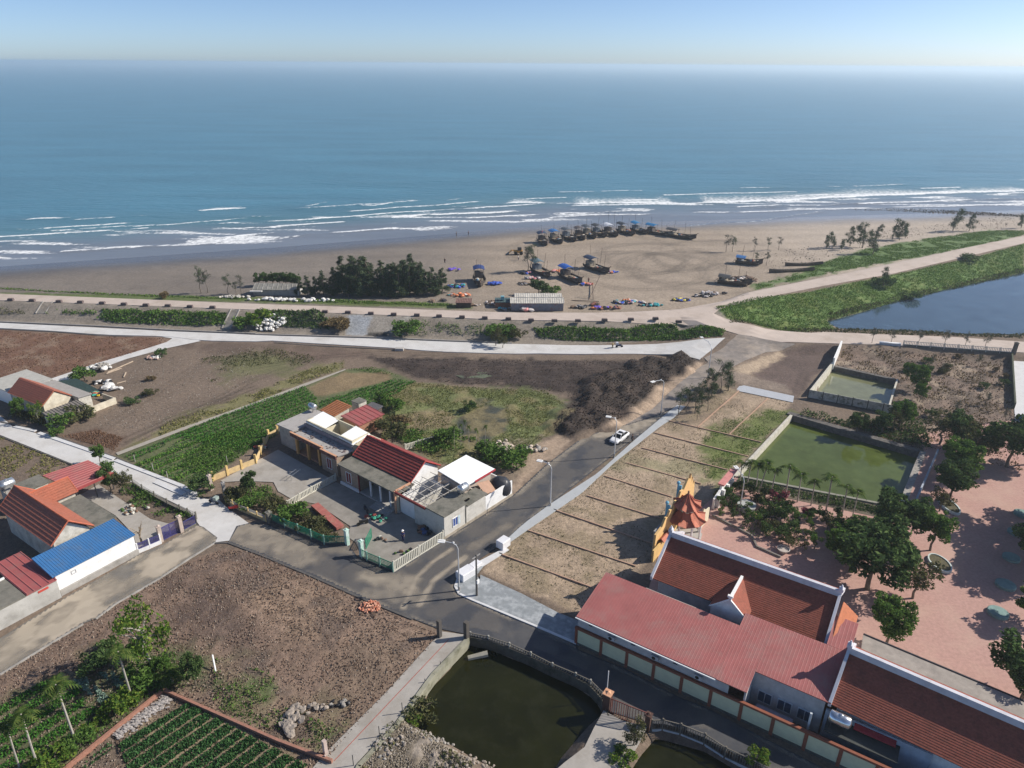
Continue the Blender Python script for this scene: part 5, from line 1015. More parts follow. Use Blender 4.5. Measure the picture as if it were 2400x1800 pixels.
def pillar(label, p, h, w, mat, cap=None, ang=50, cat='pillar', name='gate_pillar', lean=0):
    t = thing(name, label, cat, p); f = Fr(p.x, p.y, ang, p.z); m = MB(); m.box(f, -w / 2, w / 2, -w / 2, w / 2, -.2, h); m.build('shaft', mat, t)
    m = MB(); m.box(f, -w / 2 - .07, w / 2 + .07, -w / 2 - .07, w / 2 + .07, h, h + .1); m.lathe(f(0, 0, h + .1), [(w * .5, 0), (.05, .18)], 4); m.build('cap', cap or mat, t); return t
pillar('brick gate pillar nearest the blue lean-to', W('E', 1395, 995), 2.6, .5, pst); pillar('brick gate pillar on the village road side of the purple gate', W('E', 1572, 908), 2.6, .5, pst)
pillar('brick and white pillar at the end of the yellow wall', W('E', 1828, 545), 2.6, .5, pst); pillar('slim dark pillar at the yard corner by the ochre fence', W('E', 1945, 600), 2.4, .4, M('grey_pillar', (.3, .29, .28)))
gw = M('green_white_pillar', (.55, .66, .6), stain=((.1, .4, .28), .8, 2.5))
pillar('left pillar of the green gate, white with green tiles', W('F', 1160, 1020), 2.5, .5, gw); pillar('right pillar of the green gate, white with green tiles', W('F', 1285, 1118), 2.5, .5, gw)
pillar('thick dark post where the ochre fence meets the green mesh fence', W('F', 487, 820), 1.6, .7, darkcon)
fence('green mesh gate leaf swung open into the yard', WW('F', (1320, 1060), (1370, 960)), 1.7, 4, 'net', green_net, green_net, cat='gate', name='gate', pw=.06, ph=0)
# railings by the dark pond
rl = M('dark_iron', (.17, .155, .13)); rp = M('grey_rail_post', (.35, .34, .3))
fence('long dark picket railing above the dark pond', WW('L', (195, 572), (350, 605), (530, 665), (715, 748), (900, 842), (1100, 928), (1228, 988), (1350, 1110)), 1.5, 3.4, 'bal', rp, rl, cat='railing', base=.12, name='railing', bs=.3, bw=.045, bm=darkcon)
fence('red brown iron gate with two leaves between the railings', WW('L', (1400, 1195), (1545, 1255), (1700, 1318)), 2.3, 3, 'bal', M('rust_iron', (.17, .07, .06)), M('rust_iron', (.17, .07, .06)), cat='gate', name='gate', pw=.1, ph=0, bs=.26, bw=.03)
fence('dark picket railing right of the iron gate running to the bottom edge', WW('L', (1755, 1330), (1850, 1325), (2005, 1365), (2212, 1450)) + WW('M', (270, 1590), (430, 1665), (620, 1760)), 1.4, 3.2, 'bal', rl, rl, cat='railing', base=.12, name='railing', bs=.24, bw=.03, bm=MATS['pale_frame'] if 'pale_frame' in MATS else white)  # pale base strip stands in for light seen between the pickets
pillar('dark brown pillar left of the iron gate', W('L', 1370, 1185), 2.9, .8, M('dark_brown_pillar', (.09, .05, .04)), M('terracotta_cap', (.5, .3, .2)), -33); pillar('dark stained pillar right of the iron gate', W('L', 1722, 1320), 2.0, .55, M('dark_brown_pillar', (.09, .05, .04)), None, -33)
def post(label, p, h, r, mat, cat='post', name='post', group=None, lean=(0, 0)):
    m = MB(); m.tube([p - Vector((0, 0, .2)), p + Vector((lean[0], lean[1], h))], r, 6); return m.build(name, mat, None, label=label, cat=cat, group=group)
mb = MB(); p = W('K', 1955, 525); mb.box(Fr(p.x, p.y, 50), -.22, .22, -.22, .22, 0, 2.5); mb.build('gate_post', M('dark_post', (.10, .09, .08)), None, label='square dark post at the top left of the concrete path', cat='post')
mb = MB(); p = W('K', 2190, 612); mb.box(Fr(p.x, p.y, 50), -.25, .25, -.25, .25, -.5, 2.5); mb.build('gate_post', MATS['dark_post'], None, label='square dark post where the pond railing starts', cat='post')
mb = MB(); p = W('K', 972, 1540); mb.box(Fr(p.x, p.y, 50), -.18, .18, -.18, .18, 0, 1.9); mb.build('gate_post', M('pale_pink_post', (.5, .4, .35)), None, label='pale post beside the bottom end of the concrete path', cat='post')
for i, (x, y) in enumerate([(1965, 825), (1832, 975), (1635, 1185), (1437, 1390), (1212, 1640)]): post('thin dark post on the pond side of the concrete path', W('K', x, y), 1.5, .045, darkmetal, group='posts along the concrete path')
post('thin white pole behind the pond railing', W('L', 1372, 1010), 3.2, .05, white)
def redline():
    a, b = W('K', 2035, 562), W('K', 1045, 1600); f = Fr(a.x, a.y, math.degrees(math.atan2(b.y - a.y, b.x - a.x))); m = MB(); m.box(f, 0, (b - a).length, -.035, .035, .05, .062)
    m.build('red_stripe', M('red_line', (.35, .08, .06)), None, kind='structure', label='thin red line along the concrete path', cat='stripe')
redline()
m = MB(); pl = WW('K', (2190, 612), (1890, 900), (1565, 1290), (1240, 1640), (1180, 1800)); 
for a, b in zip(pl[:-1], pl[1:]): f = Fr(a.x, a.y, math.degrees(math.atan2(b.y - a.y, b.x - a.x))); m.box(f, 0, (b - a).length, 0, .45, -1.2, .2)
m.build('retaining_wall', M('mossy_wall', (.3, .29, .22), stain=((.12, .12, .07), .8, .8)), None, label='mossy concrete edge wall of the path above the dark pond', cat='wall')
m = MB(); pl = WW('L', (185, 578), (350, 611), (530, 671), (715, 754), (900, 848), (1100, 934), (1228, 994), (1340, 1116), (1395, 1210))
for a, b in zip(pl[:-1], pl[1:]): f = Fr(a.x, a.y, math.degrees(math.atan2(b.y - a.y, b.x - a.x))); m.box(f, 0, (b - a).length, -.25, -.08, -1.7, .06)
m.build('retaining_wall', M('dark_wet_wall', (.11, .10, .08), stain=((.05, .05, .035), .8, .8)), None, label='dark retaining wall under the long pond railing', cat='wall')
# low brick wall round the onion field
brk = M('brick_low', (.34, .17, .12), var=.25, scale=6, stain=((.2, .12, .09), .5, 2))
def lowwall(pts, w, h, mat, label, z0=-.3, name='low_wall', zb=None):
    m = MB()
    for a, b in zip(pts[:-1], pts[1:]):
        f = Fr(a.x, a.y, math.degrees(math.atan2(b.y - a.y, b.x - a.x))); m.box(f, -w / 2 * .99, (b - a).length - w / 2, -w / 2, w / 2, z0, (zb if zb is not None else max(a.z, 0)) + h)
    return m.build(name, mat, None, label=label, cat='wall')
lowwall(WW('J', (560, 1690), (1000, 1330), (1415, 1000)) + WW('K', (560, 1440), (1040, 1620)), .28, .45, brk, 'low brick wall around the green onion beds', name='brick_wall')
post('pale pipe on the low brick wall end', W('K', 970, 1585), .6, .08, M('pale_pink_post', (.5, .4, .35)))
divs = [(('G', 1000, 1100), ('G', 1820, 1400)), (('G', 1250, 900), ('G', 2180, 1210)), (('G', 1470, 720), ('H', 490, 1570)), (('G', 1760, 600), ('H', 550, 1350)), (('G', 1910, 430), ('H', 650, 1165)), (('H', 255, 870), ('H', 900, 1050)), (('H', 390, 740), ('H', 1130, 930)), (('H', 500, 610), ('H', 1310, 815)), (('H', 600, 500), ('H', 1420, 690)), (('H', 1222, 245), ('H', 865, 560)), (('H', 1470, 310), ('H', 1140, 622))]
names = ['nearest the paved corner', 'second from the paved corner', 'third from the paved corner', 'fourth from the paved corner', 'fifth from the paved corner', 'sixth from the paved corner', 'crossing the grass, third from the thin trees', 'crossing the grass, second from the thin trees', 'nearest the thin trees', 'running away from the road, left one of two', 'running away from the road, right one of two']
for (a, b), n in zip(divs, names): lowwall([W(*a), W(*b)], .2, .16, M('plot_brick', (.42, .28, .2), var=.2, scale=4), 'low brick divider between sandy plots, ' + n, name='plot_divider')
# pond walls
pc = M('pale_pond_wall', (.55, .52, .44), stain=((.35, .33, .26), .5, .8)); dk = M('dark_stone', (.13, .12, .11), var=.4, scale=2, bump=.5)
lowwall([Vector((37.0, 100.9, 0)), Vector((54.5, 123.6, 0))], .5, .25, pc, 'pale concrete wall on the left side of the green pond', -2.5, 'pond_wall')
lowwall([Vector((54.5, 123.9, 0)), Vector((72.4, 109.2, 0))], 1.3, .25, dk, 'dark stone wall on the far side of the green pond', -2.5, 'pond_wall')
lowwall([Vector((72.4, 109.2, 0)), Vector((59.9, 91.8, 0))], 1.0, .1, M('grey_stone', (.32, .3, .27), var=.35, scale=2, bump=.4), 'grey stone wall on the right side of the green pond', -2.5, 'pond_wall')
lowwall([Vector((59.9, 91.8, 0)), Vector((37.2, 100.8, 0))], .5, .3, M('hedge_kerb', (.25, .24, .2)), 'low wall on the near side of the green pond under the palms', -2.5, 'pond_wall')
lowwall([W('I', 1460, 600), W('I', 1205, 1185)], .25, .8, M('blue_grey_low', (.36, .4, .46)), 'blue grey low wall beside the right bank of the green pond')
s0, s1, s2, s3 = [Vector((*p, 0)) for p in SMALLP]
lowwall([s3 + Vector((-.3, 0, 0)), s0 + Vector((-.2, 0, 0))], .4, 1.1, pc, 'white wall along the left side of the small pond', -2.5, 'pond_wall'); lowwall([s0 + Vector((0, .3, 0)), s1 + Vector((.3, .3, 0))], .9, .2, dk, 'dark stone wall at the back of the small pond', -2.5, 'pond_wall')
lowwall([s1 + Vector((.2, 0, 0)), s2 + Vector((.2, 0, 0))], .35, .35, pc, 'pale wall on the right side of the small pond', -2.5, 'pond_wall')
lowwall([W('D', 945, 1065), W('D', 885, 1230)], .35, 1.3, white, 'white wall climbing from the small pond to the lane')
fence('old panel fence with dark posts on the near side of the small pond', [s3 + Vector((-1, -1, 0)), s2 + Vector((2, -.6, 0))], 1.9, 2.6, 'solid', M('dark_post', (.1, .09, .08)), M('weathered_panel', (.45, .45, .4), stain=((.08, .09, .06), .95, .9)), base=.2, bm=dk, ph=.1)
fence('long pale picket fence between the branch road and the garden', [W('D', 1375, 1062), W('D', 2140, 1118)], 1.25, 3.2, 'bal', cw, M('grey_picket', (.42, .43, .4)), base=.3, bs=.35, bw=.05, bm=darkcon)
t = thing('notice_box', 'pale grey box wall at the left end of the long picket fence', 'wall', W('D', 1290, 1065)); f = Fr(*W('D', 1215, 1055)[:2], -12); bx(t, 'wall', M('pale_box', (.5, .52, .55)), f, 0, 4.6, 0, .6, 0, 1.8); bx(t, 'coping', white, f, -.1, 4.7, -.1, .7, 1.8, 1.95)
pillar('dark pillar at the right end of the long picket fence', W('D', 2140, 1115), 2.6, .7, M('dark_post', (.1, .09, .08)), None, -12)
m = MB(); a, b = W('I', 2120, 0), W('I', 2150, 290); 
lowwall([W('D', 2128, 1130), W('D', 2140, 1500)], .3, .5, M('dark_hedge_kerb', (.07, .08, .05)), 'dark kerb beside the white walkway')
# field posts
for x, y in [(1168, 300), (1325, 378), (1450, 445), (1806, 450), (1965, 312)]: post('thin grey post at the edge of the crop field', W('E', x, y), 1.3, .06, M('grey_post', (.38, .37, .33)), group='posts at the edge of the crop field')
# drain covers along the village road
sl = []
def slabrow(c, a, b, n, off, w, label):
    p, q = W(c, *a), W(c, *b); d = (q - p).normalized(); L = (q - p).length / n; nrm = Vector((-d.y, d.x, 0))
    for i in range(n):
        o = p + d * (L * i); f = Fr(o.x, o.y, math.degrees(math.atan2(d.y, d.x))); m = MB(); m.box(f, .04, L - .04, off, off + w, .05, .16); m.build('drain_cover', m_slab, None, label=label, cat='drain cover', group=label)
slabrow('E', (320, 62), (975, 290), 5, -.05, .7, 'white drain slab along the upper edge of the village road'); slabrow('E', (980, 300), (1570, 530), 5, 0, .7, 'white drain slab beside the crop field corner'); slabrow('E', (1320, 488), (1570, 600), 2, 0, .9, 'loose white slab lying on the village road'); slabrow('E', (110, 8), (300, 48), 1, 0, .6, 'white drain slab nearest the beige gable house'); slabrow('E', (1560, 535), (1690, 605), 1, 0, .8, 'white drain slab at the junction end')
def kerbline(c, pts, h, w, mat, label, dz=0):
    m = MB(); P = WW(c, *pts)
    for a, b in zip(P[:-1], P[1:]):
        f = Fr(a.x, a.y, math.degrees(math.atan2(b.y - a.y, b.x - a.x)), min(a.z, b.z)); m.box(f, 0, (b - a).length, -w / 2, w / 2, -.3, h)
    return m.build('kerb', mat, None, kind='structure', label=label, cat='kerb')
kd = M('dark_kerb', (.10, .095, .09), var=.2)
kerbline('E', [(0, -40), (330, 30), (600, 130), (980, 262), (1300, 400), (1570, 505)], .12, .35, kd, 'dark drain edge above the village road'); kerbline('E', [(0, 85), (300, 205), (620, 330)], .12, .2, kd, 'dark edge below the village road')
kerbline('A', [(0, 572), (900, 612), (1500, 645), (2212, 675)], .3, .5, M('kerb_grey', (.28, .26, .24)), 'grey kerb between dike slope and white road'); kerbline('B', [(0, 680), (1000, 708), (1600, 734), (2212, 756)], .3, .5, MATS['kerb_grey'], 'grey kerb between dike slope and white road')
kerbline('A', [(0, 632), (500, 658), (870, 690), (1150, 700)], .1, .3, kd, 'dark drain beside the ploughed field'); kerbline('B', [(160, 750), (500, 775), (1250, 812)], .1, .35, kd, 'dark open drain beside the white road')
kerbline('F', [(0, 1008), (130, 1005), (430, 1118), (860, 1298), (1310, 1497), (1720, 1665)], .1, .3, kd, 'dark kerb between lane and gravel lot'); kerbline('E', [(1860, 1005), (1640, 1140), (1380, 1315), (1000, 1535), (830, 1664)], .12, .2, cement, 'pale kerb between lane and gravel lot'); kerbline('J', [(720, 418), (400, 610), (0, 856)], .12, .2, cement, 'pale kerb along the lower lane')
# dike blocks
blk = M('dark_block', (.13, .10, .095), var=.15); bme = None
for c, L in (('A', [(95, 380), (280, 386), (512, 395), (697, 401), (885, 409), (1073, 418), (1262, 426), (1452, 432), (1643, 439), (1838, 446)]), ('B', [(597, 484), (795, 490), (993, 499), (1190, 507), (1390, 514), (1582, 522), (1780, 530), (1977, 538), (2180, 546)]), ('C', [(533, 1110), (735, 1116), (938, 1116), (1168, 1110), (1395, 1104), (1608, 1097), (1808, 1124)])):
    for x, y in L:
        p = P0(c, x, y + 4, 3.06)
        if bme is None:
            m = MB(); m.hexa([(-.75, -.45, -.05), (.75, -.45, -.05), (.75, .45, -.05), (-.75, .45, -.05)], [(-.68, -.35, .55), (.68, -.35, .55), (.68, .35, .55), (-.68, .35, .55)]); m2 = m.build('guard_block', blk, None, label='dark concrete block on the inland edge of the dike road', cat='guard block', group='guard blocks along the dike road'); bme = m2
            off = m2.location.copy(); bme.location = p
        else: o = bme.copy(); COL.objects.link(o); o.location = p
def stairs(label, c, top, bot, w, n=13):
    a, b = W(c, *top), W(c, *bot); t = thing('staircase', label, 'staircase', b); d = b - a; L = math.hypot(d.x, d.y); f = Fr(a.x, a.y, math.degrees(math.atan2(d.y, d.x)))
    for i in range(n): z = a.z + (b.z - a.z) * i / n; bx(t, 'step', M('step_conc', (.4, .37, .32)), f, L * i / n + .01, L * (i + 1) / n - .12, -w / 2, w / 2, z - .35, z + .05)
    for s in (-1, 1):
        y = s * (w / 2 + .15); m = MB(); m.hexa([f(0, y - .12, a.z - .5), f(L, y - .12, b.z - .5), f(L, y + .12, b.z - .5), f(0, y + .12, a.z - .5)], [f(0, y - .12, a.z + .3), f(L, y - .12, b.z + .25), f(L, y + .12, b.z + .25), f(0, y + .12, a.z + .3)]); m.build('side_wall', cement, t)
stairs('concrete steps down the dike, left one', 'A', (415, 398), (350, 500), 2.2); stairs('concrete steps down the dike beside the tall hedge', 'A', (2035, 465), (1955, 630), 2.0, 16)
# lamps
lampm = M('galvanised', (.62, .64, .66), rough=.4, metal=.3, var=.05)
def lamp(label, base, head, H=7.3):
    p = W(*base); h = P0(*head, H + .35); t = thing('street_lamp', label, 'street lamp', p); top = p + Vector((0, 0, H - .6)); d = (h - top); d.z = 0
    m = MB(); m.tube([p, top], [.11, .07], 8); m.tube([top, top + d * .12 + Vector((0, 0, .5)), top + d * .4 + Vector((0, 0, .8)), Vector((h.x, h.y, H + .35))], [.06, .055, .05, .045], 6); m.build('pole', lampm, t)
    MB().lathe(p, [(.22, 0), (.22, .08), (.14, .12), (.14, .7)], 8).build('base', cement, t)
    dn = d.normalized(); f = Fr(h.x, h.y, math.degrees(math.atan2(dn.y, dn.x)), H + .3); m = MB(); m.box(f, 0, .9, -.3, -.06, 0, .1); m.box(f, 0, .9, .06, .3, 0, .1); m.box(f, 0, .1, -.06, .06, 0, .1); m.build('lamp_head', white, t)
    q = top + d * .35 + Vector((0, 0, .9)); MB().blob(q, (.16, .12, .09), 7, 5, 0).build('sensor', white, t)
lamp('street lamp on the paved corner by the wrapped pallets', ('G', 650, 1420), ('G', 528, 992)); lamp('street lamp halfway along the asphalt road footpath', ('G', 1437, 690), ('G', 1370, 300)); lamp('street lamp standing in front of the white car', ('G', 1988, 265), ('H', 120, 470)); lamp('street lamp beside the mud mounds', ('H', 548, 445), ('H', 495, 160))
lamp('faint street lamp near the dike junction', ('H', 955, 130), ('D', -10, 1010))
lamp('slender lamp pole in the temple garden', ('S', 1745, 840), ('S', 1720, 130), 6.0)
def upole():
    p = W('G', 802, 1465); t = thing('utility_pole', 'dark concrete utility pole with a box on the paved corner', 'utility pole', p)
    MB().tube([p, p + Vector((0, 0, 6.6))], [.16, .1], 8).build('pole', M('pole_dark', (.13, .12, .11)), t); f = Fr(p.x, p.y, 50); bx(t, 'meter_box', white, f, -.2, .2, -.32, -.16, 2.2, 2.75); bx(t, 'cross_arm', M('grey_pillar', (.3, .29, .28)), f, -.7, .7, -.06, .06, 6.2, 6.32)
upole()
# wrapped pallets
def pallet(label, p, a, w, d, h):
    t = thing('wrapped_pallet', label, 'pallet', p, R_(a)); f = Fr(p.x, p.y, a, p.z); t.rotation_euler = (0, 0, 0)
    m = MB(); m.box(f, -w / 2, w / 2, -d / 2, d / 2, .12, h); o = m.build('wrapped_load', M('white_wrap', (.74, .74, .76), rough=.4, bump=.5, bscale=5, var=.06), t)
    b = o.modifiers.new('bevel', 'BEVEL'); b.width = .09; b.segments = 3
    m = MB(); 
    for y in (-.4, 0, .4): m.box(f, -w / 2, w / 2, y * d - .06, y * d + .06, -.02, .11)
    m.build('pallet_board', wood, t)
p = W('G', 1030, 1040); pallet('white wrapped pallet load on the footpath by the asphalt road', p, 50, 1.7, 1.3, 1.35); pallet('larger white wrapped pallet load at the paved corner', W('G', 705, 1300), 45, 2.2, 1.5, 1.2)
pallet('low white wrapped load behind the larger pallet at the corner', W('G', 790, 1215), 50, 1.6, 1.1, .7)
# concrete well ring in temple garden
p = W('S', 1855, 790); MB().lathe(p, [(1.3, 0), (1.3, .8), (1.4, .8), (1.4, .95)], 24).build('stone_table', M('grey_disc', (.42, .43, .42), var=.15), None, label='round grey stone table in the temple garden', cat='table', smooth=False)

# ================================================================== VEHICLES, PEOPLE
def wheel(parent, c, ax, r, w, name='wheel', spokes=False):
    m = MB(); n = 16; m.lathe(c - ax * (w / 2), [(r * .62, 0), (r * .95, 0), (r, w * .2), (r, w * .8), (r * .95, w), (r * .62, w)], n, ax); o = m.build(name, M('tyre', (.02, .02, .02)), parent); MB().lathe(c - ax * (w / 2 - .01), [(r * .6, 0), (r * .6, w - .02)], 10, ax).build('rim', steel, o); return o
def car(label, p, ang, paint):
    t = thing('car', label, 'car', p); f = Fr(p.x, p.y, ang, p.z + .06)
    # cross sections along x: (x, halfwidth_low, halfwidth_top, z_low, z_top)
    S = [(-2.3, .70, .66, .42, .72), (-2.2, .82, .78, .30, .88), (-1.6, .90, .84, .25, 1.0), (-.7, .92, .86, .24, 1.02), (.5, .92, .86, .24, .98), (1.3, .91, .83, .25, .90), (2.0, .86, .76, .28, .80), (2.3, .72, .66, .36, .68)]
    m = MB(); k = []
    for x, a, b, z0, z1 in S: k += [f(x, -a * .92, z0), f(x, -a, (z0 + z1) / 2), f(x, -b, z1 - .06), f(x, -b * .8, z1), f(x, b * .8, z1), f(x, b, z1 - .06), f(x, a, (z0 + z1) / 2), f(x, a * .92, z0)]
    n = 8; fs = [(i * n + j, (i + 1) * n + j, (i + 1) * n + (j + 1) % n, i * n + (j + 1) % n) for i in range(len(S) - 1) for j in range(n)] + [tuple(range(n)), tuple(range(len(k) - 1, len(k) - 1 - n, -1))]
    m.add(k, fs); body = m.build('body', paint, t, smooth=False)
    G = [(-1.75, .72, 1.0), (-1.15, .62, 1.42), (-.1, .60, 1.47), (.5, .62, 1.38), (1.15, .74, .95)]
    m = MB(); k = []
    for x, hw, z in G: zb = 1.0 if x < 1 else .9; k += [f(x, -max(hw, .74) - .02, min(zb, z)), f(x, -hw, z), f(x, hw, z), f(x, max(hw, .74) + .02, min(zb, z))]
    m.add(k, [(i * 4 + j, (i + 1) * 4 + j, (i + 1) * 4 + j + 1, i * 4 + j + 1) for i in range(4) for j in range(3)]); m.build('windows', M('car_glass', (.015, .018, .02), rough=.08), t)
    m = MB(); m.slab([f(-1.2, -.63, 1.46), f(-.1, -.62, 1.5), f(.5, -.6, 1.42), f(.5, .6, 1.42), f(-.1, .62, 1.5), f(-1.2, .63, 1.46)], .05)
    for y in (-1, 1):
        for (x0, z0, x1, z1) in ((.5, 1.4, 1.2, .94), (-1.2, 1.44, -1.8, 1.0), (-.35, 1.46, -.3, .98)): m.tube([f(x0, y * .62, z0), f(x1, y * .77, z1)], .04, 4)
    m.build('roof', paint, t); bx(t, 'sunroof', MATS['car_glass'], f, -.5, .15, -.35, .35, 1.5, 1.515)
    for x in (-1.4, 1.4):
        for y in (-.82, .82): wheel(t, f(x, y, .28), f.y, .34, .22)
    for y in (-.55, .55): bx(t, 'headlight', M('lamp_glass', (.7, .72, .75), rough=.1), f, 2.12, 2.25, y - .17, y + .17, .58, .72); bx(t, 'tail_light', M('red_lamp', (.5, .02, .02)), f, -2.32, -2.2, y - .16, y + .16, .62, .8); MB().blob(f(.85, y * 1.75, 1.02), (.1, .1, .07), 6, 4, 0).build('mirror', paint, t)
    return t
car('white car parked on the asphalt road beside the footpath', W('H', 190, 668), 232, M('white_car_paint', (.8, .8, .8), rough=.25, var=.01, spec=.6))
skinm = M('skin', (.45, .28, .2), var=.05)
def person(label, p, ang, shirt, trousers, pose='stand', hair=(.02, .015, .012), hat=None):
    t = thing('person', label, 'person', p); f = Fr(p.x, p.y, ang, p.z)
    bend = .5 if pose == 'bend' else 0; st = .18 if pose == 'walk' else .06
    hip = (0, 0, .92); ch = (bend * .5, 0, 1.32 - bend * .12); nk = (bend * .72, 0, 1.48 - bend * .2); hd = (bend * .9, 0, 1.64 - bend * .28)
    J = {'hip': hip, 'ch': ch, 'nk': nk, 'hd': hd, 'top': (hd[0] + .02, 0, hd[2] + .09)}
    V = [hip, (ch[0] * .5, 0, (hip[2] + ch[2]) / 2), ch, nk, hd, J['top']]; Ed = [(0, 1), (1, 2), (2, 3), (3, 4), (4, 5)]; Rr = [.15, .14, .16, .06, .095, .07]
    for s in (-1, 1):
        n = len(V); V += [(0, s * .09, .86), (s * st * .5 + .03, s * .1, .48), (s * st, s * .1, .08), (s * st + .14, s * .11, .04)]; Ed += [(0, n), (n, n + 1), (n + 1, n + 2), (n + 2, n + 3)]; Rr += [.1, .065, .045, .04]
        n = len(V); ax = ch[0]; V += [(ax, s * .2, ch[2] + .06), (ax - .03 + bend * .2, s * .26, ch[2] - .22), (ax + .1 + bend * .3, s * .25, ch[2] - .46), (ax + .14 + bend * .32, s * .25, ch[2] - .56)]; Ed += [(2, n), (n, n + 1), (n + 1, n + 2), (n + 2, n + 3)]; Rr += [.065, .048, .038, .035]
    def skin(name, idx, rad, mat, par, grow_=0):
        keep = sorted(set(i for e in idx for i in e)); mp = {k: i for i, k in enumerate(keep)}
        me = bpy.data.meshes.new(name); me.from_pydata([tuple(f(*V[k]) - p) for k in keep], [(mp[a], mp[b]) for a, b in idx], [])
        o = bpy.data.objects.new(name, me); COL.objects.link(o); o.parent = par; me.skin_vertices or me.attributes
        md = o.modifiers.new('skin', 'SKIN')
        if not me.skin_vertices:
            bm_ = __import__('bmesh').new(); bm_.from_mesh(me); bm_.verts.layers.skin.verify(); bm_.to_mesh(me); bm_.free()
        sv = me.skin_vertices[0].data
        for i, k in enumerate(keep): sv[i].radius = (rad[k] + grow_,) * 2; sv[i].use_root = (i == 0)
        o.modifiers.new('sub', 'SUBSURF').levels = 1; o.modifiers['sub'].render_levels = 1; me.materials.append(mat); return o
    b = skin('body', Ed, Rr, skinm, t)
    skin('shirt', [e for e in Ed if e in ((0, 1), (1, 2), (2, 10), (10, 11), (2, 18), (18, 19))], Rr, M('cloth_%d' % (hash(shirt) % 99991), shirt, var=.1), t, .022)
    skin('trousers', [e for e in Ed if e in ((0, 6), (6, 7), (7, 8), (0, 14), (14, 15), (15, 16))], Rr, M('cloth_%d' % (hash(trousers) % 99991), trousers, var=.1), t, .022)
    MB().blob(f(hd[0] - .02, 0, hd[2] + .07), (.115, .1, .09), 8, 5, .03).build('hair', M('hair', hair), t)
    m = MB(); m.blob(f(hd[0] + .105, 0, hd[2] - .005), (.025, .015, .025), 5, 4, 0); m.build('nose', skinm, t)
    if hat: MB().lathe(f(hd[0], 0, hd[2] + .1), [(.22, 0), (.12, .04), (.1, .12), (.02, .15)], 10).build('hat', M('hat_%d' % (hash(hat) % 9999), hat), t)
    return t
person('person in dark clothes standing behind the white car', W('H', 300, 690), 200, (.02, .02, .025), (.02, .02, .02))
person('person in blue work clothes and white cap in the shaded yard', W('F', 1640, 985), 250, (.03, .05, .2), (.02, .025, .09), hat=(.8, .8, .78))
person('person in yellow shirt walking on the white road below the dike', W('C', 1237, 1352), 180, (.75, .55, .15), (.25, .2, .1), 'walk')
person('person in dark clothes bending over orange nets by the blue topped boat', W('V', 838, 800), 270, (.03, .03, .05), (.03, .03, .04), 'bend')
person('person in dark clothes standing near the casuarina grove on the beach', W('B', 1632, 62), 90, (.02, .02, .04), (.02, .02, .03))
person('left one of two walkers near the water line', W('O', 986, 510), 20, (.05, .05, .06), (.04, .04, .05), 'walk'); person('right one of two walkers near the water line', W('O', 1012, 508), 200, (.15, .05, .05), (.04, .04, .05), 'walk')
person('person in pale shirt sitting low near the orange loader', W('C', 425, 590), 200, (.6, .6, .62), (.05, .05, .07), 'bend')
def moto(label, p, ang, colr, load=None):
    t = thing('motorbike', label, 'motorbike', p); f = Fr(p.x, p.y, ang, p.z + .03)
    for x in (-.62, .62): wheel(t, f(x, 0, .3), f.y, .3, .1)
    pm = M('bike_%d' % (hash(colr) % 9999), colr, rough=.35, var=.05); m = MB(); m.tube([f(.62, 0, .3), f(.45, 0, .75), f(.4, 0, 1.0)], .04, 6); m.tube([f(.42, -.3, 1.0), f(.42, .3, 1.0)], .025, 5); m.build('fork', darkmetal, t)
    m = MB(); m.hexa([f(-.85, -.1, .45), f(.4, -.1, .3), f(.4, .1, .3), f(-.85, .1, .45)], [f(-.9, -.14, .75), f(.45, -.14, .85), f(.45, .14, .85), f(-.9, .14, .75)]); m.build('body', pm, t); m = MB(); m.hexa([f(-.75, -.13, .76), f(.05, -.13, .7), f(.05, .13, .7), f(-.75, .13, .76)], [f(-.72, -.1, .86), f(.05, -.1, .8), f(.05, .1, .8), f(-.72, .1, .86)]); m.build('seat', darkmetal, t)
    if load: bx(t, 'load', M('load_%d' % (hash(load) % 9999), load), f, -.9, -.3, -.35, .35, .87, 1.35)
moto('dark motorbike parked in the sunny gateway of the red roofed house', W('F', 1290, 850), 210, (.02, .02, .02)); moto('motorbike with pale load on the white road below the dike', W('C', 1295, 1345), 5, (.05, .06, .1), (.5, .52, .55)); moto('red motorbike standing by the ochre fence at the junction', W('E', 2035, 722), 20, (.6, .05, .04)); moto('blue grey motorbike loaded with green waste at the junction', W('E', 1848, 665), 160, (.1, .12, .16), (.3, .36, .33))
moto('dark motorbike in the shaded yard near the steps', W('F', 1320, 735), 120, (.02, .02, .03))

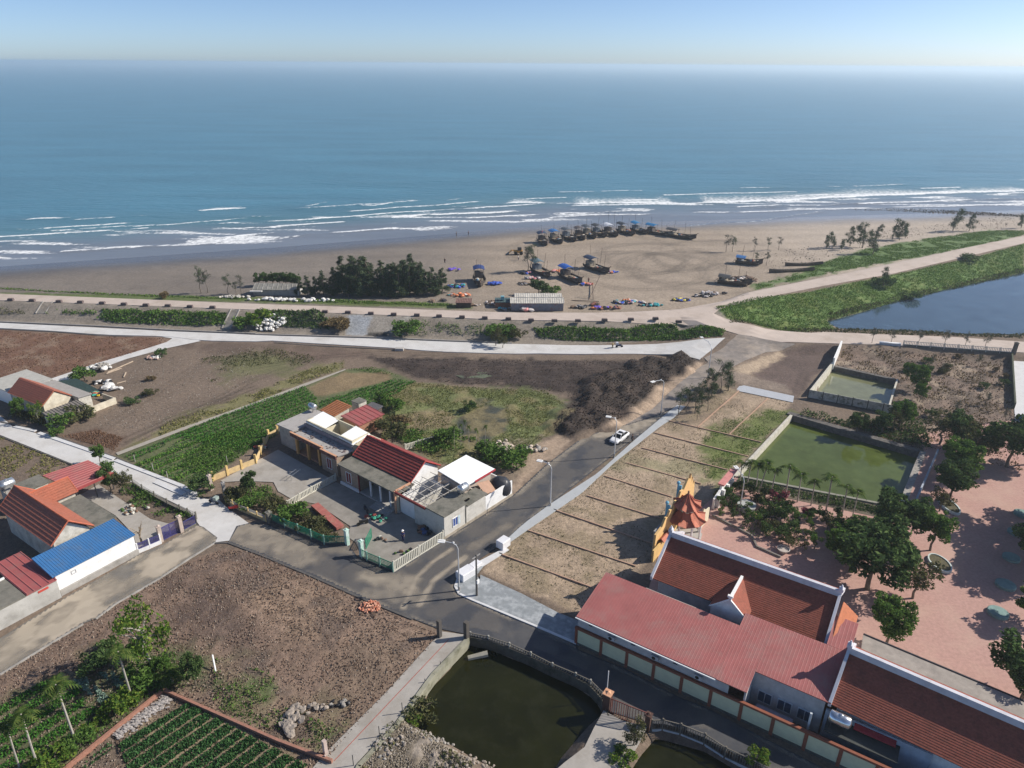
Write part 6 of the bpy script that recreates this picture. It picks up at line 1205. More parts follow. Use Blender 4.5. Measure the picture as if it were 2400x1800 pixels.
# ------------------------------------------------------------------ boats
hullm = M('dark_hull', (.075, .062, .055), var=.3, scale=2, stain=((.14, .11, .08), .6, 1.5)); deckm = M('boat_deck', (.30, .25, .19), var=.35, scale=2, stain=((.4, .3, .2), .6, 2))
BL = {}
def boat(label, p, ang, canopy, L=8.5, col=hullm, flag=None, gear=(.35, .28, .2), mast=3.5, cab=2.3, low=False, seed=0):
    t = thing('fishing_boat', label, 'fishing boat', p, 0, 'fishing boats drawn up on the beach'); f = Fr(p.x, p.y, ang, p.z - .05); L *= .82; rd = random.Random(seed)
    S = []; n = 9; N = 9
    m = MB(); k = []; 
    for i in range(n):
        u = i / (n - 1); x = (u - .5) * L; w_ = 1.35 * (1 - max(0, (u - .45) / .55) ** 2.2) * (.82 + .18 * min(1, u * 3)); w_ = max(w_, .06); top = .95 + .75 * max(0, (u - .5) * 2) ** 2 + .15 * max(0, (.3 - u)); keel = .05 + .55 * max(0, (u - .8) / .2) ** 2
        for (a, b) in ((-1, top), (-.93, top * .6 + keel * .4), (-.6, keel + .12), (0, keel), (.6, keel + .12), (.93, top * .6 + keel * .4), (1, top)): k.append(f(x, a * w_, b))
        k += [f(x, w_ * .86, top - .04), f(x, w_ * .8, top - .4), f(x, -w_ * .8, top - .4), f(x, -w_ * .86, top - .04)]
    c = 11; fs = [(i * c + j, (i + 1) * c + j, (i + 1) * c + (j + 1) % c, i * c + (j + 1) % c) for i in range(n - 1) for j in range(c)] + [tuple(range(c)), tuple(range(n * c - 1, n * c - 1 - c, -1))]
    m.add(k, fs); m.build('hull', col, t)
    m = MB()
    for i in range(6): x = -L * .36 + i * L * .13; m.box(f, x, x + L * .1, -.85, .85, .6, .66)
    m.build('deck', deckm, t)
    m = MB(); m.box(f, -L * .42, -L * .22, -.8, .8, .66, cab * .62 if low else cab * .75); m.build('wheelhouse', M('cabin_%d' % (seed % 3), [(.12, .10, .09), (.3, .26, .2), (.2, .22, .24)][seed % 3], var=.2), t)
    for y in (-1, 1):
        MB().tube([f(-L * .46, y * .95, .9), f(-L * .46, y * .95, cab)], .04, 4).build('canopy_post', darkmetal, t)
        MB().tube([f(-L * .18, y * .95, .9), f(-L * .18, y * .95, cab)], .04, 4).build('canopy_post', darkmetal, t)
    m = MB(); kk = []
    for i in range(5):
        for j in range(2): kk.append(f(-L * .5 + j * L * .36, -1.15 + i * .575, cab + .32 * math.sin(math.pi * i / 4) + (.12 if j == 0 else 0)))
    m.add(kk + [v - Vector((0, 0, .06)) for v in kk], [(2 * i, 2 * i + 1, 2 * i + 3, 2 * i + 2) for i in range(4)] + [(10 + 2 * i, 10 + 2 * i + 2, 10 + 2 * i + 3, 10 + 2 * i + 1) for i in range(4)] + [(0, 10, 11, 1), (8, 9, 19, 18)] + [(2 * i, 2 * i + 2, 12 + 2 * i, 10 + 2 * i) for i in range(4)] + [(2 * i + 1, 11 + 2 * i, 13 + 2 * i, 2 * i + 3) for i in range(4)])
    m.build('canopy', M('canopy_%d' % (hash(canopy) % 9999), canopy, rough=.5, var=.12, scale=2), t)
    for (x, h) in ((L * .1, mast), (-L * .3, mast * .8 + cab * .4), (L * .3, mast * .7)): MB().tube([f(x, rd.uniform(-.3, .3), .7), f(x + rd.uniform(-.4, .4), rd.uniform(-.5, .5), .7 + h)], .035, 4).build('mast', wood, t)
    for i in range(5): g = [gear, (.35, .12, .08), (.1, .2, .3), (.55, .5, .42), (.1, .09, .08)][(seed + i) % 5]; MB().blob(f(rd.uniform(-.1, .32) * L, rd.uniform(-.5, .5), .85), (rd.uniform(.3, .7), rd.uniform(.25, .5), rd.uniform(.15, .35)), 7, 4, .3, rd).build('net_heap', M('gear_%d' % ((seed + i) % 5 + (0 if gear == (.35, .28, .2) else 10)), g, var=.4, scale=5), t)
    m = MB(); m.tube([f(-L * .5, .2, 1.0), f(-L * .62, .25, .2)], .05, 5); m.tube([f(L * .49, 0, 1.5), f(L * .56, 0, 2.0)], .07, 5); m.build('rudder_and_stem', wood, t)
    t.scale = (1.5, 1.5, 1.5)
    if flag: m = MB(); m.tube([f(-L * .4, 0, cab), f(-L * .4, 0, cab + 2.2)], .03, 4); m.build('flagpole', wood, t); m = MB(); m.slab([f(-L * .4, .02, cab + 2.15), f(-L * .5, .25, cab + 2.1), f(-L * .5, .3, cab + 1.6), f(-L * .4, .02, cab + 1.6)], .02); m.build('flag', M('red_flag', flag), t)
    return t
navy = (.035, .05, .09); blue = (.03, .14, .36); gry = (.10, .11, .12)
rows = [('leftmost boat of the far row with navy canopy and red flag', 285, 325, -62, navy, 7.6, dict(flag=(.7, .05, .04), gear=(.5, .38, .3))),
 ('boat with bright blue canopy, second from left in the far row', 450, 300, -55, blue, 8.5, {}),
 ('boat with dark grey canopy, third from left in the far row', 610, 275, -52, gry, 8.5, {}),
 ('narrow boat with brown gear, fourth from left in the far row', 745, 258, -62, (.12, .10, .09), 7.8, dict(gear=(.45, .33, .25))),
 ('boat with charcoal canopy, fifth from left in the far row', 862, 238, -55, gry, 8.5, {}),
 ('boat with dark canopy and cluttered deck, sixth from left in the far row', 985, 222, -50, (.07, .07, .07), 8, {}),
 ('boat with pale canopy and tall mast, middle of the far row', 1125, 215, -52, (.62, .64, .68), 8.2, dict(mast=5.5, gear=(.55, .45, .38))),
 ('boat with black canopy just right of the pale canopied one', 1310, 200, -45, (.05, .055, .06), 8.5, {}),
 ('boat with light blue canopy and white cabin, third from right in the far row', 1478, 188, -48, (.04, .2, .4), 8.3, {}),
 ('longer boat with blue canopy, second from right in the far row', 1710, 212, -40, (.03, .17, .36), 9.6, {}),
 ('rightmost boat of the far row with low flat dark canopy', 1985, 252, -35, (.06, .06, .065), 10, dict(low=True, cab=1.9)),
 ('boat with grey teal canopy nearest the round green bush', 262, 700, -50, (.10, .15, .17), 9, dict(mast=4)),
 ('boat with deep blue canopy beside the orange nets', 630, 775, -47, (.02, .09, .36), 9.4, dict(mast=4)),
 ('boat with navy canopy standing alone on the middle of the sand', 950, 655, -42, navy, 9.4, dict(mast=4.5))]
for i, (lb, x, y, a, cn, L, kw) in enumerate(rows): boat(lb, W('V', x, y), a - (15 if i not in (9, 10) else 4), cn, L, seed=i, **kw)
boat('boat with blue box canopy pointing at the road beside the grove', W('C', 88, 790), -84, (.03, .05, .16), 8.6, seed=15, cab=2.6, gear=(.4, .2, .15))
boat('old dark boat among driftwood by the right arm of the road', W('D', 210, 640), -25, (.06, .06, .06), 8, seed=16, low=True, cab=1.5); boat('dark boat with blue tarp among the thin trees', W('D', 310, 500), -25, (.05, .15, .35), 7, seed=17, low=True, cab=1.5)
def bare_hull(label, a, b, w_=.9):
    p, q = W('D', *a), W('D', *b); t = thing('old_hull', label, 'boat hull', p); d = q - p; L = d.length; f = Fr(p.x, p.y, math.degrees(math.atan2(d.y, d.x)), min(p.z, q.z)); m = MB(); k = []
    for i in range(9):
        u = i / 8; ww = w_ * math.sin(math.pi * (.06 + .88 * u)) ** .6; zt = .75 + .5 * (2 * u - 1) ** 2
        k += [f(u * L, -ww, zt), f(u * L, -ww * .6, .1), f(u * L, ww * .6, .1), f(u * L, ww, zt), f(u * L, ww * .85, zt - .05), f(u * L, ww * .5, .3), f(u * L, -ww * .5, .3), f(u * L, -ww * .85, zt - .05)]
    m.add(k, [(i * 8 + j, (i + 1) * 8 + j, (i + 1) * 8 + (j + 1) % 8, i * 8 + (j + 1) % 8) for i in range(8) for j in range(8)] + [tuple(range(8)), tuple(range(71, 63, -1))]); m.build('hull', hullm, t)
    for i in range(4): bx(t, 'thwart', wood, f, L * (.2 + .18 * i), L * (.2 + .18 * i) + .2, -w_ * .7, w_ * .7, .6, .66)
bare_hull('long dark empty hull, nearer one of two beside the right road', (450, 558), (760, 545)); bare_hull('long brown empty hull, farther one of two beside the right road', (560, 512), (820, 505), .8)
def loader():
    p = W('C', 395, 540); t = thing('loader', 'small orange wheel loader standing on the sand', 'loader', p); f = Fr(p.x, p.y, 5, p.z); om = M('orange_paint', (.55, .28, .06), stain=((.25, .14, .07), .7, 2))
    bx(t, 'body', om, f, -.2, 2.6, -.8, .8, .7, 1.5); bx(t, 'cabin', M('dark_cab', (.06, .055, .05)), f, .9, 2.2, -.7, .7, 1.52, 2.5); m = MB()
    for y in (-.6, .6): m.tube([f(.2, y, 1.3), f(-1.2, y, 1.5), f(-2.4, y, .5)], .12, 5)
    m.tube([f(-1.9, -.6, .95), f(-1.9, .6, .95)], .06, 5); m.build('boom', om, t)
    m = MB(); m.hexa([f(-3.2, -1, 0.05), f(-2.3, -1, .05), f(-2.3, 1, .05), f(-3.2, 1, .05)], [f(-2.9, -1, .2), f(-2.2, -1, .8), f(-2.2, 1, .8), f(-2.9, 1, .2)]); m.build('bucket', darkmetal, t)
    for x in (.2, 2.1):
        for y in (-.95, .95): wheel(t, f(x, y, .6), f.y, .6, .4)
loader()
# beach sheds
t = thing('beach_shed', 'long pale shed with two tier corrugated roof beside the dike road', 'shed', W('C', 580, 1010)); p = W('C', 362, 1032); f = Fr(p.x, p.y, 1, max(p.z, 1.5))
walls(f, 0, 14, .3, 4.6, 2.2, .12).build('wall', M('shed_side', (.2, .22, .26), stain=((.25, .08, .06), .7, .5)), t); rs = M('pale_roofing', (.56, .53, .47), stain=((.33, .31, .27), .7, .8))
MB().roof(f(-.3, 0, 2.2), f(14.2, 0, 2.2), f(14.2, 2.6, 3.0), f(-.3, 2.6, 3.0), ribs=.6).build('roof', rs, t); MB().roof(f(.9, 2.5, 3.1), f(13.8, 2.5, 3.1), f(13.8, 5.2, 3.4), f(.9, 5.2, 3.4), ribs=.6).build('upper_roof', rs, t)
t = thing('beach_hut', 'low grey roofed hut with white end between the grove and the dike road', 'hut', W('B', 150, 345)); p = W('A', 2190, 345); f = Fr(p.x, p.y, 0, p.z - .1)
walls(f, 0, 12.2, .3, 4.2, 1.9, .12).build('wall', M('grey_hut_wall', (.3, .29, .27), var=.2), t); MB().roof(f(-.3, 0, 1.9), f(12.4, 0, 1.9), f(12.2, 2.2, 3.2), f(0, 2.2, 3.2), ribs=1.4).roof(f(-.3, 4.6, 1.9), f(12.4, 4.6, 1.9), f(12.2, 2.2, 3.2), f(0, 2.2, 3.2)).build('roof', M('grey_thatch', (.24, .23, .20), stain=((.4, .38, .34), .7, .7), var=.2), t)
bx(t, 'awning', M('whitish_tarp', (.6, .58, .55), var=.1), f, -.6, 2.8, -.9, -.1, 1.5, 1.75); bx(t, 'end_sheet', M('whitish_tarp', (.6, .58, .55)), f, 12.41, 13.0, .4, 4, .2, 1.6)
t = thing('beach_shed', 'small rusty roofed shed at the right end of the grove', 'shed', W('B', 1800, 440)); p = W('B', 1730, 448); f = Fr(p.x, p.y, 0, p.z); walls(f, 0, 4, 0, 2.6, 1.5, .1).build('wall', M('dark_shed', (.07, .055, .05)), t); MB().roof(f(-.2, -.3, 1.55), f(4.2, -.3, 1.55), f(4.2, 2.8, 1.9), f(-.2, 2.8, 1.9), ribs=.4).build('roof', M('rusty_sheet', (.2, .12, .10), var=.3), t)
t = thing('beach_shed', 'small teal topped shed left of the long pale shed', 'shed', W('C', 290, 1000)); p = W('C', 225, 1000); f = Fr(p.x, p.y, 0, p.z); walls(f, 0, 4.2, 0, 2.6, 1.6, .1).build('wall', M('rust_wall', (.25, .12, .08), var=.3), t); MB().roof(f(-.2, -.3, 1.65), f(4.4, -.3, 1.65), f(4.4, 2.8, 2.0), f(-.2, 2.8, 2.0), ribs=.4).build('roof', M('dark_teal', (.08, .13, .14), var=.3), t); bx(t, 'tank', M('teal_box', (.2, .42, .46)), f, 1.4, 2.4, .6, 1.5, 2.0, 3.0)
# heaps
def heap(name, label, cat, c, n, sx, sy, size, mats, part, flat=.6, h=.0, seed=0, jit=.3):
    rd = random.Random(seed + int(c.x * 7)); t = thing(name, label, cat, c); cache = []
    for i in range(n):
        a, r = rd.uniform(0, 6.28), rd.random() ** .6; x, y = c.x + sx * r * math.cos(a), c.y + sy * r * math.sin(a); s = size * rd.uniform(.55, 1.3)
        if i < 6: o = MB().blob((0, 0, 0), (1, .8, flat), 7, 5, jit, rd).build(part, mats[i % len(mats)], None); o.parent = t; cache.append(o)
        else:
            o = cache[rd.randrange(6)].copy(); COL.objects.link(o); o.parent = t
        o.location = Vector((x, y, gz(x, y) + h * (1 - r) + s * flat * .35)) - c; o.rotation_euler = (rd.uniform(-.3, .3), rd.uniform(-.3, .3), rd.uniform(0, 6.28)); o.scale = (s, s, s)
    return t
sackm = M('white_sack', (.66, .65, .62), var=.2, scale=2); grk = M('grey_rock', (.30, .28, .25), var=.25)
heap('sack_heap', 'big heap of white sacks in the hedge beside the dike steps', 'sacks', W('B', 110, 590), 60, 4.3, 3.0, .55, [sackm], 'sack', .6, 1.0)
heap('sack_heap', 'row of white sacks below the grey beach hut', 'sacks', W('B', 130, 385), 40, 6.5, .9, .6, [sackm], 'sack', .5); heap('sack_heap', 'row of white sacks at the left end of the grove', 'sacks', W('B', 480, 392), 22, 6, .8, .6, [sackm], 'sack', .5)
heap('rock_heap', 'pale rocks beside the dike road left of the beach hut', 'rocks', W('A', 2040, 362), 24, 5, .8, .55, [M('pale_rock', (.5, .47, .42), var=.2)], 'rock', .5)
heap('sack_heap', 'heap of grey and white sacks at the lane by the green shade net', 'sacks', W('A', 860, 985), 30, 2.6, 2.0, .6, [sackm, grk], 'sack', .6, .5); heap('tarpaulin_heap', 'crumpled white tarpaulin on the bare field', 'tarpaulin', W('A', 985, 1145), 10, 1.8, 1.1, .9, [sackm], 'fold', .35); heap('tarpaulin_heap', 'dark tarpaulin bundle behind the white one', 'tarpaulin', W('A', 880, 1105), 12, 1.8, .7, .7, [dark, sackm], 'fold', .4)
heap('rock_heap', 'pinkish rubble stones at the upper end of the lane', 'rubble', W('A', 1330, 885), 22, 1.8, .9, .35, [M('pink_rock', (.5, .36, .3), var=.2), sackm], 'stone'); heap('scrap_heap', 'coloured scrap and green sheet inside the pen', 'scrap', W('A', 800, 1200), 14, 2.2, 1, .5, [M('teal_sheet', (.06, .4, .33)), M('red_scrap', (.4, .1, .06)), dark, M('yellow_scrap', (.7, .5, .03))], 'scrap', .4)
heap('rock_heap', 'light boulders on the weedy ground beside the asphalt road', 'rocks', W('G', 1030, 165), 18, 2.3, 2.4, .6, [M('light_boulder', (.52, .44, .36), var=.2)], 'boulder', .6, .4); heap('rock_heap', 'smaller grey boulders near the edge of the asphalt road', 'rocks', W('G', 1310, 205), 16, 1.8, 1.6, .4, [M('light_boulder', (.5, .44, .36)), grk], 'boulder')
heap('rubble_heap', 'broken concrete slabs at the corner of the gravel lot', 'rubble', W('K', 700, 1250), 34, 1.4, 2.0, .42, [M('slab_rubble', (.31, .265, .22), var=.35, scale=3)], 'slab', .3, .5, jit=.35); heap('rubble_heap', 'dark stones beside the broken concrete slabs', 'rubble', W('K', 1090, 1110), 16, 1.1, .6, .22, [grk, dark], 'stone'); heap('rubble_heap', 'light rubble pieces behind the broken slabs', 'rubble', W('K', 900, 1150), 12, .9, .5, .28, [M('slab_rubble', (.45, .4, .35))], 'stone')
heap('rubble_heap', 'stony bank of pale rubble on the near shore of the dark pond', 'rubble', W('K', 1900, 1400), 80, 2.4, 1.1, .16, [M('slab_rubble', (.42, .37, .32)), grk], 'stone'); heap('rubble_heap', 'dense pale rubble at the bottom corner of the dark pond', 'rubble', W('L', 150, 1590), 90, 3.2, 1.5, .17, [MATS['slab_rubble']], 'stone'); heap('rubble_heap', 'scattered stones in the weedy corner below the concrete path', 'rubble', W('K', 1520, 1480), 50, 1.8, 1.4, .18, [MATS['slab_rubble'], grk], 'stone'); heap('rubble_heap', 'few pale stones at the railing end of the pond', 'rubble', W('K', 2120, 760), 14, .5, .9, .25, [MATS['slab_rubble']], 'stone')
p = W('L', 175, 790); q = W('L', 345, 745); MB().tube([Vector((p.x, p.y, -1.2)), Vector((q.x, q.y, -.9))], [.3, .38], 7).build('broken_pipe', M('pipe_conc', (.35, .33, .27)), None, label='broken concrete pipe lying in the corner of the dark pond', cat='pipe')
# brick pile
def bricks():
    c = W('K', 1352, 268); t = thing('brick_pile', 'loose pile of red bricks beside the road', 'bricks', c); rd = random.Random(3); bm1 = M('red_brick', (.52, .2, .12), var=.25, scale=3); proto = []
    for i in range(98):
        a, r = rd.uniform(0, 6.28), rd.random() ** .55; x, y = 1.35 * r * math.cos(a), 1.05 * r * math.sin(a)
        if i < 2: o = MB().box(ID, -.17, .17, -.09, .09, -.06, .06).build('brick', [bm1, M('pale_brick', (.6, .32, .22), var=.2)][i], None); o.parent = t; proto.append(o)
        else: o = proto[rd.randrange(2)].copy(); COL.objects.link(o); o.parent = t
        o.location = (x, y, .06 + .55 * (1 - r) * rd.random()); o.rotation_euler = (rd.uniform(-.8, .8), rd.uniform(-.8, .8), rd.uniform(0, 6.28))
bricks()
def ash():
    a, b = W('J', 1000, 1390), W('J', 1460, 1055); rd = np.random.default_rng(4); n = 500; u = rd.random(n); off = rd.normal(0, .35, n); d = (b - a); L = math.hypot(d.x, d.y); nx, ny = -d.y / L, d.x / L
    m = MB(); r = random.Random(5)
    for i in range(n): x = a.x + d.x * u[i] + nx * off[i]; y = a.y + d.y * u[i] + ny * off[i]; s = r.uniform(.05, .16); m.blob((x, y, .05 + .25 * math.exp(-(off[i] / .35) ** 2) * r.random()), (s * 1.6, s, s * .5), 5, 3, .3, r)
    m.build('ash_rubble', M('ash', (.36, .33, .31), var=.5, scale=5), None, kind='stuff', label='strip of pale ash and rubble inside the brick wall', cat='rubble')
ash()
heap('yard_clutter', 'buckets, cloth and scrap in the yard near the front steps', 'household clutter', W('F', 1400, 800), 16, 1.6, 1.0, .3, [M('clutter_green', (.05, .3, .2)), dark, M('clutter_pale', (.5, .48, .42)), M('clutter_red', (.35, .08, .06))], 'item')
heap('yard_clutter', 'small items and pots by the gate inside the yard', 'household clutter', W('F', 1440, 980), 9, .9, .8, .25, [dark, M('clutter_pale', (.5, .48, .42)), M('clutter_brown', (.2, .12, .08))], 'item')
heap('yard_clutter', 'dark baskets and tools in the shade by the annex wall', 'household clutter', W('F', 1850, 900), 16, 1.4, 1.1, .4, [dark, M('clutter_blue', (.06, .1, .22)), M('clutter_brown', (.2, .12, .08))], 'item')
heap('yard_clutter', 'plant pots and tubs along the inside of the cream baluster fence', 'household clutter', W('F', 1700, 1100), 14, 2.2, .6, .28, [M('clutter_brown', (.2, .12, .08)), dark, M('clutter_leaf', (.06, .12, .03))], 'item')
heap('yard_clutter', 'laundry and boxes along the yellow wall in the shade', 'household clutter', W('F', 420, 190), 10, 1.5, .5, .3, [M('clutter_red', (.35, .08, .06)), dark, M('clutter_pale', (.5, .48, .42))], 'item')
heap('yard_clutter', 'flower pots in the yard beside the orange roofed house', 'household clutter', W('E', 1150, 720), 20, 2.4, 1.4, .28, [M('clutter_brown', (.2, .12, .08)), M('clutter_leaf', (.06, .12, .03)), M('clutter_pale', (.5, .48, .42))], 'item')
# nets and tarps on the beach
netc = {'blue': (.06, .12, .5), 'purple': (.16, .1, .5), 'orange': (.7, .25, .12), 'teal': (.05, .35, .38), 'pink': (.65, .3, .3), 'grey': (.25, .24, .24), 'dark': (.04, .04, .045), 'pale': (.6, .55, .52), 'yellow': (.65, .55, .12), 'rust': (.28, .12, .08), 'brown': (.2, .14, .1)}
def nh(label, c, pt, n, sx, sy, cols, size=.6): heap('net_heap', label, 'fishing nets', W(c, *pt), n, sx, sy, size, [M('net_' + k, netc[k], var=.3, scale=3) for k in cols], 'net', .4, .2)
nh('blue net spread beside the box canopy boat', 'C', (215, 800), 12, 2.2, .7, ['blue'], .7); nh('purple net laid in a line beside the grove', 'B', (1710, 120), 12, 2.2, 1.6, ['purple'], .6)
nh('teal and blue net heap at the right end of the grove', 'B', (1730, 265), 20, 2.8, 1.6, ['teal', 'blue', 'dark']); nh('rust and orange gear heap behind the small rusty shed', 'B', (1750, 345), 22, 3.2, 1.6, ['rust', 'orange', 'pale', 'teal']); nh('dark gear heap in front of the grove', 'B', (1570, 392), 10, 2.6, .7, ['dark', 'brown'])
nh('pink and orange nets between two boats', 'C', (755, 690), 14, 1.8, 1.5, ['orange', 'pink', 'dark']); nh('blue and pink net trail beside the lone navy canopied boat', 'C', (1245, 700), 12, 2.4, .9, ['blue', 'orange', 'pale']); nh('orange nets at the bow of the deep blue canopied boat', 'C', (1010, 805), 16, 2.0, 1.4, ['orange', 'pink', 'dark', 'blue'])
nh('blue and dark nets by the thin tree', 'C', (500, 705), 14, 2.0, 1.2, ['blue', 'dark', 'pink']); nh('pale pink net spread left of the grey teal canopied boat', 'C', (545, 750), 12, 2.2, 1.3, ['pale', 'pink', 'grey']); nh('dark driftwood pile above the round bush', 'C', (480, 800), 14, 2.4, 1.2, ['dark', 'grey', 'brown'], .5)
nh('white and pink tarp folded at the road edge by the long shed', 'C', (480, 1030), 9, 1.8, .8, ['pale', 'pink'], .9); nh('teal and pink gear left of the long pale shed', 'C', (320, 1020), 10, 2.6, .6, ['teal', 'pale', 'grey']); nh('brown boards and gear near the small teal topped shed', 'C', (200, 965), 12, 2.2, 1.2, ['brown', 'rust', 'pale'])
nh('dark mesh cages right of the long pale shed', 'C', (950, 1000), 18, 2.4, 1.0, ['dark', 'grey', 'brown']); nh('colourful heap of nets beside the road bend', 'C', (1380, 960), 46, 4.6, 2.2, ['teal', 'blue', 'pink', 'dark', 'orange', 'pale']); nh('purple and rust nets at the road edge', 'C', (1180, 1010), 30, 4.2, .9, ['purple', 'rust', 'dark', 'orange']); nh('teal and white nets along the road bend', 'C', (1560, 985), 24, 3.4, .8, ['teal', 'dark', 'pale'])
nh('dark and yellow net heap along the curving road', 'C', (1820, 940), 22, 2.6, 1.0, ['dark', 'yellow', 'blue']); nh('row of black and pale sacks beside the curving road', 'C', (2010, 905), 22, 3.4, .9, ['dark', 'pale', 'dark']); nh('black driftwood and scrap at the left end of the driftwood pile', 'D', (60, 705), 26, 4.0, 1.4, ['dark', 'brown', 'pale']); nh('dark wreckage pile with pale boards beside the right road', 'D', (260, 610), 36, 4.6, 3.2, ['dark', 'brown', 'grey', 'pale'], .8)
nh('orange wooden frames near the blue pillar of the long shed', 'C', (1080, 975), 8, 1.2, .8, ['rust', 'brown']); nh('pale boards on the sand beside the grove', 'B', (1880, 430), 10, 2.2, .6, ['pale', 'brown'])
m = MB(); a, b = W('C', 1030, 935), W('C', 1110, 800); m.tube([a, b + Vector((0, 0, .0)) + Vector((1.0, 3, 2.2))], .12, 5); m.tube([W('C', 1070, 935), W('C', 1060, 900) + Vector((0, 0, 3.4))], .1, 5); m.tube([W('C', 880, 935), W('C', 1120, 960) + Vector((0, 0, .5))], .1, 5); m.build('timber_tripod', wood, None, label='crossed timber poles on the sand right of the long shed', cat='timber')
for (a, b, lb) in (((930, 1010), (1150, 915), 'upper long pale pole lying beside the white sacks'), ((920, 1020), (1050, 975), 'lower long pale pole lying beside the white sacks'), ((1070, 1050), (1090, 1010), 'short plank lying on the bare field'), ((1010, 1105), (1090, 1085), 'wide board beside the crumpled white tarpaulin')): p, q = W('A', *a), W('A', *b); MB().tube([p + Vector((0, 0, .12)), q + Vector((0, 0, .15))], .12, 4).build('plank', M('pale_timber', (.5, .4, .3)), None, label=lb, cat='plank')
p = W('B', 1240, 815); MB().box(Fr(p.x, p.y, -3), -1, 1, -.5, .5, 0, .6).build('concrete_box', litcon, None, label='small open concrete box beside the white road', cat='concrete box')
m = MB(); m.blob(W('F', 1000, 820) + Vector((0, 0, .2)), (.1, .1, .1)); 
a, b = W('F', 880, 700), W('F', 1100, 895); f = Fr(a.x, a.y, math.degrees(math.atan2(b.y - a.y, b.x - a.x))); m = MB(); m.box(f, 0, (b - a).length, -.6, .6, .3, .7); m.build('red_cover', M('dusty_red_cover', (.36, .12, .10), stain=((.4, .3, .2), .5, 1)), None, label='long dusty red sheet over a planting bed', cat='cover')
# ================================================================== TREES AND PLANTS
L_cas = leafmat('casuarina_leaf', [(.045, .07, .04), (.075, .105, .055), (.12, .155, .08)], .15)
L_dark = leafmat('dark_leaf', [(.04, .07, .026), (.07, .12, .04), (.13, .19, .065)], .2)
L_mid = leafmat('mid_leaf', [(.045, .095, .022), (.09, .17, .038), (.16, .25, .06)], .25)
L_lime = leafmat('lime_leaf', [(.05, .11, .02), (.10, .18, .03), (.22, .27, .05)], .3)
L_olive = leafmat('olive_leaf', [(.05, .06, .03), (.09, .10, .045), (.15, .14, .06)], .2)
L_grey = leafmat('grey_leaf', [(.07, .08, .06), (.11, .12, .09), (.16, .17, .13)], .15)
L_grass = leafmat('grass_blade', [(.06, .12, .02), (.10, .19, .035), (.18, .25, .06)], .25)
L_crop = leafmat('crop_leaf', [(.04, .13, .025), (.07, .20, .035), (.12, .26, .05)], .25)
L_onion = leafmat('onion_leaf', [(.04, .105, .035), (.06, .15, .05), (.10, .2, .075)], .2)
L_cab = leafmat('cabbage_leaf', [(.12, .2, .15), (.2, .3, .24), (.28, .38, .32)], .15)
L_brown = leafmat('dry_leaf', [(.10, .07, .04), (.16, .12, .06), (.24, .18, .09)], .15)
L_pinkf = leafmat('pink_flower', [(.05, .09, .03), (.35, .08, .12), (.4, .15, .2)], .2)
L_palm = leafmat('palm_leaf', [(.03, .06, .015), (.06, .10, .025), (.12, .15, .04)], .2)
def cards(C, size, elong=1.0, rng=RNG, up=None, tri=False):
    C = np.asarray(C, float); n = len(C); a = rng.normal(size=(n, 3)); b = rng.normal(size=(n, 3))
    if up is not None: a = a * (1 - up) + np.array([0, 0, 1.0]) * up * 2
    a /= np.linalg.norm(a, axis=1)[:, None]; b -= a * (a * b).sum(1)[:, None]; b /= np.linalg.norm(b, axis=1)[:, None]
    s = (np.asarray(size) * rng.uniform(.6, 1.3, n))[:, None]; a = a * s * elong; b = b * s
    v = np.stack([C - a * .9, C + b * .55, C + a, C - b * .55], 1).reshape(-1, 3)
    return v, np.arange(n * 4).reshape(-1, 4)
def crown_mesh(name, clumps, n, size, mat, elong=1.2, seed=1, shell=.55):
    rng = np.random.default_rng(seed); cl = np.array([(x, y, z, r) for x, y, z, r in clumps]); w_ = cl[:, 3] ** 2; k = rng.choice(len(cl), n, p=w_ / w_.sum())
    d = rng.normal(size=(n, 3)); d /= np.linalg.norm(d, axis=1)[:, None]; r = (shell + (1 - shell) * rng.random(n)) ** .7 * cl[k, 3]
    C = cl[k, :3] + d * r[:, None] * np.array([1, 1, .8]); v, f = cards(C, size, elong, rng); return npmesh(name, v, f, mat)
def trunk_mesh(name, h, r, limbs, mat, seed=1, bend=.3):
    rd = random.Random(seed); m = MB(); p = Vector((0, 0, -.1)); pts = [p]
    for i in range(4): pts.append(Vector((rd.uniform(-bend, bend) * (i + 1) / 4, rd.uniform(-bend, bend) * (i + 1) / 4, h * (i + 1) / 4)))
    m.tube(pts, [r, r * .85, r * .7, r * .6, r * .4], 7)
    for e in limbs:
        b = pts[2 + rd.randrange(2)].lerp(pts[3 + rd.randrange(2)], rd.random()); mid = b.lerp(Vector(e[:3]), .5) + Vector((0, 0, .15)); m.tube([b, mid, Vector(e[:3])], [r * .45, r * .3, r * .12], 5)
    me = bpy.data.meshes.new(name); me.from_pydata([tuple(q) for q in m.v], [], m.f); me.materials.append(mat); return me
KIND = {}
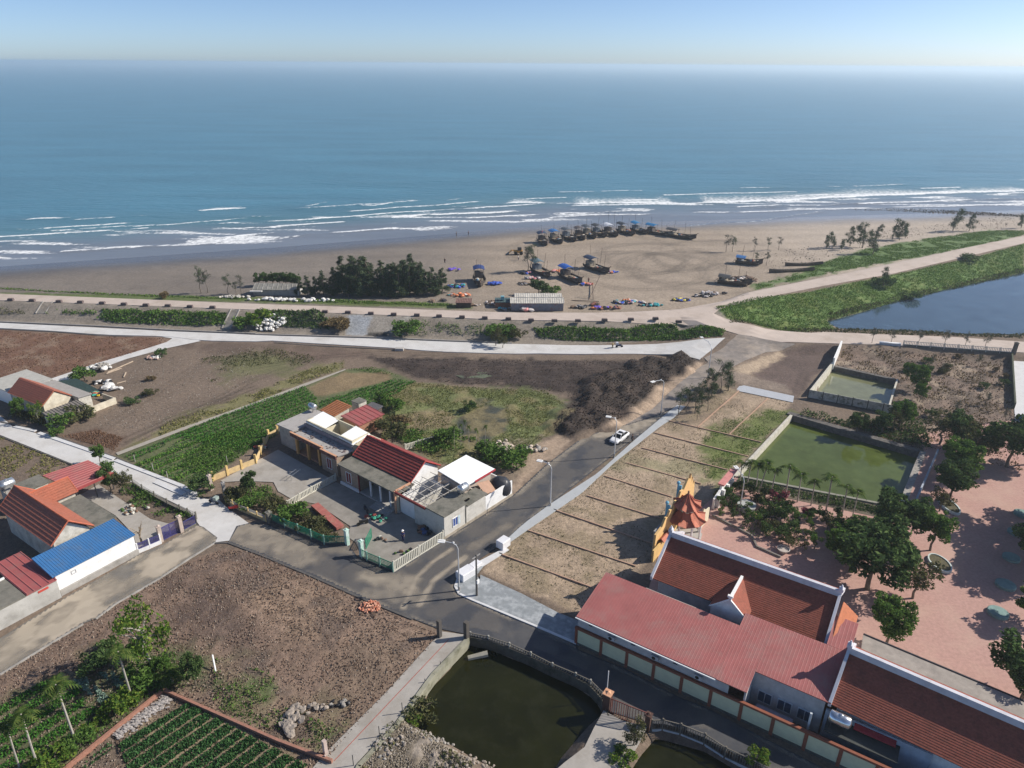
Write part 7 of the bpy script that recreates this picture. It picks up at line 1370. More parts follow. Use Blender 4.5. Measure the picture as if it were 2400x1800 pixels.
def kind(k):
    if k in KIND: return KIND[k]
    base = k.rstrip('0123456789'); sd_ = int(k[len(base):] or 0); rd = random.Random(sd_ * 31 + len(base)); rng = np.random.default_rng(sd_ + 5)
    if base == 'casuarina':     # 8 m
        cl = []; 
        for i in range(34):
            t = .12 + .88 * i / 34; r = 2.3 * (1 - t) ** .7 * rd.uniform(.3, 1.15) + .2; a = rd.uniform(0, 6.28); cl.append((r * .7 * math.cos(a), r * .7 * math.sin(a), 8 * t, .35 + .55 * (1 - t) * rd.uniform(.6, 1.2)))
        v = (trunk_mesh('trunk', 7.6, .13, cl[::4], bark, sd_), crown_mesh('crown', cl, 2400, .09, L_cas, 4, sd_, .05), 8)
    elif base == 'scrawny':     # 6 m thin beach tree
        cl = [(rd.uniform(-1, 1) * .9, rd.uniform(-1, 1) * .9, 6 * rd.uniform(.45, 1.0), rd.uniform(.45, .85)) for i in range(12)]
        v = (trunk_mesh('trunk', 5.6, .09, cl, bark, sd_, .6), crown_mesh('crown', cl, 520, .06, L_grey if sd_ % 2 else L_cas, 5, sd_, .0), 6)
    elif base == 'windswept':   # 6 m casuarina leaning
        cl = [(1.2 * t + rd.uniform(-.9, .9), rd.uniform(-.9, .9), 1.2 + 4.6 * t, rd.uniform(.5, 1.0)) for t in [i / 16 for i in range(17)]]
        v = (trunk_mesh('trunk', 5.4, .13, cl[::3], bark, sd_, .8), crown_mesh('crown', cl, 1300, .075, L_cas, 5, sd_, .0), 6)
    elif base in ('round', 'limetree', 'greytree', 'darktree'):    # 6 m round headed tree, crown radius about 2.6
        cl = [(2.6 * rd.uniform(-.72, .72), 2.6 * rd.uniform(-.72, .72), rd.uniform(2.6, 5.7), rd.uniform(.35, .85)) for i in range(46)]
        cl = [c for c in cl if math.hypot(c[0], c[1]) < 2.3 - .25 * max(0, c[2] - 4.2)] or cl
        m_ = {'round': L_mid, 'limetree': L_lime, 'greytree': L_olive, 'darktree': L_dark}[base]
        v = (trunk_mesh('trunk', 4.2, .17, cl[::3], palebark if base == 'limetree' else bark, sd_, .35), crown_mesh('crown', cl, {'limetree': 1250, 'greytree': 1500}.get(base, 4600), .17, m_, 1.3, sd_, .45), 6)
    elif base == 'bush':        # 1.6 m
        cl = [(rd.uniform(-.8, .8), rd.uniform(-.8, .8), rd.uniform(.35, 1.25), rd.uniform(.3, .5)) for i in range(14)]
        v = (trunk_mesh('stem', .8, .06, cl[::3], bark, sd_, .2), crown_mesh('foliage', cl, 900, .11, [L_mid, L_dark, L_olive, L_lime, L_brown, L_pinkf][sd_ % 6], 1.3, sd_, .4), 1.6)
    elif base == 'bonsai':      # 2 m, cloud pads
        cl = [(rd.uniform(-.7, .7), rd.uniform(-.7, .7), z, rd.uniform(.3, .5)) for z in (.8, 1.0, 1.25, 1.5, 1.7, 1.9)]
        v = (trunk_mesh('stem', 1.6, .09, cl, bark, sd_, .3), crown_mesh('foliage', cl, 800, .09, [L_dark, L_mid, L_dark, L_olive][sd_ % 4], 1.3, sd_, .4), 2)
    elif base == 'bare':        # 3.2 m
        cl = [(rd.uniform(-1.1, 1.1), rd.uniform(-1.1, 1.1), rd.uniform(1.8, 3.2), .1) for i in range(12)]
        v = (trunk_mesh('trunk', 2.2, .16, cl, M('bare_wood', (.3, .24, .17), var=.2), sd_, .4), None, 3.2)
    elif base in ('palm', 'areca', 'coconut'):
        H = {'palm': 7, 'areca': 3.4, 'coconut': 2.2}[base]; r = {'palm': .13, 'areca': .09, 'coconut': .16}[base]; fl = {'palm': 1.7, 'areca': 1.1, 'coconut': 1.9}[base]; nf = {'palm': 14, 'areca': 10, 'coconut': 13}[base]
        m = MB(); lx = rd.uniform(-.4, .4); th = {'palm': H, 'areca': H, 'coconut': .8}[base]; m.tube([(0, 0, -.1), (lx * .3, 0, th * .4), (lx, 0, th)], [r, r * .8, r * .7], 7)
        if base != 'coconut': m.tube([(lx, 0, th), (lx, 0, th + .5)], [r * 1.1, r * .5], 7)
        me = bpy.data.meshes.new('trunk'); me.from_pydata([tuple(q) for q in m.v], [], m.f); me.materials.append(palebark)
        V = []; Fc = []
        for i in range(nf):
            a = 2 * math.pi * i / nf + rd.uniform(-.2, .2); el = rd.uniform(.1, 1.1); ln = fl * rd.uniform(.8, 1.15); prev = None
            for k in range(9):
                t = k / 8; x = ln * t * math.cos(el * (1 - .3 * t)); z = th + .35 + ln * (math.sin(el) * t - .75 * t * t); c = np.array([lx + x * math.cos(a), x * math.sin(a), z]); side = np.array([-math.sin(a), math.cos(a), 0])
                if k:
                    wd = (.30 * math.sin(math.pi * min(.95, t * .9 + .08)) + .05) * (ln / 1.7 + .3)
                    for s in (-1, 1):
                        tip = c + side * s * wd * 1.4 + np.array([0, 0, -.22 * wd * 2]) + (c - prev) * .5; n0 = len(V); V += [prev, c, tip]; Fc.append((n0, n0 + 1, n0 + 2))
                prev = c
        v = (me, npmesh('fronds', np.array(V), np.array(Fc), L_palm), H)
    KIND[k] = v; return v
PART = {'bush': ('stem', 'foliage'), 'bonsai': ('stem', 'foliage'), 'palm': ('trunk', 'fronds'), 'areca': ('trunk', 'fronds'), 'coconut': ('trunk', 'fronds')}
def tree(k, p, h, label, group=None, cat=None, name=None, rz=None, wide=1.0, sink=0):
    base = k.rstrip('0123456789'); tm, cm, H = kind(k); s = h / H; pn = PART.get(base, ('trunk', 'crown'))
    nm = name or {'bush': 'shrub', 'bonsai': 'bonsai', 'palm': 'palm_tree', 'areca': 'palm_tree', 'coconut': 'young_palm', 'casuarina': 'casuarina_tree'}.get(base, 'tree')
    t = thing(nm, label, cat or {'bush': 'shrub', 'bonsai': 'shrub', 'palm': 'palm tree', 'areca': 'palm tree', 'coconut': 'palm tree'}.get(base, 'tree'), (p[0], p[1], (p[2] if len(p) > 2 else gz(p[0], p[1])) - sink), rz if rz is not None else random.uniform(0, 6.28), group)
    t.scale = (s * wide, s * wide, s); put(pn[0], tm, t)
    if cm: put(pn[1], cm, t)
    return t
def T(k, c, x, y, h, label, **kw): return tree(k, W(c, x, y), h, label, **kw)
# grove of casuarinas
G = 'dark casuarina in the dense grove beside the dike road'
for i, (x, y, h) in enumerate([(380, 345, 5), (450, 350, 6), (520, 345, 6.5), (585, 340, 8), (640, 350, 7), (700, 345, 9), (760, 335, 10), (800, 350, 8.5), (860, 340, 10), (900, 350, 9), (960, 340, 10.5), (1010, 350, 9), (1060, 335, 10), (1110, 350, 8.5), (1150, 340, 9.5), (1200, 335, 10), (1240, 350, 9), (1290, 335, 10.5), (1330, 345, 10), (1370, 335, 11), (1420, 345, 9.5), (1470, 335, 10), (1510, 345, 9), (1560, 340, 8.5), (1610, 330, 7.5),
    (560, 290, 6), (680, 280, 8.5), (750, 270, 10), (840, 260, 9), (930, 275, 9.5), (1000, 265, 9), (1090, 275, 8), (1180, 265, 9), (1270, 260, 9.5), (1350, 270, 10), (1430, 260, 8), (1520, 270, 8), (1590, 280, 7)]):
    T('casuarina%d' % (i % 6), 'B', x, y, h * random.uniform(.68, 1.08), G, group='grove of casuarinas', wide=random.uniform(1.1, 1.5))
for i, (c, x, y, h, lb) in enumerate([('A', 1740, 325, 8, 'thin sparse tree alone left of the white rocks'), ('A', 1795, 320, 7, 'second thin sparse tree beside the lone one on the left beach'), ('A', 1975, 335, 6, 'leafy leaning small tree behind the pale rocks'), ('A', 2085, 330, 6, 'dark topped small tree near the hut end'), ('A', 2040, 330, 4, 'short bare tree between the two small trees by the hut'),
    ('C', 505, 690, 9, 'tall thin tree with grey crown left of the grey teal boat'), ('C', 535, 690, 9, 'twin thin tree touching the tall grey crowned one'), ('D', 152, 415, 6.5, 'left one of two bare thin trees on the right beach'), ('D', 195, 415, 6, 'right one of two bare thin trees on the right beach'), ('D', 345, 405, 5, 'small tree left of the leaning pair by the blue tarp boat'), ('D', 440, 405, 5, 'leaning thin tree, left of the pair'), ('D', 515, 400, 5, 'leaning thin tree, right of the pair'), ('D', 360, 495, 4, 'small tree rising beside the blue tarp boat'), ('D', 430, 510, 5, 'thin tree right of the blue tarp boat')]):
    T('scrawny%d' % (i % 4), c, x, y, h, lb)
for i, (x, y, h, lb) in enumerate([(845, 395, 5, 'leftmost dark casuarina of the right group'), (890, 385, 5.5, 'second dark casuarina from the left in the right group'), (1010, 375, 7, 'broad windswept casuarina left of the tallest'), (1095, 385, 9, 'tallest left casuarina of the right group'), (1165, 430, 8, 'dark bushy casuarina nearest the green bank'), (1190, 330, 6, 'far casuarina behind the green bank'), (1300, 330, 8, 'tall forked casuarina in the right group'), (1350, 335, 6.5, 'spreading casuarina right of the forked one'), (1390, 320, 5, 'rightmost casuarina of the right group'),
    (950, 400, 4, 'low casuarina between the left and middle ones'), (1720, 270, 9, 'leaning tall tree at the far right beach'), (1830, 270, 7, 'second leaning tree at the far right beach'), (2190, 250, 6, 'tree at the right edge of the far beach')]):
    T('windswept%d' % (i % 3), 'D', x, y, h, lb)
T('bush1', 'D', 1240, 650, 3.5, 'dark round bush on the green bank below the right road', wide=1.3); T('windswept1', 'D', 1255, 640, 5, 'small pointed tree on the green bank'); T('bush1', 'D', 1840, 480, 2.6, 'dark low bush near the top of the green bank', wide=1.8); T('bush1', 'D', 1420, 740, 2.6, 'dark bush hanging over the blue pond edge', wide=1.6)
T('darktree1', 'C', 600, 890, 4.6, 'round grey green bush behind the long pale shed', wide=1.35); T('bush0', 'C', 700, 890, 3, 'right half of the bush behind the long pale shed', wide=1.4)
T('bush4', 'A', 1430, 372, 2.4, 'brown dry bush on the beach side of the dike road')
for i, (x, y) in enumerate([(30, 240), (90, 235), (150, 232), (210, 235), (260, 235), (310, 240), (350, 250)]): T('darktree%d' % (i % 2), 'B', x, y + 25, 4, 'dense dark bush in the clump left of the casuarina grove', group='dark bushes left of the grove')
# bushes on dike slope and in the village
for lb, c, x, y, k, h, wd in [('yellow green banana like bush beside the white sack heap', 'B', 20, 600, 'bush3', 4, 1.3), ('bush at the left side of the white sack heap', 'A', 2120, 620, 'bush0', 3.5, 1.2), ('brown withered bush mass right of the tall hedge', 'B', 680, 640, 'bush4', 3, 1.9), ('second brown withered bush by the concrete ramp', 'B', 740, 600, 'bush4', 2.2, 1.6),
    ('bright green bush below the concrete ramp wall', 'B', 1300, 680, 'bush0', 4, 1.3), ('green bush left in the row below the guard blocks', 'C', 270, 1270, 'bush0', 4, 1.4), ('yellowish bush beside the green one on the dike foot', 'C', 400, 1260, 'bush2', 3, 1.2),
    ('small dark tree on the white road edge', 'C', 230, 1330, 'greytree1', 4.5, .9), ('pale grey young tree lying over the white road', 'C', 290, 1350, 'greytree2', 3, 1.1),
    ('small dark bush at the upper end of the lane', 'A', 1400, 865, 'bush1', 1.8, 1.2), ('leafy bush against the cream pen wall', 'A', 720, 1420, 'bush2', 3, 1.3), ('bright bush right below the cream pen wall', 'A', 540, 1470, 'bush0', 2.8, 1.2), ('green shrub in the corner by the shade net', 'A', 730, 1075, 'bush0', 3, 1.3), ('low dry bush on the bare field', 'A', 1300, 1080, 'bush4', 1.2, 1.4), ('low green brown bush beside the dark tarpaulin', 'A', 1300, 1200, 'bush2', 1.6, 1.3), ('low dark bush in the bare field below the scrap', 'A', 1150, 1270, 'bush1', 1.3, 1.8),
    ('tall leafy tree hiding the front of the beige gable house', 'A', 180, 1400, 'round2', 4, .8), ('yellow green tree in front of the beige gable house', 'A', 340, 1440, 'limetree2', 4.2, .75), ('small shrub at the road in front of the pen', 'A', 500, 1545, 'bush0', 1.6, 1.2),
    ('small bright tree beside the carport on the village road', 'E', 870, 320, 'round1', 3.4, .8), ('bright shrub under the carport corner', 'E', 925, 385, 'bush0', 1.8, 1), ('large dark tree at the carport corner', 'E', 960, 560, 'darktree1', 4.2, .9), ('grey branched tree right of the dark one', 'E', 1080, 580, 'greytree0', 4, .9), ('bare pruned tree behind the purple pickets', 'E', 1225, 1010, 'bare1', 3.4, 1), ('dark shrub by the brick and white pillar', 'E', 1760, 560, 'bush1', 2.8, 1.1),
    ('dark rounded tree in the yard corner bed', 'F', 330, 590, 'darktree0', 4.2, .7), ('olive shrub left of the dark rounded tree', 'F', 200, 610, 'bush2', 2.4, 1.2), ('green shrub in front of the dark rounded tree', 'F', 330, 680, 'bush0', 1.8, 1.7), ('grey twiggy shrub by the thick dark post', 'F', 540, 720, 'bush2', 2.4, 1.2), ('bright shrub behind the green mesh fence', 'F', 700, 800, 'bush0', 2.6, 1.3), ('olive dry shrub at the right in the mesh fence bed', 'F', 850, 880, 'bush2', 1.8, 1.6), ('yellowish weeds bush at the end of the mesh fence bed', 'F', 980, 960, 'bush2', 1.3, 1.5),
    ('bush near the dark shed behind the maroon roof', 'B', 1080, 1340, 'round0', 4, .8), ('second bush right of the maroon roof', 'B', 1170, 1330, 'bush0', 2.6, 1.4), ('thin dark tree in the weeds beside the wet patch', 'B', 1840, 1340, 'bush1', 2.5, .8), ('weedy bush behind the red gable roof', 'B', 1200, 1560, 'bush2', 2.6, 1.5), ('grey green bush mass behind the unroofed house', 'B', 1050, 1480, 'bush2', 2.8, 1.6), ('brown bush in the weedy yard', 'B', 1250, 1450, 'bush4', 2.0, 1.5),
    ('bright bush above the white metal roof', 'G', 900, 270, 'bush0', 2.8, 1.4), ('bright bush at the road edge by the black tarpaulin', 'G', 1080, 330, 'bush0', 2.8, 1.5), ('green bush right of the small white fence', 'G', 540, 130, 'bush0', 2.8, 1.2), ('low bush near the boulders', 'G', 1180, 260, 'bush0', 1.8, 1.6),
    ('bright green bush at the pond corner of the crop field', 'K', 1800, 1200, 'bush2', 2.0, 1.4), ('yellow bush overhanging the dark pond', 'K', 1740, 1270, 'bush3', 1.2, 1.2), ('straggly dry bush on the landing between the ponds', 'L', 1600, 1500, 'greytree1', 3.8, .75), ('green foot of the straggly bush at the bottom edge', 'L', 1500, 1640, 'bush3', 1.5, 1.4), ('lime bush growing through the right railing', 'M', 470, 1620, 'bush3', 1.6, 1.1)]:
    T(k, c, x, y, h, lb, wide=wd)
# palms and trees in the lower left garden
T('palm1', 'J', 1150, 1085, 6.6, 'tall slim palm beside the cabbage bed'); T('palm2', 'J', 660, 1450, 7.2, 'tall leaning palm in the middle of the lower left field'); T('palm3', 'J', 335, 1665, 6.6, 'palm with bare trunk, right of the corner pair'); T('palm4', 'J', 172, 1662, 5.2, 'palm with orange fruit stalk at the lower left corner')
T('limetree1', 'J', 1315, 830, 8.8, 'lime green tree with pale trunk and open crown', wide=.8); T('darktree2', 'J', 1690, 940, 4.0, 'dark bushy tree with a white pipe at its right', wide=.75); T('coconut1', 'J', 1490, 920, 2.2, 'spiky young palm left of the dark bushy tree')
T('round3', 'J', 1410, 850, 2.6, 'dense green shrub under the lime tree', wide=1.0); T('darktree3', 'J', 1190, 730, 2.6, 'dark shrub behind the slim palm', wide=1.0); T('bush1', 'J', 800, 790, 1.6, 'dark bush at the end of the cabbage bed', wide=1.6); T('bush0', 'J', 1230, 940, 2.2, 'bright shrub beside the brick wall corner', wide=1.5)
T('bush1', 'J', 930, 660, 1.3, 'low dark bush left of the lime tree', wide=1.7); T('bush3', 'J', 1050, 1140, 2.2, 'lime bush at the foot of the slim palm', wide=1.2); T('bush3', 'J', 900, 1250, 1.1, 'lime bush along the brick wall, middle one', wide=1.2); T('bush3', 'J', 790, 1350, 1.1, 'lime bush along the brick wall, lower one', wide=1.2); T('bush0', 'J', 700, 1470, 1.6, 'green bush at the foot of the leaning palm', wide=1.4); T('bush3', 'J', 500, 1600, 1.8, 'lime bush at the bottom edge', wide=1.6)
m = MB(); m.tube([W('J', 1865, 830), W('J', 1850, 750) + Vector((0, 0, 1.2))], .09, 6); m.build('white_pipe', white, None, label='short white pipe leaning at the right of the dark bushy tree', cat='pipe')
# thin trees near the plots
for i, (x, y, h, k) in enumerate([(700, 455, 6, 'scrawny0'), (770, 440, 6, 'scrawny2'), (840, 440, 6.5, 'scrawny1'), (900, 380, 5, 'windswept0'), (990, 300, 6, 'windswept2'), (1060, 260, 7.5, 'scrawny2'), (1130, 240, 5.5, 'windswept1'), (860, 500, 3.6, 'scrawny0'), (950, 420, 4.5, 'scrawny1')]):
    T(k, 'H', x, y, h, 'thin dark tree at the upper end of the plots, %s' % ['leftmost', 'second from left', 'third from left', 'bushy middle one', 'leaning, right of the middle', 'tallest', 'rightmost with drooping crown', 'short one at the divider', 'short one in the middle'][i])
for i, (x, y, h) in enumerate([(610, 190, 5), (665, 170, 5), (735, 200, 5.5), (800, 230, 5.5), (875, 220, 6), (700, 130, 5)]): T('palm%d' % (1 + i % 3), 'G', x, y, h * .8, 'slender palm in the weedy yard beside the wet patch', group='slender palms behind the houses', wide=.45)
# temple trees
for c, x, y, h, k, wd, lb in [('M', 1195, 500, 8.2, 'darktree0', 1.15, 'largest dark tree over the temple garden bed'), ('I', 880, 1500, 6.5, 'darktree1', 1.1, 'dark tree beside the largest one, on its left'), ('I', 1100, 1330, 6.5, 'darktree2', 1.1, 'dark tree filling the upper right of the garden bed'), ('I', 1560, 1010, 6, 'darktree3', .95, 'tree with grey green crown beside the pond bank'), ('I', 1400, 1440, 5.6, 'round1', .85, 'bright edged tree in the white ringed planter'), ('M', 1490, 560, 5.2, 'greytree1', .95, 'leaning tree with flat brownish crown in the lower planter'), ('M', 1320, 850, 5.4, 'round2', .9, 'compact green tree beside the concrete gallery'), ('M', 2190, 1230, 6.5, 'darktree1', 1.1, 'dark tree at the right edge above the hall roof'), ('M', 2260, 700, 5, 'round0', .9, 'tree at the right edge of the pink court'),
    ('I', 2060, 720, 8, 'darktree2', 1.0, 'big dark tree at the top right of the pink court'), ('I', 2230, 700, 7, 'darktree0', 1, 'dark tree at the right edge beside the blue object'), ('I', 1760, 670, 6, 'greytree0', 1.1, 'sparse grey tree above the grey green crowned tree'), ('I', 1480, 520, 5.5, 'greytree2', 1.1, 'sparse tree at the far corner of the green pond'), ('I', 1130, 380, 5.5, 'round3', .8, 'dark green tree behind the far pond wall'), ('I', 980, 430, 4, 'darktree3', .9, 'dark tree in the shade between the two ponds'), ('I', 1280, 60, 5, 'round2', .75, 'round green tree right of the small pond'), ('D', 1400, 1300, 3.6, 'round1', .75, 'small round tree nearest the dark stone wall'), ('I', 1900, 620, 5, 'round1', .8, 'bright tree left of the big dark tree'),
    ('I', 1620, 820, 6, 'round2', 1.0, 'leafy green tree between the pond bank and the big dark tree'), ('I', 1650, 560, 6, 'darktree1', 1.0, 'dark spreading tree at the upper left of the court'), ('I', 760, 420, 3.6, 'darktree2', .9, 'low dark tree in the middle between the two walled ponds'), ('M', 1050, 330, 5.5, 'round0', 1.0, 'leafy tree left of the largest dark tree, above the court'),
    ('I', 1480, 1100, 3.6, 'greytree1', .9, 'low twiggy tree in the upper planter')]:
    T(k, c, x, y, h * 1.08, lb, wide=wd * 1.18)
for i, (x, y, h) in enumerate([(2440, 1180, 9), (2470, 1380, 9), (2520, 1520, 9), (2360, 1650, 8), (2620, 1300, 9)]): tree('darktree%d' % (i % 3), tuple(P0('I', x, y, 0)), h, 'dark tree standing on the pink court beyond the planters', group='trees on the right side of the court', wide=1.25)
for i, (x, y) in enumerate([(2190, 1130), (2140, 1290), (2100, 1510)]): p = W('I', x, y); MB().lathe(p, [(1.1, 0), (1.1, .35), (1.0, .42), (.5, .45)], 20).build('planter_ring', M('teal_ring', (.20, .30, .28), var=.2), None, label='pale teal planter ring on the court, %s of three' % ['farthest', 'middle', 'nearest'][i], cat='planter')
for i, (x, y) in enumerate([(2090, 480), (2040, 660)]): p = W('M', x, y); MB().lathe(p, [(1.2, 0), (1.2, .35), (1.1, .42), (.5, .45)], 20).build('planter_ring', M('teal_ring', (.20, .30, .28), var=.2), None, label='pale teal planter ring near the right edge, %s of two' % ['farther', 'nearer'][i], cat='planter')
for lb, x, y, rx, ry in [('white rimmed oval planter under the bright edged tree', 1480, 1560, 1.3, 2.0), ('white rimmed oval planter along the court edge', 1560, 1060, 1.2, 2.4)]:
    p = W('I', x, y); t = thing('oval_planter', lb, 'planter', p); q = 24; m = MB(); k = []
    for i in range(q): a = 2 * math.pi * i / q; ca, sa = math.cos(a), math.sin(a); k += [p + Vector((rx * ca, ry * sa, 0)), p + Vector((rx * ca, ry * sa, .4)), p + Vector(((rx - .18) * ca, (ry - .18) * sa, .4)), p + Vector(((rx - .18) * ca, (ry - .18) * sa, .1))]
    m.add(k, [(i * 4 + j, ((i + 1) % q) * 4 + j, ((i + 1) % q) * 4 + j + 1, i * 4 + j + 1) for i in range(q) for j in range(3)]); m.build('rim', M('pale_rim', (.55, .62, .6)), t); MB().poly([p + Vector(((rx - .15) * math.cos(a), (ry - .15) * math.sin(a), .3)) for a in [2 * math.pi * i / q for i in range(q)]]).build('soil', M('planter_soil', (.10, .09, .05), var=.4, scale=4), t)
for i, (x, y) in enumerate([(1290, 1085), (1368, 1105), (1402, 1110), (1500, 1135), (1622, 1165), (1728, 1205), (1845, 1235), (1975, 1280), (2112, 1325), (2200, 1345), (1230, 1060)]): T('areca%d' % (i % 4), 'H', x, y, [3.6, 3.4, 3.8, 3.2, 4.2, 3.6, 3.2, 4.4, 3.8, 3.2, 2.8][i] + .9, 'slender feathery palm in the row along the near edge of the green pond', group='palms along the green pond')
# garden bed shrubs
gb = WW('S', (1300, 700), (1400, 560), (1700, 480), (2212, 600)) + WW('I', (60, 1000), (700, 1160), (800, 1250), (760, 1500), (560, 1640)) + WW('H', (2100, 1600), (1800, 1659), (1330, 1500), (1000, 1330), (980, 1200))
gbp = [(p.x, p.y) for p in gb]; rd = random.Random(21); k = 0; pts = []
xs = [p[0] for p in gbp]; ys = [p[1] for p in gbp]
while len(pts) < 48 and k < 6000:
    k += 1; x, y = rd.uniform(min(xs), max(xs)), rd.uniform(min(ys), max(ys))
    if sdist(np.array([x]), np.array([y]), gbp)[0] < -.5 and all(math.hypot(x - a, y - b) > 1.7 for a, b in pts): pts.append((x, y))
potm = M('pot_clay', (.45, .4, .36), var=.15)
for i, (x, y) in enumerate(pts):
    h = rd.uniform(1.2, 2.3); kk = ['bonsai0', 'bonsai1', 'bonsai2', 'bush1', 'bonsai3', 'bush0', 'bonsai4', 'darktree1', 'bush2', 'bonsai5', 'bush1'][i % 11]
    if i in (17, 40, 55): kk = 'bush5'
    if kk == 'darktree1': h += .8
    lab = {'bonsai': 'layered dark green ornamental tree in the temple garden bed', 'bush': 'low rounded shrub in the temple garden bed', 'darktree': 'taller dense ornamental tree in the temple garden bed'}[kk.rstrip('0123456789')]
    if kk == 'bush5': lab = 'pink flowering shrub among the dark bonsais of the temple garden'
    t = tree(kk, (x, y, .25), h, lab, group=lab.split(' in the')[0] + 's of the garden', wide=1.0, name='ornamental_tree' if 'tree' in lab else 'shrub')
for i, (x, y, r) in enumerate([(130, 1450, .9), (160, 980, .5)]): p = W('I', x, y); MB().lathe(p, [(r * .6, 0), (r, .6), (r * .85, .62), (r * .8, .45)], 16).build('plant_pot', potm, None, label=['large round empty planter bowl at the garden edge', 'smaller pale bowl near the pond side of the garden'][i], cat='plant pot')
lowwall(WW('H', (1000, 1330), (1330, 1500)) + WW('M', (480, 230), (640, 300)), .25, .3, M('garden_kerb', (.2, .18, .16)), 'low kerb along the near edge of the temple garden bed', name='garden_kerb')
m = MB(); p = W('D', 2160, 1560); m.blob(p + Vector((.5, -1, .5)), (1.6, .8, .6), 12, 6, .02); m.build('blue_boat_cover', M('bright_blue', (.05, .25, .65)), None, smooth=True, label='bright blue covered thing on the white walkway at the right edge', cat='cover')
# garden of saplings right of the small pond
for i in range(26):
    x, y = rd.uniform(1380, 2100), rd.uniform(1130, 1620); T(['scrawny1', 'bush2', 'scrawny3', 'bush4', 'bush1'][i % 5], 'D', x, y, [3.2, 1.4, 2.6, 1.2, 1.6][i % 5], 'sparse sapling or low bush on the brown garden ground', group='saplings of the brown garden', name='sapling', cat='sapling')
for i, (x, y) in enumerate([(1160, 1045), (1290, 1055), (1480, 1060), (1660, 1065), (1800, 1080), (1940, 1085)]): T('scrawny%d' % (1 + 2 * (i % 2)), 'D', x, y, 4.2, 'young roadside tree by the long picket fence, %s' % ['first from the left', 'second from the left', 'third from the left', 'fourth from the left', 'fifth from the left', 'last'][i])
T('round0', 'D', 1490, 1450, 4, 'round bushy tree in the brown garden right of the small pond', wide=.8); T('greytree2', 'D', 1300, 1650, 4.5, 'dark shaded tree below the small pond corner', wide=.9)

# ------------------------------------------------------------------ undergrowth (uncountable)
def zpoly(c, *pts): return zp(c, *pts)
POOL = zpoly('B', (1750, 1400), (2000, 1290), (2150, 1300), (2180, 1500), (1900, 1659), (1730, 1600))
def scatter(name, label, poly, dens, size, mat, h0=0, h1=.4, elong=1.4, up=.35, nz=None, seed=1, hump=0., cat='plants', clump=3.0, excl=()):
    rng = np.random.default_rng(seed); xs = [p[0] for p in poly]; ys = [p[1] for p in poly]; n = int((max(xs) - min(xs)) * (max(ys) - min(ys)) * dens)
    x = rng.uniform(min(xs), max(xs), n); y = rng.uniform(min(ys), max(ys), n); s = sdist(x, y, poly); keep = s < rng.uniform(-.4, .15, n)
    c = fbm(x, y, clump, 4, seed)
    for e_ in excl: keep &= sdist(x, y, e_) > .5 * (c - .2)
    if nz is not None: keep &= c > nz + rng.uniform(-.04, .04, n)
    x, y, s, c = x[keep], y[keep], s[keep], c[keep]; z = hfun(x, y); top = h0 + (h1 - h0) * np.clip((c - .25) * 2, .1, 1) * (1 if not hump else np.clip(-s / hump, .25, 1))
    z = z + top * rng.random(len(x)) ** .5; v, f = cards(np.stack([x, y, z], 1), size, elong, rng, up)
    return tag(put(name, npmesh(name, v, f, mat)), label, cat, kind='stuff')
H1 = zpoly('A', (890, 460), (1965, 490), (1950, 600), (1700, 610), (970, 580), (840, 545)); scatter('hedge_foliage', 'long dark green hedge on the dike slope', H1, 22, .28, L_mid, .1, 2.0, seed=2, hump=2.2, cat='hedge')
H2 = zpoly('B', (0, 470), (540, 478), (640, 560), (640, 640), (0, 600)); scatter('hedge_foliage', 'dark hedge on the dike slope right of the white sacks', H2, 20, .28, L_dark, .1, 1.9, seed=3, hump=2.2, cat='hedge')
H3 = zpoly('C', (540, 1175), (800, 1165), (1350, 1190), (1600, 1135), (1790, 1150), (1830, 1210), (2000, 1160), (2212, 1195), (2190, 1250), (1900, 1275), (1500, 1288), (900, 1290), (600, 1260)); scatter('hedge_foliage', 'green scrub below the guard blocks near the junction', H3, 22, .28, L_mid, .1, 2.1, seed=4, hump=2.0, cat='hedge')
scatter('scrub', 'low scrub on the stone slope of the dike', zpoly('B', (1230, 560), (2212, 610), (2212, 690), (1230, 690)), 12, .2, L_mid, 0, .9, seed=5, nz=.52, cat='scrub'); scatter('scrub', 'green strip of weeds below the left guard blocks', zpoly('A', (400, 462), (850, 480), (820, 520), (400, 505)), 16, .22, L_mid, 0, .9, seed=6, nz=.42, cat='scrub'); scatter('scrub', 'weeds left of the left dike steps', zpoly('A', (-200, 440), (300, 455), (300, 510), (-200, 520)), 9, .2, L_olive, 0, .7, seed=7, nz=.5, cat='scrub')
scatter('verge_grass', 'green strip of grass on the beach side of the dike road', zpoly('A', (-300, 262), (0, 290), (900, 335), (1450, 360), (2100, 378), (2100, 366), (1400, 345), (400, 300), (0, 278)), 14, .22, L_grass, 0, .5, seed=8, cat='grass'); scatter('verge_grass', 'grass strip between the grove and the dike road', zpoly('B', (330, 398), (1700, 436), (1700, 420), (600, 375), (330, 380)), 14, .22, L_grass, 0, .5, seed=9, cat='grass')
scatter('bank_grass', 'lush green plants covering the pond bank', BANK, 17, .17, L_grass, 0, .55, seed=10, clump=5, cat='grass'); scatter('bank_grass', 'darker weeds along the water edge of the bank', zpoly('D', (860, 900), (1450, 740), (2212, 570), (2212, 530), (1440, 700), (840, 850)), 14, .2, L_olive, 0, .8, seed=11, cat='grass'); scatter('bank_grass', 'green creepers on the beach side of the right road', GRS_R, 12, .18, L_grass, 0, .4, seed=12, nz=.4, cat='grass'); scatter('bank_grass', 'weeds between the blue pond and the branch road', zpoly('D', (180, 905), (900, 975), (2212, 1012), (2212, 985), (900, 945), (180, 880)), 9, .25, L_olive, 0, .5, seed=13, cat='grass')
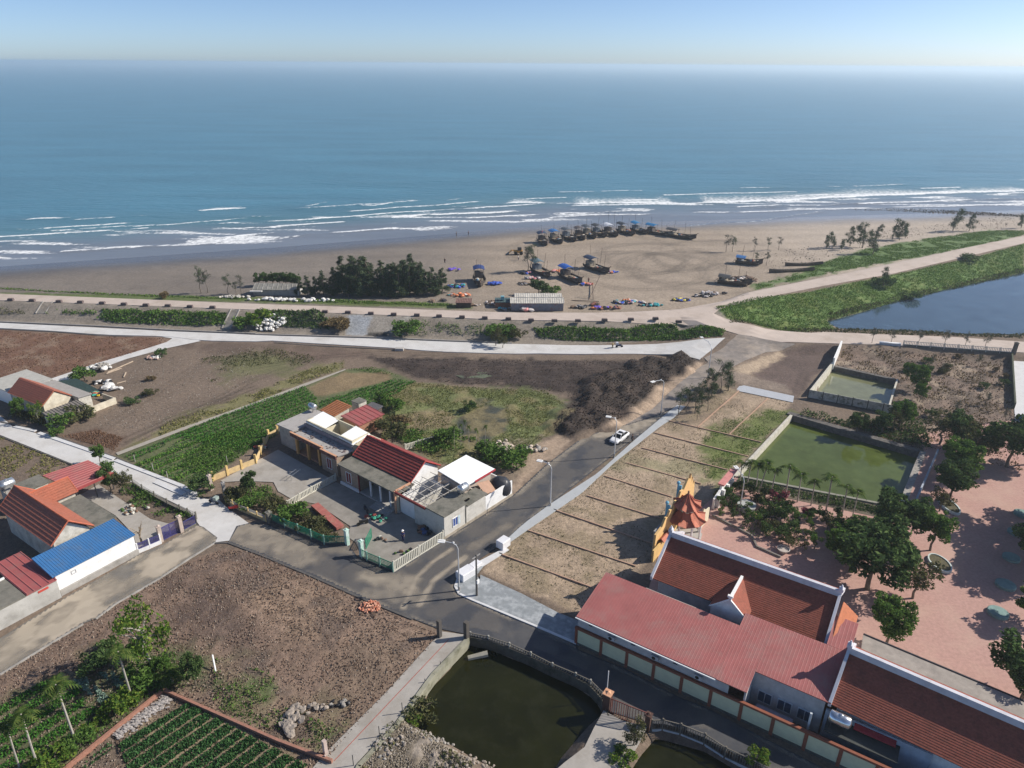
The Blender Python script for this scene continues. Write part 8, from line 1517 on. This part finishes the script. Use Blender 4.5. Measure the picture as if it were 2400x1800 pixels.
scatter('weeds', 'weeds and tall grass in the yard behind the houses', BACKY, 24, .11, leafmat('field_weed', [(.07, .09, .025), (.12, .14, .04), (.2, .2, .07)]), 0, .3, seed=14, nz=.36, clump=5, cat='weeds', excl=[POOL]); scatter('weeds', 'dense tall weeds close behind the red roofed house', zpoly('B', (1050, 1480), (1300, 1450), (1500, 1560), (1700, 1480), (2000, 1640)) + zpoly('G', (1200, 300), (1150, 380), (1060, 420), (950, 330), (750, 180), (420, 250), (260, 200)), 30, .2, L_mid, 0, 1.1, seed=15, nz=.42, cat='weeds')
scatter('dry_weeds', 'yellow olive weeds beside the concrete crop path', OLIVE, 14, .16, leafmat('yellow_weed', [(.09, .10, .03), (.2, .2, .06), (.3, .27, .12)]), 0, .35, seed=16, nz=.47, cat='weeds')
scatter('short_grass', 'short green grass patch on the plots', zpoly('H', (950, 560), (1500, 400), (1680, 430), (1430, 690), (1150, 940), (1050, 1080), (940, 1020), (880, 850), (900, 700)), 22, .1, L_grass, 0, .14, seed=17, nz=.42, cat='grass'); scatter('weeds', 'green weeds among the rubble of the gravel lot', zpoly('K', (0, 700), (500, 850), (620, 1100), (1080, 1320), (900, 1500), (500, 1350), (0, 1170)), 22, .13, L_mid, 0, .4, seed=18, nz=.55, clump=2.4, cat='weeds')
scatter('weeds', 'weeds in the corner between path and dark pond', CORN, 26, .13, L_olive, 0, .4, seed=19, nz=.54, clump=2, cat='weeds'); scatter('undergrowth', 'mixed green undergrowth of the lower left garden', zpoly('J', (1060, 1120), (1150, 850), (1200, 680), (1600, 640), (1850, 680), (1880, 900), (1500, 1010), (1400, 1010), (900, 1390), (560, 1660), (640, 1500), (860, 1270)), 30, .11, L_mid, 0, .45, seed=20, nz=.5, cat='undergrowth')
scatter('undergrowth', 'leafy creepers in the shade of the beige gable house', zpoly('A', (100, 1340), (330, 1360), (420, 1450), (380, 1500), (250, 1440), (80, 1400)), 30, .2, L_olive, 0, 1.6, seed=22, cat='undergrowth'); scatter('undergrowth', 'garden strip between the left yard and the village road', zpoly('E', (1040, 520), (1180, 530), (1620, 760), (1680, 800), (1400, 790), (1150, 700), (1050, 600)), 40, .15, L_mid, 0, .9, seed=23, nz=.4, cat='undergrowth')
scatter('undergrowth', 'plants in the yard corner bed', zpoly('F', (140, 560), (300, 500), (480, 520), (560, 620), (480, 780), (250, 700), (130, 640)), 40, .15, L_mid, 0, .9, seed=24, nz=.38, cat='undergrowth'); scatter('undergrowth', 'plants in the bed behind the green mesh fence', zpoly('F', (520, 700), (850, 660), (880, 760), (1100, 960), (1100, 1000), (950, 990), (560, 800)), 40, .15, L_olive, 0, .8, seed=25, nz=.36, cat='undergrowth')
scatter('undergrowth', 'low plants filling the temple garden bed', gbp, 14, .14, L_mid, 0, .5, seed=26, nz=.66, clump=2, cat='undergrowth'); scatter('undergrowth', 'hedge plants along the near edge of the green pond', [(37.6, 100.2), (59.7, 91.2), (58.6, 88.8), (36.2, 98.0)], 60, .14, L_dark, 0, .8, seed=27, cat='hedge'); scatter('dry_weeds', 'dry brown weeds over the garden ground right of the ponds', GARD, 5, .2, L_brown, 0, .3, seed=28, nz=.5, cat='weeds'); scatter('undergrowth', 'bushes between the two walled ponds', zpoly('I', (250, 300), (700, 380), (1300, 560), (1420, 560), (1350, 350), (1000, 330), (700, 330), (300, 250)), 26, .2, L_dark, 0, 1.5, seed=29, cat='undergrowth')
scatter('dry_weeds', 'weedy grass field at the left edge below the village road', zpoly('E', (-300, -100), (0, 80), (620, 340), (500, 420), (100, 560), (-300, 600)), 16, .15, leafmat('yellow_weed', [(.09, .10, .03), (.2, .2, .06), (.3, .27, .12)]), 0, .25, seed=30, nz=.42, cat='weeds')
scatter('dry_weeds', 'patchy weeds on the far part of the bare field', zpoly('B', (-500, 900), (0, 780), (420, 850), (700, 920), (380, 1080), (0, 1200), (-300, 1250)), 9, .16, L_olive, 0, .3, seed=31, nz=.52, clump=6, cat='weeds')
scatter('dry_weeds', 'sparse tufts over the sandy plots', PLOTS, 7, .09, L_olive, 0, .12, seed=32, nz=.5, clump=5, cat='weeds')
# crop rows
def crop(name, label, poly, ang, row, gap, size, mat, h, seed=1, skip=None, u=.35, bed=.8, noise=.0, cat='crops'):
    rng = np.random.default_rng(seed); a = R_(ang); ca, sa = math.cos(a), math.sin(a); P_ = np.array(poly); U = P_[:, 0] * ca + P_[:, 1] * sa; V = -P_[:, 0] * sa + P_[:, 1] * ca; pts = []
    k0 = int(V.min() / row) - 1
    for k in range(k0, int(V.max() / row) + 2):
        if skip and skip(k - k0): continue
        n = int((U.max() - U.min()) / gap * (bed * row / gap) * 1.5); uu = rng.uniform(U.min(), U.max(), n); vv = k * row + (rng.random(n) - .5) * bed * row; pts.append(np.stack([uu * ca - vv * sa, uu * sa + vv * ca], 1))
    q = np.concatenate(pts); s = sdist(q[:, 0], q[:, 1], poly); m = s < -.1
    if noise: m &= fbm(q[:, 0], q[:, 1], 3, 4, seed) > noise
    q = q[m]; z = hfun(q[:, 0], q[:, 1]) + .05 + h * rng.random(len(q)); v, f = cards(np.stack([q[:, 0], q[:, 1], z], 1), size, 1.3, rng, u); return tag(put(name, npmesh(name, v, f, mat)), label, cat, kind='stuff')
cpa = W('E', 1000, 240); cpb = W('B', 700, 1005); ANG = math.degrees(math.atan2(cpb.y - cpa.y, cpb.x - cpa.x))
crop('crop_rows', 'bright green leafy crop in the lower part of the long field', zpoly('E', (1130, 330), (1350, 250), (1550, 120), (1750, 60), (1960, 40), (2180, 130), (1900, 330), (1800, 400), (1580, 490)), ANG, 3.0, .22, .16, leafmat('lettuce_leaf', [(.07, .16, .03), (.12, .24, .045), (.2, .32, .07)]), .3, 40, bed=.45)
crop('crop_rows', 'darker green strips between the leafy rows of the long field', zpoly('E', (1130, 330), (1350, 250), (1550, 120), (1750, 60), (1960, 40), (2180, 130), (1900, 330), (1800, 400), (1580, 490)), ANG, 1.5, .25, .13, L_crop, .15, 51, bed=.6); crop('crop_rows', 'dark green crop strip along the concrete crop path', zpoly('E', (1080, 260), (1700, -10), (1760, 40), (1500, 130), (1150, 310)), ANG, 1.3, .2, .14, L_crop, .3, 41, bed=.62)
crop('crop_rows', 'dark green crop in the middle of the long field', zpoly('B', (-700, 1560), (-200, 1340), (420, 1130), (530, 1230), (540, 1330), (180, 1460), (180, 1560), (-100, 1700)), ANG, 1.3, .2, .15, L_crop, .35, 42, bed=.65); crop('crop_rows', 'green crop strip at the far right part of the long field', zpoly('B', (560, 1260), (1180, 1070), (1390, 1090), (1180, 1220), (1000, 1290), (540, 1320)), ANG, 1.3, .2, .16, L_crop, .35, 43, bed=.65); crop('crop_rows', 'thin greenery on the brown far end of the long field', zpoly('B', (780, 985), (1000, 960), (1330, 1070), (1180, 1030), (900, 1000)), ANG, 1.2, .25, .14, L_mid, .25, 44, bed=.8)
crop('crop_rows', 'mixed green crop beside the yellow wall', zpoly('F', (560, 40), (480, 100), (-50, 460), (-300, 350), (-100, 150), (180, 0)), ANG, 1.5, .22, .16, L_mid, .35, 45, bed=.85)
oa, ob = W('J', 1650, 1110), W('J', 830, 1655); OA = math.degrees(math.atan2(oa.y - ob.y, oa.x - ob.x))
crop('onion_rows', 'dark green onion beds inside the low brick wall', zpoly('J', (1010, 1460), (1620, 1100)) + zpoly('K', (30, 1230), (830, 1640), (830, 1800), (-700, 1800)), OA, 1.52, .10, .13, L_onion, .2, 46, bed=.78, u=.6); crop('onion_rows', 'onion bed corner beside the ash strip', zpoly('J', (620, 1700), (960, 1430), (1010, 1480), (800, 1640), (700, 1740)), OA, 1.52, .14, .12, L_onion, .2, 47, u=.6)
crop('onion_rows', 'green rows of the lower left field', zpoly('J', (-200, 1220), (360, 920), (520, 880), (700, 980), (760, 1120), (900, 1160), (640, 1440), (420, 1640), (380, 1800), (-200, 1800)), OA + 4, 1.9, .14, .13, L_crop, .22, 48, bed=.66, u=.5)
crop('cabbage_row', 'blue green cabbage bed, left one', zpoly('J', (620, 910), (760, 880), (980, 1080), (860, 1120)), -52, 1.8, .13, .15, L_cab, .2, 49, bed=.8, u=.1); crop('cabbage_row', 'blue green cabbage bed, right one', zpoly('J', (840, 840), (980, 820), (1120, 980), (1060, 1020)), -52, 1.8, .13, .14, L_cab, .2, 50, bed=.8, u=.1)
# loose stones of the gravel lot
def gravel(name, label, poly, n, smin, smax, cols, seed):
    rng = np.random.default_rng(seed); xs = [p[0] for p in poly]; ys = [p[1] for p in poly]; x = rng.uniform(min(xs), max(xs), n); y = rng.uniform(min(ys), max(ys), n); m = sdist(x, y, poly) < -.3; x, y = x[m], y[m]
    C = np.stack([x, y, hfun(x, y) + mound(x, y) + .06], 1); n = len(C); s = rng.uniform(smin, smax, n) ** 1.0; o = np.array([[1, 0, -.3], [-.5, .8, -.3], [-.5, -.8, -.3], [0, 0, .7]]); a = rng.uniform(0, 6.28, n); ca, sa = np.cos(a), np.sin(a)
    V = C[:, None, :] + np.stack([o[None, :, 0] * ca[:, None] - o[None, :, 1] * sa[:, None], o[None, :, 0] * sa[:, None] + o[None, :, 1] * ca[:, None], np.broadcast_to(o[None, :, 2], (n, 4))], -1) * s[:, None, None]; b = np.arange(n)[:, None] * 4
    f = np.concatenate([b + np.array([[0, 1, 3]]), b + np.array([[1, 2, 3]]), b + np.array([[2, 0, 3]])]); return tag(put(name, npmesh(name, V.reshape(-1, 3), f, leafmat('stones_' + name + str(seed), cols, 0.0))), label, 'stones', kind='stuff')
gravel('gravel', 'loose stones and clods over the gravel lot', LOT, 34000, .03, .15, [(.07, .05, .04), (.16, .11, .085), (.22, .16, .12), (.33, .28, .23)], 1)
gravel('clods', 'clods of earth over the churned mud', MUD, 9000, .05, .16, [(.035, .026, .022), (.06, .045, .036), (.10, .075, .06)], 2); gravel('clods', 'big lumps of dug earth on the mud mounds', MOUND, 6000, .06, .24, [(.035, .026, .02), (.06, .045, .036), (.11, .08, .06)], 3); gravel('clods', 'clods over the red ploughed field', RED, 16000, .05, .2, [(.07, .035, .022), (.14, .08, .05), (.26, .18, .12)], 4)
gravel('gravel', 'pebbly rubble in the corner by the dark pond', CORN, 9000, .04, .14, [(.15, .12, .09), (.3, .26, .2), (.45, .4, .34)], 5); gravel('clods', 'clods and litter on the brown garden ground', GARD, 9000, .05, .2, [(.07, .05, .04), (.14, .10, .08), (.36, .3, .24)], 6); gravel('gravel', 'small stones over the sandy plots', PLOTS, 9000, .02, .07, [(.16, .11, .07), (.26, .2, .14), (.5, .43, .35)], 7)
gravel('clods', 'dug red earth behind the village road', zpoly('E', (500, 80), (850, 20), (1080, 90), (1000, 220), (800, 160)), 3000, .05, .18, [(.07, .04, .025), (.14, .08, .05), (.2, .13, .09)], 8)
lit = zpoly('A', (1200, 900), (2212, 760), (2212, 1150), (1300, 1500), (800, 1500)); gravel('litter', 'scattered stones and litter on the bare field', lit, 5000, .03, .12, [(.08, .065, .05), (.2, .17, .14), (.5, .47, .42)], 9)
gravel('driftwood_litter', 'dark driftwood litter over the right beach', zpoly('D', (350, 420), (700, 380), (1300, 260), (2212, 150), (2212, 240), (1500, 300), (900, 440), (500, 560)), 6000, .08, .3, [(.06, .05, .045), (.12, .1, .085), (.3, .26, .2)], 10)
# dark stone spit at the far right shore
gravel('rock_spit', 'dark stony strip along the far right shore', zpoly('D', (1040, 115), (1500, 118), (1900, 138), (2300, 165), (2300, 180), (1800, 155), (1300, 135), (1000, 130)), 3500, .2, .6, [(.10, .09, .08), (.17, .15, .13), (.24, .21, .18)], 11)

# ------------------------------------------------------------------ haze
mb = MB(); mb.box(ID, -40000, 40000, -200, 90000, -5.5, 66); hz = mb.build('haze', None, None, kind='stuff', label='pale sea haze filling the air over land and water', cat='haze')
hm = bpy.data.materials.new('haze'); hm.use_nodes = True; t = hm.node_tree; t.nodes.clear(); pv = nn(t, 'ShaderNodeVolumePrincipled'); out = nn(t, 'ShaderNodeOutputMaterial'); pv.inputs['Color'].default_value = (.80, .92, 1, 1); pv.inputs['Density'].default_value = 2.1e-4; pv.inputs['Anisotropy'].default_value = .38
t.links.new(pv.outputs[0], out.inputs['Volume']); hz.data.materials.append(hm)
make_ground()
